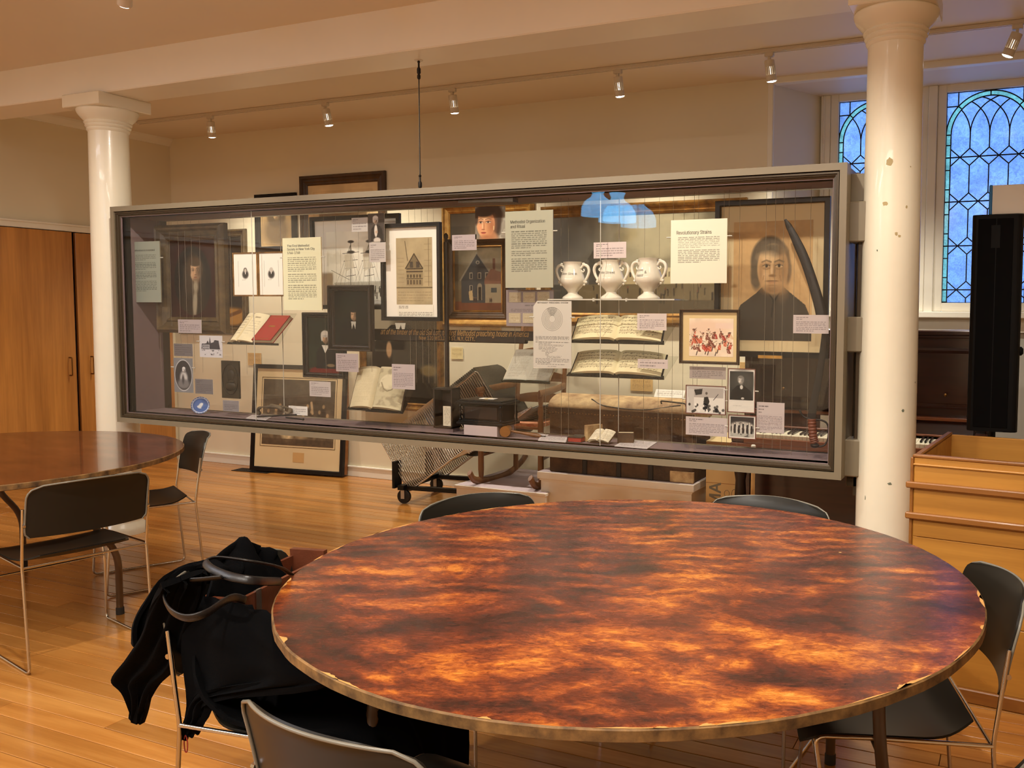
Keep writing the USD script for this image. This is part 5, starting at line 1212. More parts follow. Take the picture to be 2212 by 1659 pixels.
# sabre and scabbard
Gp = lambda px, py, Y: onY(px, py, Y)
o = thing("curved_scabbard", "long curved black leather scabbard hanging across the charcoal portrait", "scabbard")
P = spline([Gp(1696, 474, 3.84), Gp(1715, 510, 3.84), Gp(1738, 560, 3.84), Gp(1757, 615, 3.84), Gp(1770, 660, 3.84), Gp(1778, 700, 3.84)], 30)
w_ = np.interp(np.linspace(0, 1, 30), [0, .08, .3, 1], [.004, .013, .021, .025])
part(o, "sheath", tube(P, w_, 12, flat=(.35, 1.0)), M["leather_dark"], smooth=50)
part(o, "drag", tube(P[:4], w_[:4] + .001, 12, flat=(.4, 1.0)), M["iron"], smooth=50)
o = thing("cavalry_sabre", "curved sabre with a ribbed grip hanging upright at the right end of the case", "sabre")
P = spline([Gp(1783, 705, 3.80), Gp(1777, 760, 3.80), Gp(1768, 820, 3.80), Gp(1757, 875, 3.80), Gp(1753, 905, 3.80)], 24)
part(o, "blade", tube(P, np.interp(np.linspace(0, 1, 24), [0, 1], [.012, .019]), 8, flat=(.14, 1.0)), M["blade"] if "blade" in M else M["iron"], smooth=40)
P = spline([Gp(1754, 905, 3.80), Gp(1755, 925, 3.80), Gp(1757, 945, 3.80), Gp(1760, 957, 3.80)], 40)
part(o, "grip", tube(P, .0185 + .0016 * np.sin(np.linspace(0, 18 * PI, 40)), 14), M["leather"], smooth=50)
P = spline([Gp(1727, 886, 3.80), Gp(1735, 899, 3.80), Gp(1752, 906, 3.80), Gp(1775, 908, 3.80), Gp(1788, 918, 3.80), Gp(1789, 945, 3.80), Gp(1780, 962, 3.80), Gp(1762, 965, 3.80)], 40)
part(o, "guard", tube(P, .0042, 8), M["iron"], smooth=True)
part(o, "pommel", ball(Gp(1760, 962, 3.80), .020, 2, (1, .9, .6)), M["iron"], smooth=True)

# ---- nylon threads that hold the hanging pieces
for px in (341, 367, 386, 400, 414, 432, 498, 528, 700, 726, 775, 800, 884, 897, 911, 924, 937, 1112, 1178, 1212, 1228, 1392, 1424, 1454, 1477, 1499, 1508, 1563, 1574, 1597, 1654, 1674, 1692, 1716, 1750):
    x = onY(px, 560, 3.86)[0]
    single("hanging_thread", rod((x, 3.86, IN[2] + .25 if px < 1000 else IN[2]), (x, 3.86, IN[3]), .0008, 4), M["wire"], "fine nylon thread hanging inside the display case", "thread", group="fine threads that hold up the case exhibits")
# ---------------------------------------------------------------- chairs, tables
def make_chair():
    """one steel-rod stacking chair: seat and back shells on two side loops; front toward +y"""
    k = UsdGeom.Xform.Define(stage, "/World/stacking_chair"); _used[("/World", "stacking_chair")] = 0
    p = "/World/stacking_chair"
    for s in (-1, 1):
        X = .235 * s
        P = smooth_path([(X, -.262, .665), (X, -.232, .43), (X, -.268, .0065), (X, .185, .0065), (X * .97, .165, .30), (X * .955, .185, .428), (X * .97, .08, .432), (X, -.232, .43)], .028, 5)
        part(p, "side_frame", tube(P, .0058, 8), M["chrome"], smooth=True)
    part(p, "cross_rod", join(rod((-.235, -.233, .425), (.235, -.233, .425), .005, 8)), M["chrome"], smooth=True)
    part(p, "cross_rod", join(rod((-.226, .165, .31), (.226, .165, .31), .0045, 8)), M["chrome"], smooth=True)
    def seat(u, v):      # u across, v from the back to the front
        y = -.205 + .425 * v
        hw = .222 - .060 * np.clip((.30 - v) / .30, 0, 1) ** 1.6 - .02 * np.clip((v - .9) / .1, 0, 1) ** 2
        t = (u - .5) * 2; x = t * hw
        z = .438 - .020 * np.clip(1 - t ** 2, 0, 1) * np.sin(np.clip(v, 0, 1) * PI) - .032 * np.clip((v - .80) / .20, 0, 1) ** 2 + .022 * np.clip((.18 - v) / .18, 0, 1) ** 1.5
        return x, y, z
    part(p, "seat", sheet(seat, 21, 21, .006), M["vinyl"], smooth=50)
    def back(u, v):      # v from the lower edge to the top
        t = (u - .5) * 2; r = .22; cut = np.clip((v - .72) / .28, 0, 1); cutb = np.clip((.14 - v) / .14, 0, 1)
        hw = .229 - .052 * (1 - np.sqrt(np.clip(1 - cut ** 2, 0, 1))) - .016 * (1 - np.sqrt(np.clip(1 - cutb ** 2, 0, 1)))
        x = t * hw; z = .545 + .222 * v - .010 * t ** 2 * cut
        y = -.250 - .045 * (1 - t ** 2) - .046 * v ** 1.3 - .012 * np.clip((v - .85) / .15, 0, 1) ** 2
        return x, y, z
    part(p, "backrest", sheet(back, 25, 19, .006), M["vinyl"], smooth=50)
    E_ = []
    for u, v in [(0, q) for q in np.linspace(0, 1, 14)] + [(q, 1) for q in np.linspace(0.04, 1, 22)] + [(1, q) for q in np.linspace(.93, 0, 13)]:
        E_.append([float(c) for c in back(np.array(u), np.array(v))])
    part(p, "edge_trim", tube(np.array(E_) + (0, -.003, 0), .0038, 6), M["edge"], smooth=True)
    for s in (-1, 1): part(p, "back_clip", join(rod((s * .228, -.262, .60), (s * .238, -.262, .60), .007, 8)), M["chrome"])
    return p
CH = make_chair()
CHL = ["charcoal stacking chair seen from behind at the near edge of the far-left round table",
       "charcoal stacking chair at the far right of the left round table, beyond the near one",
       "charcoal stacking chair behind the big round table, in front of the chair dolly",
       "charcoal stacking chair behind the big round table, in front of the dark piano",
       "charcoal stacking chair at the right of the big table, beside the wooden bin",
       "charcoal stacking chair at the bottom left of the picture, its back toward the viewer",
       "charcoal stacking chair at the left of the big table, under the black coat",
       "charcoal stacking chair of which only a back corner shows at the lower right"]
CHP = [(-3.764, 2.435, 1.352), (-4.292, 3.175, 2.660), (-1.557, 2.531, 4.167), (-.846, 2.794, 3.049), (-.318, 2.330, 1.883), (-1.031, 1.409, -.116), (-1.665, 1.735, -1.47), (-.314, 1.520, .952)]
GRP = "charcoal stacking chairs round the two tables"
for i, (x, y, a) in enumerate(CHP):
    if i == 0:
        X_ = UsdGeom.Xformable(stage.GetPrimAtPath(CH)); X_.AddTranslateOp(opSuffix="place").Set(Gf.Vec3d(x, y, 0)); X_.AddRotateZOp(opSuffix="turn").Set(math.degrees(a))
        keys(X_.GetPrim(), label=CHL[0], category="chair", group=GRP)
    else:
        copy_of(CH, "stacking_chair", (x, y, 0), a, CHL[i], "chair", GRP)

# the stack on the dolly: chairs tipped onto their backs, each nested in the next
d_ = np.array([.97, .12, 0]); d_ /= np.linalg.norm(d_); kz = np.array([0, 0, 1.]); TA = math.radians(32)
Fv = -d_ * math.sin(TA) + kz * math.cos(TA); Uv = d_ * math.cos(TA) + kz * math.sin(TA); Xv = np.cross(Fv, Uv)
foot0 = np.array([-4.17, 5.27, .085]); T0 = foot0 - (-.235 * Xv - .268 * Fv)
NST = 32
for k in range(NST):
    p = numbered("/World", "stacking_chair"); x = UsdGeom.Xform.Define(stage, p); x.GetPrim().GetReferences().AddInternalReference(CH); x.ClearXformOpOrder()
    t = T0 + Uv * .0175 * k + Fv * .0012 * k
    m = np.eye(4); m[0, :3], m[1, :3], m[2, :3], m[3, :3] = Xv, Fv, Uv, t
    x.AddTransformOp(opSuffix="stacked").Set(Gf.Matrix4d(*m.ravel().tolist())); x.GetPrim().SetInstanceable(True)
    lab = "steel stacking chair nested in the tilted stack on the black dolly" if 0 < k < NST - 1 else ("lowest chair of the tilted stack on the black dolly" if k == 0 else "topmost chair of the tilted stack on the black dolly")
    keys(x.GetPrim(), label=lab, category="chair", group="stacking chairs nested on the dolly")
o = thing("chair_dolly", "low black chair dolly on fat castor wheels under the stacked chairs", "dolly")
Lx = np.array([Xv[0], Xv[1], 0]); Ld = np.array([d_[0], d_[1], 0]); base = np.array([foot0[0], foot0[1], 0]) - Ld * .03
def beam_(a, b, w, h, z):
    a, b = np.array(a, float), np.array(b, float); t = (b - a) / np.linalg.norm(b - a); s = np.cross(kz, t) * w / 2
    return tm([a - s + kz * z, b - s + kz * z, b + s + kz * z, a + s + kz * z, a - s + kz * (z + h), b - s + kz * (z + h), b + s + kz * (z + h), a + s + kz * (z + h)], _BOXF)
part(o, "side_rail", beam_(base - Lx * .06, base + Lx * .53, .05, .035, .11), M["black"]); part(o, "side_rail", beam_(base + Ld * .50 - Lx * .06, base + Ld * .50 + Lx * .53, .05, .035, .11), M["black"])
part(o, "long_rail", beam_(base - Ld * .05, base + Ld * .54, .04, .03, .105), M["black"]); part(o, "long_rail", beam_(base + Lx * .46 - Ld * .05, base + Lx * .46 + Ld * .54, .04, .03, .105), M["black"])
part(o, "end_plate", beam_(base - Ld * .06 - Lx * .06, base - Ld * .06 + Lx * .04, .02, .20, .12), M["black"]); part(o, "end_plate", beam_(base - Ld * .06 + Lx * .42, base - Ld * .06 + Lx * .52, .02, .20, .12), M["black"])
for q in (base - Lx * .01, base + Lx * .47, base + Ld * .50 - Lx * .01, base + Ld * .50 + Lx * .47):
    wheel = mapped(lathe([(.012, -.018), (.044, -.018), (.052, -.012), (.054, 0), (.052, .012), (.044, .018), (.012, .018)], 28), M4([Ld * 0 + kz, np.cross(Lx, kz), Lx], q + kz * .0545))
    part(o, "castor_wheel", wheel, M["rubber"], smooth=40)
    part(o, "castor_fork", join(beam_(q + Lx * .024 - Ld * .014, q + Lx * .024 + Ld * .014, .004, .075, .04), beam_(q - Lx * .024 - Ld * .014, q - Lx * .024 + Ld * .014, .004, .075, .04)), M["white_metal"])

# round folding tables
M["table_top"] = mat("worn_burl_top", {
    "g": ("texture_coordinate", {}),
    "m1": ("mapping", {"scale": (2.0, 2.9, 2.0), "rotation": (0, 0, .35)}), "m2": ("mapping", {"scale": (9.0, 20.0, 8.0), "rotation": (0, 0, .5)}), "m3": ("mapping", {"scale": (1.1, 1.5, 1.0), "location": (3.1, .7, 0)}),
    "n1": ("noise_texture", {"scale": 1.7, "detail": 12.0, "roughness": .74, "distortion": .8}), "n2": ("noise_texture", {"scale": 2.4, "detail": 8.0, "roughness": .76, "distortion": 2.2}), "n3": ("noise_texture", {"scale": 1.0, "detail": 4.0, "distortion": 2.2}),
    "w": ("wave_texture", {"wave_type": "rings", "scale": 3.2, "distortion": 9.0, "detail": 4.0, "detail_scale": 1.4}),
    "a1": ("math", {"math_type": "multiply", "value2": .52}), "a2": ("math", {"math_type": "multiply_add", "value2": .26}), "a3": ("math", {"math_type": "multiply_add", "value2": .30}), "a4": ("math", {"math_type": "multiply_add", "value2": -.06}),
    "r": ("rgb_ramp", {"ramp": [(.42, lin(46, 16, 8)), (.50, lin(98, 38, 15)), (.555, lin(150, 70, 22)), (.605, lin(204, 120, 40)), (.68, lin(238, 178, 88))]}),
    "sp": ("voronoi_texture", {"scale": 9.0, "randomness": 1.0}), "spr": ("rgb_ramp", {"ramp": [(0.0, (1, 1, 1)), (.035, (1, 1, 1)), (.05, (0, 0, 0))]}), "spn": ("noise_texture", {"scale": 3.0, "detail": 2.0}), "spm": ("math", {"math_type": "greater_than", "value2": .60}), "spx": ("math", {"math_type": "multiply"}),
    "mx": ("mix_color", {"b": lin(226, 186, 120)}),
    "b": ("bump", {"strength": .3, "distance": .004}), "rr": ("map_range", {"from_min": .35, "from_max": .7, "to_min": .20, "to_max": .36}),
    "p": ("principled_bsdf", {"specular_ior_level": .5, "coat_weight": .35, "coat_roughness": .22})},
    [("g.object", "m1.vector"), ("g.object", "m2.vector"), ("g.object", "m3.vector"), ("m1.vector", "n1.vector"), ("m2.vector", "n2.vector"), ("m3.vector", "n3.vector"), ("m3.vector", "w.vector"),
     ("n1.fac", "a1.value1"), ("n2.fac", "a2.value1"), ("a1.value", "a2.value3"), ("n3.fac", "a3.value1"), ("a2.value", "a3.value3"), ("w.fac", "a4.value1"), ("a3.value", "a4.value3"), ("a4.value", "r.fac"),
     ("g.object", "sp.vector"), ("sp.distance", "spr.fac"), ("g.object", "spn.vector"), ("spn.fac", "spm.value1"), ("spr.color", "spx.value1"), ("spm.value", "spx.value2"), ("spx.value", "mx.fac"), ("r.color", "mx.a"), ("mx.result", "p.base_color"),
     ("n2.fac", "b.height"), ("b.normal", "p.normal"), ("n2.fac", "rr.value"), ("rr.result", "p.roughness")])
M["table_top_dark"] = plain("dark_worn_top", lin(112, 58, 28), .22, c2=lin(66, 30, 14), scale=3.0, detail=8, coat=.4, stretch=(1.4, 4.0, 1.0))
def round_table(x, y, a, label, top, near=True):
    o = thing("round_table", label, "table", (x, y, 0), a)
    R_ = .915; n = 160; rr = R_ + np.array([rng.uniform(-.0012, .0008) for _ in range(n)]) if near else np.full(n, R_)
    an = np.arange(n) * 2 * PI / n
    def ring(r, z): return np.stack([r * np.cos(an), r * np.sin(an), np.full(n, z)], 1)
    v = np.vstack([[(0, 0, .74)], ring(rr - .30, .74), ring(rr - .004, .74)]); f = [(0, 1 + k, 1 + (k + 1) % n) for k in range(n)] + [q for k in range(n) for l in [(k + 1) % n] for q in ((1 + k, 1 + n + k, 1 + n + l), (1 + k, 1 + n + l, 1 + l))]
    part(o, "tabletop", tm(v, f), M[top])
    v = np.vstack([ring(rr - .004, .74), ring(rr, .737), ring(rr, .717), ring(rr - .004, .7145), [(0, 0, .7145)]]); f = []
    for i in range(3):
        for k in range(n): l = (k + 1) % n; f += [(i * n + k, (i + 1) * n + l, i * n + l), (i * n + k, (i + 1) * n + k, (i + 1) * n + l)]
    f += [(4 * n, 3 * n + (k + 1) % n, 3 * n + k) for k in range(n)]
    part(o, "edge_band", tm(v, np.array(f)[:, ::-1]), M["table_edge"])
    if near:      # veneer broken away along the rim
        for k in range(26):
            t = rng.choice([rng.uniform(-2.6, -.6), rng.uniform(2.2, 3.6), rng.uniform(-1.9, .1)]); w = rng.uniform(.015, .07); dpt = rng.uniform(.004, .013)
            q = np.linspace(t - w, t + w, 12); inn = [(.9115 - dpt * math.sin(PI * i / 11) * rng.uniform(.6, 1)) for i in range(12)]
            vv = [(.9118 * math.cos(b), .9118 * math.sin(b), .7403) for b in q] + [(r_ * math.cos(b), r_ * math.sin(b), .7403) for r_, b in zip(inn, q)]
            part(o, "chipped_edge", tm(vv, [z for i in range(11) for z in ((i, i + 1, i + 13), (i, i + 13, i + 12))]), M["chip_wood"])
    part(o, "apron_bar", join(box(-.55, .55, -.30, -.27, .68, .715), box(-.55, .55, .27, .30, .68, .715)), M["iron"])
    for sx in (-1, 1):
        for sy in (-1, 1):
            P = smooth_path([(sx * .62, sy * .285, .712), (sx * .62, sy * .285, .46), (sx * .62, sy * .40, .30), (sx * .62, sy * .40, .015)], .08, 6)
            part(o, "leg", tube(P, .0155, 12), M["leg_paint"], smooth=True)
            part(o, "foot_cap", lathe([(.018, 0), (.018, .03), (.016, .034)], 14, (sx * .62, sy * .40, 0)), M["rubber"], smooth=40)
        part(o, "leg_brace", join(rod((sx * .62, -.285, .62), (sx * .20, -.285, .70), .006, 6), rod((sx * .62, .285, .62), (sx * .20, .285, .70), .006, 6), rod((sx * .62, -.285, .40), (sx * .62, .285, .40), .009, 8)), M["iron"], smooth=True)
    return o
M["chip_wood"] = plain("bare_plywood", lin(206, 152, 84), .8, var=.15, scale=40)
M["leg_paint"] = plain("brown_leg_paint", lin(92, 66, 40), .4, var=.2, scale=20)
round_table(-.962, 2.168, math.radians(20), "large round table with a worn mottled orange-brown top in the foreground", "table_top")
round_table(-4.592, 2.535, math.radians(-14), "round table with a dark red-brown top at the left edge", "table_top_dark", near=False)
# ---------------------------------------------------------------- on and before the back wall
WY = YB - .004
R = rect_px(644, 381, 832, 560, WY - .03); R = (R[0], R[1], 1.83, R[3])
a = Art(60, 60, (226, 200, 152)); a.rect(.08, .1, .92, .94, (214, 186, 138)); a.rect(.085, .105, .915, .935, (226, 200, 152)); a.rect(.16, .22, .84, .86, (150, 126, 92)); a.blot(.2, 5, 3)
framed("wall_picture", "broad dark wooden picture frame with a cream mount standing up above the case", "framed picture", R, WY, .085, .03, "walnut", a, "step", artmat="paper")
R = rect_px(549, 421, 640, 544, WY - .02)
a = canvas_for(inset(R, .05), (176, 146, 100), .0032); a.blot(.1, 3, 2); a.ell(.5, .66, .40, .32, (112, 92, 66), .6); a.ell(.5, .30, .26, .20, (150, 126, 92), .6); a.ell(.5, .36, .28, .22, (96, 80, 60), .3); face(a, .5, .30, .13, (176, 148, 110), (110, 94, 72)); a.rect(.05, .04, .06, .96, (140, 114, 78)); a.rect(.94, .04, .95, .96, (140, 114, 78)); a.lines(.3, .7, .90, .93, 1, (110, 88, 60), .6, 3, 1)
framed("wall_picture", "tan engraved portrait of a long-haired preacher in a dark frame on the back wall", "framed print", R, WY, .055, .022, "black", a, "flat", artmat="paper")
R = rect_px(378, 500, 533, 724, WY - .03)
a = canvas_for(inset(R, .08), (40, 28, 18), .004); a.ell(.5, .4, .25, .22, (120, 84, 52), .4); a.ell(.82, .88, .26, .10, (176, 128, 62), .4); a.line([(.66, .9), (.96, .82)], .02, (110, 72, 34)); a.blot(.15, 4, 6)
framed("wall_picture", "old brown painting in a brown frame mostly hidden behind the oval portrait", "painting", R, WY, .07, .035, "olive_frame", a, "cove")
# large print standing on the floor, leaning on the wall
FA, FB = np.array([-6.285, 5.735, 0]), np.array([-5.318, 5.835, 0]); zt = onY(549, 789, 5.87)[2] + .005
u = FB - FA; W_ = np.linalg.norm(u); u /= W_; H_ = zt / math.cos(math.radians(5)); nrm = np.array([-u[1], u[0], 0]); upv = kz * math.cos(math.radians(5)) + nrm * math.sin(math.radians(5)); dep = np.cross(u, upv)
o = thing("leaning_print", "large dark old print in a black frame standing on the floor against the wall", "framed print")
LM = M4([u, -np.cross(upv, u) * -1, upv], FA); LM = M4([u, np.cross(upv, u), upv], FA + kz * .012)
Rl = (0, W_, 0, H_); part(o, "frame", mapped(ring_frame(Rl, .03, prof_of(.038, .03, "flat")), LM), M["black"])
part(o, "stretcher", mapped(box(.01, W_ - .004, .03, .075, .01, H_ - .01), LM), M["pine_dark"])
part(o, "mount", mapped(box(.035, W_ - .035, .012, .03, .035, H_ - .035), LM), M["mat_cream"])
I = (.11, W_ - .11, .24, H_ - .13); a = canvas_for(I, (104, 88, 66), .0045); a.ell(.5, .2, .7, .3, (84, 72, 56), .8); a.blot(.25, 4, 3); r = random.Random(8)
for k in range(16): x = .08 + .055 * k; y = .52 + .1 * math.sin(k * 1.7); a.ell(x, y + .12, .04, .14, r.choice([(70, 58, 42), (150, 128, 94), (58, 48, 36)]), .5, .8); a.ell(x, y - .03, .018, .03, (170, 142, 104), .4)
a.ell(.36, .78, .09, .16, (206, 184, 140), .5, .9); a.ell(.56, .80, .10, .10, (180, 156, 116), .5, .8); a.line([(.68, .34), (.70, .5)], .02, (200, 172, 130)); a.rect(0, .90, 1, 1, (84, 68, 50), .7); a.blot(.3, 10, 5)
m_, cc = a.mesh(*I, .0105); part(o, "print", mapped(m_, LM), M["paper"], color=cc); part(o, "inner_line", mapped(ring_frame(inset(I, -.018), .0125, [(0, .002), (.004, .002)]), LM), M["olive_frame"])
part(o, "title_label", mapped(box(W_ * .46, W_ * .58, .0105, .0125, .095, .18), LM), M["card"])
# clergyman's large portrait in a gilt frame
R = rect_px(772, 600, 956, 892, WY - .03); a = canvas_for(inset(R, .06), (52, 44, 32), .004); a.ell(.12, .35, .3, .25, (150, 140, 118), .6); a.poly([(.05, 1), (.10, .50), (.36, .34), (.62, .34), (.9, .52), (.96, 1)], (20, 18, 16)); face(a, .48, .2, .10, (176, 140, 104), (90, 80, 66)); a.poly([(.42, .32), (.45, .42), (.5, .34), (.54, .42), (.57, .32)], (200, 194, 180)); a.ell(.33, .55, .04, .07, (180, 146, 108), .4); a.ell(.88, .72, .12, .05, (110, 94, 60), .5)
framed("wall_painting", "large dark portrait of a clergyman in a gilt frame behind the lettered timber", "painting", R, WY, .065, .035, "gold", a, "cove")
# dark painting with broad gilt frame
R = rect_px(951, 442, 1150, 706, WY - .04); a = canvas_for(inset(R, .08), (66, 60, 52), .005); a.blot(.2, 3, 4); a.ell(.5, .4, .3, .3, (92, 78, 60), .8)
framed("wall_painting", "large dim painting in a broad bright gilt frame left of the landscape", "painting", R, WY, .075, .045, "gold_bright", a, "cove")
# long landscape
R = rect4((1160, 452), (1613, 420), (1608, 700), (1162, 703), WY - .04); R = (R[0] + .02, R[1], R[2], R[3])
a = Art(190, 100, (128, 126, 118)); a.ell(.7, .25, .5, .4, (160, 150, 120), 1.0); a.blot(.5, 3.2, 5, (92, 84, 66), .5, (0, 0, 1, .6)); a.blot(.4, 5, 8, (150, 132, 88), .55, (.1, .05, .5, .5)); a.ell(.0, .3, .3, .5, (80, 78, 74), .9, .7)
a.rect(0, .70, 1, 1, (104, 90, 64)); a.rect(0, .70, .16, .96, (56, 58, 58), .8); a.rect(0, .86, 1, 1, (70, 60, 44), .8)
for k, (x0_, x1_, y0_) in enumerate(((.22, .30, .45), (.30, .40, .52), (.72, .80, .48))): a.rect(x0_, y0_, x1_, .70, (58, 56, 50), .8); a.poly([(x0_ - .01, y0_), ((x0_ + x1_) / 2, y0_ - .14), (x1_ + .01, y0_)], (60, 56, 50), .8)
for k in range(7): x = .42 + .07 * k; a.rect(x, .54, x + .066, .70, (196, 180, 140) if k % 2 else (176, 158, 118)); [a.rect(x + .01 + .018 * j, .58, x + .018 + .018 * j, .63, (70, 60, 48)) for j in range(3)]
for k in range(22): x = r.uniform(.2, .95); y = r.uniform(.72, .92); h_ = .02 + .06 * (y - .7) / .2; a.rect(x, y - h_, x + .006, y, (30, 26, 24)); a.ell(x + .003, y - h_ - .008, .004, .01, (120, 60, 46) if k % 4 == 0 else (40, 34, 30), .3)
a.blot(.12, 8, 3)
framed("wall_painting", "wide old town landscape painting in a gilt frame behind the three white mugs", "painting", R, WY, .085, .05, "gold", a, "cove")
# notices pinned to the back wall
for (t, b, lab, bg) in (((535, 762), (565, 790), "small tan notice on the back wall under the red book", (206, 168, 108)), ((974, 750), (1000, 776), "cream printed notice on the back wall below the lettered timber", (236, 216, 160)), ((1362, 817), (1410, 846), "tan printed notice on the back wall behind the music books", (214, 176, 112)), ((1598, 782), (1616, 798), "narrow tan notice on the back wall left of the piano", (206, 166, 104)), ((1037, 700), (1083, 714), "tan notice on the back wall just above the lettered timber", (214, 176, 118))):
    R = rect_px(*t, *b, WY - .003); a = Art(40, 30, bg); a.lines(.1, .9, .1, .9, 7, (120, 90, 50), .5, len(lab), .6)
    sheet_card("wall_notice", lab, "notice", R, WY - .0006, a)
# floor register
o = thing("floor_register", "dark metal floor grille in front of the leaning print", "floor grille", (-6.26, 5.765, 0), math.radians(4))
part(o, "frame", ring_frame((-.20, .20, -.065, .065), 0, [(0, .004), (.014, .006), (.018, .002)]).apply_transform(M4([(1, 0, 0), (0, 0, -1), (0, 1, 0)], (0, 0, .0005))), M["iron"])
part(o, "grille", join(*[box(-.185 + .0185 * k, -.175 + .0185 * k, -.05, .05, .0005, .004) for k in range(21)], box(-.19, .19, -.004, .004, .0005, .0045)), M["iron"], kind="stuff")

# ---- rocking chair on its low plinth
pY = 5.17; zp = onY(1080, 1056, pY)[2]; xa, xb = onY(986, 1048, pY)[0], onY(1164, 1062, pY)[0]
o = thing("low_plinth", "low cream plinth with a mauve top under the rocking chair", "plinth")
part(o, "body", box(xa, xb + .05, pY, 5.90, 0, zp - .02), M["white_plinth"]); part(o, "top_edge", box(xa - .012, xb + .06, pY - .012, 5.905, zp - .022, zp - .001, .002), M["white_plinth"]); part(o, "top_cloth", box(xa, xb + .05, pY, 5.90, zp - .001, zp), M["mauve_top"])
o = thing("rocking_chair", "old maple rocking chair with ladder back and red woven seat behind the case", "rocking chair", (-3.30, 5.52, zp), math.radians(1))
wd = M["chair_wood"]
for s in (-1, 1):
    P = spline([(s * .245, -.37, .10), (s * .245, -.30, .035), (s * .235, -.12, .005), (s * .22, .10, .012), (s * .21, .28, .07), (s * .205, .36, .12)], 24)
    part(o, "rocker", tube(P, .022, 8, flat=(.7, 1.2)), M["dark_wood"] if False else wd, smooth=50)
    part(o, "front_leg", lathe([(.016, .03), (.021, .10), (.021, .46), (.015, .50), (.021, .54), (.014, .58), (.020, .64), (.022, .66)], 14, (s * .245, -.22, 0)), wd, smooth=40)
    P = spline([(s * .205, .20, .03), (s * .20, .205, .45), (s * .195, .24, .80), (s * .19, .30, 1.16)], 16); part(o, "back_post", tube(P, np.interp(np.linspace(0, 1, 16), [0, .9, 1], [.019, .017, .011]), 12), wd, smooth=50)
    part(o, "arm", tube(spline([(s * .255, -.26, .67), (s * .25, -.1, .675), (s * .21, .21, .69)], 12), .019, 10, flat=(.55, 1.3)), wd, smooth=50)
    part(o, "stretcher", rod((s * .245, -.22, .20), (s * .205, .20, .22), .011, 8), wd, smooth=True)
for z in (.58, .74, .92, 1.08):
    yb_ = np.interp(z, [.45, .8, 1.16], [.205, .24, .30])
    def slat(u, v, z=z, yb_=yb_): return (u - .5) * .385, yb_ + .02 * (1 - ((u - .5) * 2) ** 2) + v * 0, z + (v - .5) * (.052 + .026 * (1 - ((u - .5) * 2) ** 2)) + .012 * (1 - ((u - .5) * 2) ** 2)
    part(o, "ladder_slat", sheet(slat, 16, 5, .010), wd, smooth=40)
part(o, "front_stretcher", mapped(lathe([(.008, -.235), (.010, -.12), (.017, -.07), (.011, -.05), (.020, 0), (.011, .05), (.017, .07), (.010, .12), (.008, .235)], 14, (0, 0, 0)), M4([(0, 0, 1), (0, 1, 0), (1, 0, 0)], (0, -.22, .25))), wd, smooth=40)
part(o, "rear_stretcher", rod((-.2, .203, .26), (.2, .203, .26), .010, 8), wd, smooth=True)
part(o, "seat_rail", join(rod((-.245, -.22, .425), (.245, -.22, .425), .013, 8), rod((-.205, .205, .425), (.205, .205, .425), .013, 8)), wd, smooth=True)
part(o, "woven_seat", hexa([(-.24, -.23, .425), (.24, -.23, .425), (.20, .20, .425), (-.20, .20, .425), (-.24, -.23, .455), (.24, -.23, .455), (.20, .20, .450), (-.20, .20, .450)]), plain("red_woven_seat", lin(168, 84, 54), .85, c2=lin(206, 150, 110), scale=45, detail=2))

# ---- hide trunk on its plinth
pY = 5.20; zp = onY(1330, 1033, pY)[2]; xa, xb = onY(1160, 1015, pY)[0], onY(1498, 1052, pY)[0]; pb = pY + .40
o = thing("white_plinth", "cream display plinth with a mauve top under the hide-covered trunk", "plinth")
part(o, "body", box(xa + .02, xb - .02, pY + .02, pb - .02, 0, zp - .05), M["white_plinth"]); part(o, "moulding", join(box(xa, xb, pY, pb, zp - .05, zp - .001, .003), box(xa + .012, xb - .012, pY + .012, pb - .012, zp - .062, zp - .05)), M["white_plinth"]); part(o, "top_cloth", box(xa + .006, xb - .006, pY + .006, pb - .006, zp - .001, zp), M["mauve_top"])
tx0, tx1 = onY(1187, 1000, pY + .03)[0], onY(1497, 1030, pY + .03)[0]; ty0, ty1 = pY + .03, pb - .03
zl = onY(1188, 893, ty0)[2]; zf_ = onY(1188, 878, ty0)[2]; zt = onY(1225, 851, ty0 + .12)[2]
o = thing("hide_trunk", "old domed trunk covered in worn brown hide with nailed edges", "trunk")
part(o, "body", box(tx0, tx1, ty0, ty1, zp + .001, zl, .006), M["hide_dark"])
cy_ = (ty0 + ty1) / 2; hw = (ty1 - ty0) / 2 + .006
pr = [(-hw, zl), (-hw, zf_)] + [(-hw * math.cos(t), zf_ + (zt - zf_) * math.sin(t)) for t in np.linspace(.08, PI - .08, 22)] + [(hw, zf_), (hw, zl)]
lid = trimesh.creation.extrude_polygon(sg.Polygon(pr), tx1 - tx0 + .012, engine="earcut"); lid.apply_transform(M4([(0, 1, 0), (0, 0, 1), (1, 0, 0)], (tx0 - .006, cy_, 0))); part(o, "domed_lid", lid, M["hide"], smooth=30)
part(o, "lid_band", box(tx0 - .008, tx1 + .008, ty0 - .010, ty0 - .004, zl - .004, zl + .045), M["hide_dark"])
nb = np.linspace(tx0 + .01, tx1 - .01, 46); part(o, "brass_nail", join(*[ball((x, ty0 - .011, zl + .008 + .003 * ((i * 7) % 3)), .0042, 1) for i, x in enumerate(nb)]), M["brass"], kind="stuff")
for u_ in (.26, .50, .72): X = tx0 + (tx1 - tx0) * u_; part(o, "leather_strap", box(X - .018, X + .018, ty0 - .006, ty0 + .001, zp + .002, zp + .10, .003), M["leather_dark"])
part(o, "corner_patch", box(tx1 - .16, tx1 + .003, ty0 - .004, ty0 + .02, zp + .002, zp + .075, .004), M["hide"])
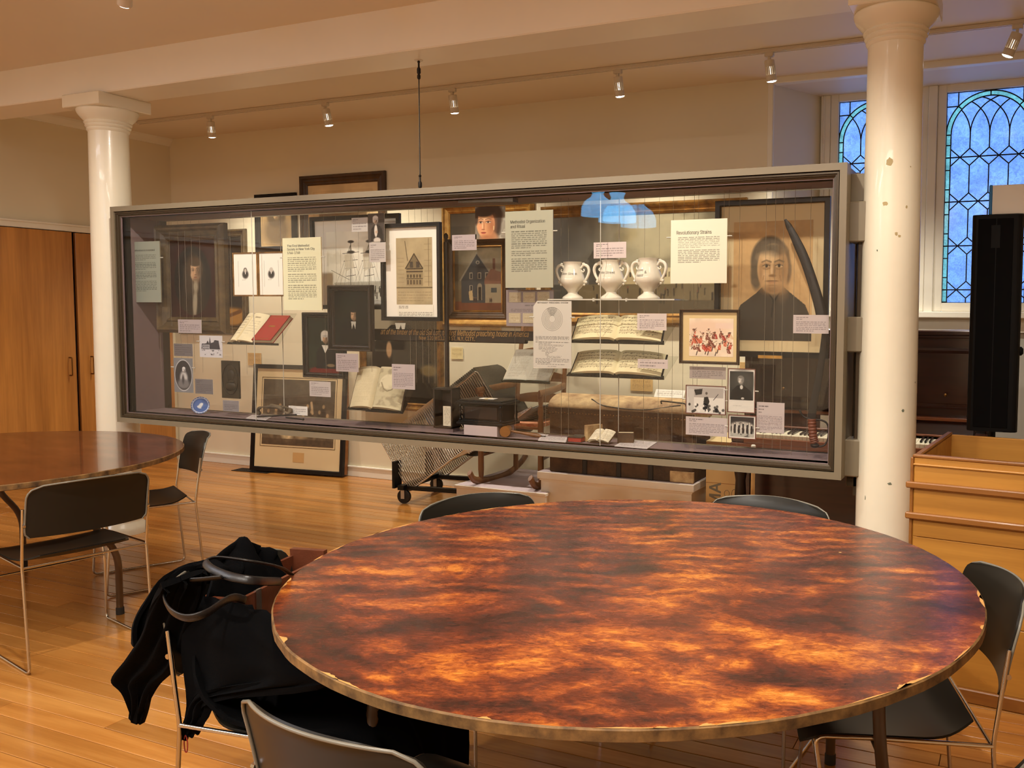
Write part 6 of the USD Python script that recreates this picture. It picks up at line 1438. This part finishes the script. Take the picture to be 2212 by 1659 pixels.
part(o, "iron_handle", tube(smooth_path([(tx1 - .22, ty0 - .003, zt - .02), (tx1 - .22, ty0 - .02, zt), (tx1 - .05, ty0 - .02, zt - .01), (tx1 - .05, ty0 - .003, zt - .03)], .02, 4), .005, 8), M["iron"], smooth=True)
P = spline([(tx0 + .30, cy_ - hw * .7, zf_ + (zt - zf_) * .72 + .004), (tx0 + .42, cy_ - hw * .95, zf_ + (zt - zf_) * .25 + .004), (tx0 + .70, cy_ - hw * .99, zf_ + .012), (tx0 + .95, cy_ - hw * .8, zf_ + (zt - zf_) * .6 + .004)], 24); part(o, "cord", tube(P, .004, 6), M["leather_dark"], smooth=True)
a = Art(50, 16, (238, 232, 220)); a.lines(.08, .92, .15, .85, 3, (120, 110, 96), .6, 4, .7)
cq = rect_px(1410, 851, 1474, 868, ty0 + .17); o = thing("white_card", "white caption card standing on the back of the trunk's lid", "caption card"); m_, cc = a.mesh(cq[0], cq[1], zt + .001, zt + .05, ty0 + .19); sh = np.eye(4); sh[1, 2] = .8; sh[1, 3] = -.8 * (zt + .001); m_.apply_transform(sh); part(o, "card", m_, M["paper"], color=cc)

# ---- cardboard box, stick
bx0, bx1, bY = onY(1525, 1000, 5.33)[0], onY(1602, 1000, 5.33)[0], 5.33; bz = onY(1560, 955, bY)[2]
o = thing("cardboard_box", "brown cardboard moving box standing on end between the trunk and the piano", "box")
part(o, "body", box(bx0, bx1, bY, bY + .30, 0, bz, .003), M["card"]); part(o, "top_flap", join(tm(*_slab((bx0, bY - .002, bz + .001), (bx1, bY - .002, bz + .001), (bx1 - .01, bY + .29, bz + .022), (bx0 + .01, bY + .29, bz + .022), .004))), M["card_in"]); part(o, "tape", box(bx0 - .001, bx1 + .001, bY - .0012, bY, bz * .56, bz * .565), M["pine_dark"])
def turned(s, h, x, z, m="ink_soft", bold=True, y=None):
    t = text(s, h, .0006, bold); t.apply_transform(rotm([0, 0, 1], 90)); t.apply_transform(M4([(1, 0, 0), (0, 0, 1), (0, -1, 0)], (x, bY - .0008, z))); return t
bw = bx1 - bx0
grey = plain("grey_print", lin(118, 106, 84), .8)
part(o, "printed_letters", turned("MA", .075, bx0 + bw * .42, bz * .30), grey)
part(o, "printed_word", turned("MOVING", .028, bx0 + bw * .97, bz * .23), grey)
dr = []
for cx_, cz_, rx_, rz_ in ((.60, .46, .07, .035), (.58, .36, .12, .05), (.70, .40, .12, .03), (.80, .45, .07, .06)): dr.append(tube([(bx0 + bw * (cx_ + rx_ * math.cos(t)), bY - .001, bz * (cz_ + rz_ * math.sin(t))) for t in np.linspace(0, 2 * PI, 18, endpoint=False)], .0016, 5, closed=True))
part(o, "printed_emblem", join(*dr), grey, kind="stuff")
P = spline([(bx0 + bw * .25, bY - .001, bz * .84), (bx0 + bw * .40, bY - .001, bz * .86), (bx0 + bw * .30, bY - .001, bz * .78), (bx0 + bw * .46, bY - .001, bz * .82), (bx0 + bw * .36, bY - .001, bz * .74), (bx0 + bw * .5, bY - .001, bz * .80)], 30); part(o, "handwriting", tube(P, .0016, 5), M["ink"])
sx = onY(1627, 1000, 4.90)[0]; zt = onY(1625, 962, 4.90)[2]
o = thing("wooden_stick", "thin light wooden stick standing upright before the piano's left leg", "stick", (sx, 4.90, 0)); part(o, "shaft", lathe([(.0125, 0), (.0125, zt - .03)], 12), M["card"], smooth=40); part(o, "cap", lathe([(.014, zt - .03), (.014, zt), (.008, zt + .004)], 12), M["mat_white"], smooth=40)

# ---- upright piano
o = thing("upright_piano", "dark mahogany upright piano with open keyboard under the stained windows", "piano")
X0, X1, YK, YP, YE, ZT = -1.555, -.125, 4.965, 5.28, 5.66, 1.352
PW_ = M["piano"]
part(o, "upper_case", box(X0, X1, YP + .02, YE, .58, ZT - .03), PW_); part(o, "lid", join(box(X0 - .025, X1 + .025, YP - .035, YE + .01, ZT - .028, ZT, .006), box(X0 - .012, X1 + .012, YP - .015, YE, ZT - .045, ZT - .026, .005)), PW_)
part(o, "side_panel", box(X0 - .012, X0 + .03, YP - .01, YE, 0, ZT - .03, .004), PW_); part(o, "side_panel", box(X1 - .03, X1 + .012, YP - .01, YE, 0, ZT - .03, .004), PW_)
for xa_, xb_ in ((X0 + .06, X0 + .46), (X0 + .50, X1 - .50), (X1 - .46, X1 - .06)):
    part(o, "panel_moulding", ring_frame((xa_, xb_, .90, 1.25), YP + .02, [(0, .012), (.014, .018), (.022, .010), (.03, .003)]), M["piano_red"] if False else PW_)
    part(o, "panel", box(xa_ + .03, xb_ - .03, YP + .014, YP + .02, .93, 1.22), PW_)
part(o, "music_ledge", box(X0 + .03, X1 - .03, YP - .05, YP + .02, .835, .855, .004), M["piano_red"])
part(o, "fallboard", hexa([(X0 + .09, YP - .06, .745), (X1 - .09, YP - .06, .745), (X1 - .09, YP + .02, .745), (X0 + .09, YP + .02, .745), (X0 + .09, YP - .01, .835), (X1 - .09, YP - .01, .835), (X1 - .09, YP + .02, .835), (X0 + .09, YP + .02, .835)]), PW_)
part(o, "fallboard_strip", box(X0 + .09, X1 - .09, YP - .075, YP - .045, .745, .757, .003), M["piano_red"])
part(o, "key_bed", box(X0, X1, YK, YP + .02, .615, .68, .004), PW_); part(o, "key_slip", box(X0 + .08, X1 - .08, YK - .012, YK + .012, .675, .712, .003), M["piano_red"]); part(o, "bed_edge", box(X0, X1, YK - .018, YK + .01, .655, .677, .004), M["piano_red"])
part(o, "cheek_block", box(X0, X0 + .085, YK, YP + .02, .675, .775, .008), PW_); part(o, "cheek_block", box(X1 - .085, X1, YK, YP + .02, .675, .775, .008), PW_)
kx0, kx1 = X0 + .088, X1 - .088; kw = (kx1 - kx0) / 52
for k in range(52): part(o, "white_key", box(kx0 + k * kw + .0006, kx0 + (k + 1) * kw - .0006, YK + .016, YP - .05, .70, .732, .0015), M["ivory"])
for k in range(51):
    if (k % 7) not in (1, 4): part(o, "black_key", box(kx0 + (k + 1) * kw - .006, kx0 + (k + 1) * kw + .006, YK + .068, YP - .05, .732, .744, .002), M["ebony"])
part(o, "lower_panel", box(X0 + .03, X1 - .03, YP + .03, YP + .05, .05, .60), PW_); part(o, "bottom_rail", box(X0, X1, YP, YE, .03, .11, .004), PW_)
for X in (X0 + .045, X1 - .045):
    part(o, "leg", lathe([(.035, 0), (.035, .03), (.024, .05), (.030, .12), (.038, .30), (.030, .44), (.040, .50), (.040, .53), (.034, .55), (.045, .58), (.045, .615)], 20, (X, YK + .055, 0)), M["dark_wood"], smooth=40)
    part(o, "toe_block", box(X - .045, X + .045, YK + .01, YP + .05, 0, .05, .006), PW_)
    part(o, "candle_bracket", join(rod((X + (.2 if X < -1 else -.2), YP + .015, .98), (X + (.2 if X < -1 else -.2), YP - .05, .98), .004, 6), ball((X + (.2 if X < -1 else -.2), YP - .05, .985), .010, 1)), M["brass"])
q = onY(1773, 886, YP - .05), onY(1861, 884, YP - .05); o = thing("paper_sheet", "white sheet of paper leaning on the piano above the keys", "paper"); zb_ = .758
a = Art(40, 20, (240, 236, 226)); m_ = tm(*_slab((q[0][0], YP - .064, zb_), (q[1][0], YP - .064, zb_), (q[1][0], YP - .058, .835), (q[0][0], YP - .058, .835), .002)); part(o, "sheet", m_, M["mat_white"])

# ---- loudspeaker on its stand, the white box on top
sY = 4.52; q0, q1 = onY(2093, 700, sY)[0], onY(2205, 700, sY)[0]; z0_, z1_ = onY(2150, 933, sY)[2], onY(2150, 463, sY)[2]
o = thing("loudspeaker", "tall slim black column loudspeaker on a stand before the stained window", "loudspeaker")
w_ = q1 - q0; pr = [(q0 + .02, 0), (q1 - .03, 0), (q1 - .008, .012), (q1, .04), (q1 - .02, .22), (q0 + .03, .22), (q0, .06), (q0 + .004, .014)]
bd = extrude([(x, y) for x, y in pr], z1_ - z0_); bd.apply_translation((0, sY, z0_)); part(o, "cabinet", bd, M["speaker"], smooth=35)
part(o, "grille", box(q0 + .030, q1 - .045, sY - .004, sY + .002, z0_ + .02, z1_ - .02, .002), M["black_matte"]); part(o, "grille_seam", box(q0 + w_ * .47, q0 + w_ * .49, sY - .0055, sY - .003, z0_ + .02, z1_ - .02), M["speaker"])
part(o, "badge", box(q0 + w_ * .38, q0 + w_ * .56, sY - .005, sY - .003, z1_ - .16, z1_ - .05, .001), M["speaker"])
part(o, "side_knob", mapped(lathe([(.02, 0), (.022, .01), (.012, .02)], 16), M4([(0, 1, 0), (0, 0, 1), (1, 0, 0)], (q1 - .004, sY + .07, onY(2205, 760, sY)[2]))), M["speaker"])
o2 = thing("speaker_stand", "black tripod stand under the tall column loudspeaker", "speaker stand", ((q0 + q1) / 2, sY + .10, 0))
part(o2, "pole", lathe([(.018, .12), (.018, z0_)], 16), M["black"], smooth=40); part(o2, "collar", lathe([(.03, .40), (.03, .46)], 16), M["black"], smooth=40)
for k in range(3): t = .5 + k * 2 * PI / 3; part(o2, "leg", rod((.02 * math.cos(t), .02 * math.sin(t), .44), (.34 * math.cos(t), .30 * math.sin(t), .012), .011, 8), M["black"], smooth=True)
b0 = onY(2137, 430, sY + .06); bt = onY(2160, 402, sY + .06)[2]
o = thing("white_carton", "white carton with a blue edge standing on top of the loudspeaker", "box")
part(o, "carton", box(b0[0] + .012, b0[0] + .21, sY + .02, sY + .16, z1_, bt, .004), M["mat_white"]); part(o, "blue_edge", box(b0[0], b0[0] + .016, sY + .018, sY + .162, z1_, bt + .002, .004), M["blue"]); part(o, "blue_corner", box(b0[0] + .185, b0[0] + .212, sY + .016, sY + .02, z1_ + .0, z1_ + .05, .001), M["blue"])

# ---- open wooden bin
o = thing("wooden_bin", "tall open golden wooden bin with two battens beside the cream column", "bin", (-.352, 3.438, 0), math.radians(-5.5))
BW, BD, BH, t_ = 1.05, .74, .905, .022
for i, (za, zb_) in enumerate(((.05, .30), (.302, .60), (.602, BH))): part(o, "front_board", box(.004, BW - .004, 0, t_, za, zb_, .002), M["pine"])
part(o, "rear_board", box(0, BW, BD - t_, BD, .03, BH, .003), M["pine"]); part(o, "side_board", box(0, t_, .002, BD - t_, .03, BH, .004), M["pine"]); part(o, "side_board", box(BW - t_, BW, .002, BD - t_, .03, BH, .004), M["pine"]); part(o, "floor_board", box(t_, BW - t_, t_, BD - t_, .05, .07), M["pine"])
part(o, "rim", join(box(-.003, BW, -.004, t_ + .002, BH - .001, BH + .012, .004)), M["pine_dark"]); part(o, "rim", box(-.003, t_, t_, BD, BH - .001, BH + .010, .004), M["pine_dark"]); part(o, "rim_bead", box(0, BW, -.008, 0, BH - .030, BH - .022, .003), M["pine"])
part(o, "corner_strip", box(-.010, .002, -.004, .018, .03, BH, .003), M["pine_dark"])
for z in (.790, .672): part(o, "batten", box(-.022, BW, -.024, .001, z, z + .024, .004), M["pine_dark"])
part(o, "base_moulding", join(box(-.012, BW, -.018, .002, 0, .052, .004), box(-.012, .0, 0, BD, 0, .052, .004)), M["pine_dark"])

# ---- pendant lamps behind the camera, seen only as reflections in the case glass
M["blue_glass"] = mat("lit_blue_shade", {"e": ("emission", {"color": (.16, .55, 1.0), "strength": 14.0})}, surface="e.emission")
M["bulb"] = mat("lit_bulb", {"e": ("emission", {"color": (1.0, .95, .88), "strength": 60.0})}, surface="e.emission")
def pendant(px, py, s, Y, label):
    v = onY(px, py, 2 * (YF + .006) - Y); x, z = v[0], v[2]
    o = thing("pendant_lamp", label, "lamp", (x, Y, 0))
    part(o, "shade", lathe([(.17 * s, z - .09 * s), (.17 * s, z - .06 * s), (.165 * s, z), (.13 * s, z + .06 * s), (.07 * s, z + .10 * s), (.055 * s, z + .13 * s), (.075 * s, z + .17 * s)], 32, cap=False), M["blue_glass"], smooth=40)
    part(o, "bulb", ball((.0, 0, z - .02), .035 * s, 2), M["bulb"])
    part(o, "cord", rod((0, 0, z + .1), (0, 0, ZF), .004, 6), M["black"])
pendant(1291, 447, 1.0, -.6, "blue glass pendant lamp behind the viewer, mirrored in the case glass")
pendant(1333, 458, 1.05, -.2, "second blue glass pendant lamp behind the viewer, mirrored lower in the case glass")
# ---------------------------------------------------------------- coat and bag on the left-hand chair
cx_, cy_, ca_ = CHP[6]
def loc(x, y, z):
    c, s = math.cos(ca_), math.sin(ca_); return np.array([cx_ + c * x - s * y, cy_ + s * x + c * y, z])
KN = np.array([  # y, z, near x, far x
    (-.372, .60, .19, -.06), (-.366, .66, .19, -.08), (-.350, .72, .16, -.10), (-.325, .765, .115, -.115), (-.290, .778, .085, -.12), (-.245, .755, .10, -.13), (-.215, .67, .17, -.15),
    (-.19, .575, .225, -.20), (-.14, .50, .250, -.23), (-.04, .474, .245, -.24), (.08, .466, .235, -.24), (.20, .455, .225, -.22), (.275, .41, .21, -.20), (.315, .32, .19, -.18), (.33, .22, .17, -.15)])
ks = spline(KN, 64)
NS, NT = 64, 40
P = np.zeros((NS, NT, 3))
tt = np.linspace(0, 1, NT)
for i in range(NS):
    y, z, xn, xf = ks[i]; x = xn + (xf - xn) * tt
    sft = i / (NS - 1); hang = np.clip((.35 - sft) / .35, 0, 1); hang2 = np.clip((sft - .8) / .2, 0, 1)
    fold = .022 * np.sin(tt * 13 + 2.2 * sft) * (hang + hang2) + .010 * np.sin(tt * 23 + 5 * sft) + .012 * np.sin(tt * 7 + 9 * sft)
    nz = meshkit.fbm(np.stack([tt * 6, np.full(NT, sft * 11), np.full(NT, 2.)], -1), 3, 5) - .5
    yy = y - fold * (hang > 0) + fold * (hang2 > 0) * 1.0; zz = z + (.014 * np.sin(tt * 11 + 4 * sft) + .05 * nz) * (1 - hang * .6) * (1 - hang2)
    if .18 < sft < .38: zz = zz + .030 * np.exp(-((tt - .72) / .10) ** 2) * math.sin((sft - .18) / .20 * PI)      # the collar stands up in a peak
    yy = yy - .05 * (1 - tt) ** 2 * hang; zz = zz - .05 * np.clip(.35 - tt, 0, 1) * hang
    for j in range(NT): P[i, j] = loc(x[j], yy[j], zz[j])
v = P.reshape(-1, 3); idx = np.arange(NS * NT).reshape(NS, NT)
def fnP(u, w): return P[..., 0], P[..., 1], P[..., 2]
coat = sheet(fnP, NS, NT, .010)
o = thing("black_coat", "black wool coat draped over the back and seat of the left-hand chair", "coat")
part(o, "coat_body", coat, M["black_cloth"], smooth=60)
def cloth_rows(rows, ny, seed, amp=.012, th=.016):
    """a hanging piece given by rows of (left pixel, right pixel, point maker)"""
    L = spline([l for l, r in rows], ny); R_ = spline([r for l, r in rows], ny); nt = 22; Q = np.zeros((ny, nt, 3)); t = np.linspace(0, 1, nt)
    for i in range(ny):
        Q[i] = L[i] + (R_[i] - L[i]) * t[:, None]
        k = i / (ny - 1); n2 = meshkit.fbm(np.stack([t * 4, np.full(nt, k * 4), np.full(nt, seed * 1.7)], -1), 3, seed) - .5
        Q[i, :, 1] += (amp * np.sin(t * 15 + 3 * k + seed) + 3 * amp * n2) * np.minimum(1, 6 * np.minimum(t, 1 - t) + .3)
    return sheet(lambda u, w: (Q[..., 0], Q[..., 1], Q[..., 2]), ny, nt, th)
A_ = lambda px, py, z: onZ(px, py, z)
part(o, "rear_flap", cloth_rows([(A_(352, 1272, .80), A_(440, 1236, .82)), (A_(322, 1314, .735), A_(430, 1300, .74)), (A_(304, 1372, .65), A_(402, 1378, .64)), (A_(272, 1424, .57), A_(386, 1438, .55)), (A_(240, 1469, .50), A_(345, 1478, .485)), (A_(266, 1500, .45), A_(324, 1512, .435)), (A_(287, 1557, .36), A_(305, 1553, .36))], 34, 2), M["black_cloth"], smooth=60)
B_ = lambda px, py, Y=1.492: onY(px, py, Y)
part(o, "front_flap", cloth_rows([(B_(436, 1286, 1.54), B_(575, 1318, 1.56)), (B_(400, 1340, 1.50), B_(640, 1380, 1.52)), (B_(392, 1410), B_(700, 1450)), (B_(398, 1470), B_(690, 1480)), (B_(402, 1520), B_(470, 1500)), (B_(396, 1560), B_(436, 1546)), (B_(388, 1597), B_(416, 1580))], 30, 5, .008), M["black_cloth"], smooth=60)
part(o, "skirt_flap", cloth_rows([(A_(505, 1440, .50), A_(760, 1490, .50)), (A_(512, 1490, .47), A_(800, 1530, .47)), (A_(530, 1540, .44), A_(826, 1548, .45)), (A_(600, 1600, .36), A_(735, 1600, .38))], 20, 7, .010), M["black_cloth"], smooth=60)
part(o, "collar", tube(spline([loc(.04, -.30, .775), loc(-.02, -.31, .79), loc(-.06, -.30, .798), loc(-.10, -.28, .775)], 20), .014, 10, flat=(.5, 1.1)), M["black_cloth"], smooth=60)
part(o, "zip_pull", tube([B_(401, 1590) + np.array([.012 * math.cos(t) * .5, 0, -.02 + .022 * math.sin(t)]) for t in np.linspace(0, 2 * PI, 14, endpoint=False)], .0016, 5, closed=True), M["red_cloth"], smooth=True)
o = thing("tote_bag", "dark tote bag with brown leather top and long black straps on the left-hand chair", "bag")
AX = np.array([onZ(508, 1288, .725), onZ(682, 1202, .725)]); ab_ = (AX[1] - AX[0])[:2]; BL = np.linalg.norm(ab_); ub = ab_ / BL; nb_ = np.array([-ub[1], ub[0]])
def bl(u, w, z):
    """a point of the bag: u along it, w across it"""
    q = AX[0][:2] + ub * u * BL + nb_ * w; return (q[0], q[1], z)
def bag_box(u0, u1, w0, w1, z0, z1, fl=0.0): return tm([bl(u0, w0, z0), bl(u1, w0, z0), bl(u1, w1, z0), bl(u0, w1, z0), bl(u0 - fl, w0 - fl * .1, z1), bl(u1 + fl, w0 - fl * .1, z1), bl(u1 + fl, w1 + fl * .1, z1), bl(u0 - fl, w1 + fl * .1, z1)], _BOXF)
part(o, "bag_body", bag_box(.04, .96, -.02, .07, .462, .65, .02), M["leather_dark"])
part(o, "leather_band", bag_box(0, 1, -.028, -.022, .635, .725, .02), M["leather"]); part(o, "leather_band", bag_box(0, 1, .072, .078, .635, .725, .02), M["leather"])
part(o, "leather_end", bag_box(-.015, .0, -.028, .078, .635, .72, .01), M["leather"]); part(o, "leather_end", bag_box(1.0, 1.015, -.028, .078, .635, .745, .02), M["leather"])
def strap(pts, z):
    Q = [onZ(px, py, zz) for (px, py), zz in zip(pts, z)]; return tube(spline(Q, 50), .0085, 8, flat=(.42, 1.25))
part(o, "strap", strap([(606, 1256), (560, 1255), (505, 1247), (462, 1232), (444, 1216), (452, 1207), (480, 1204), (540, 1212), (600, 1224), (628, 1240)], [.745, .80, .815, .82, .825, .83, .83, .825, .79, .74]), M["leather_dark"], smooth=True)
part(o, "strap", strap([(530, 1296), (505, 1291), (478, 1303), (445, 1325), (405, 1335), (372, 1322), (356, 1296), (362, 1272), (392, 1256), (440, 1251), (480, 1247)], [.72, .745, .765, .765, .76, .765, .77, .785, .80, .81, .815]), M["leather_dark"], smooth=True)
part(o, "strap_keeper", bag_box(.10, .16, -.034, -.027, .64, .73), M["chrome"])
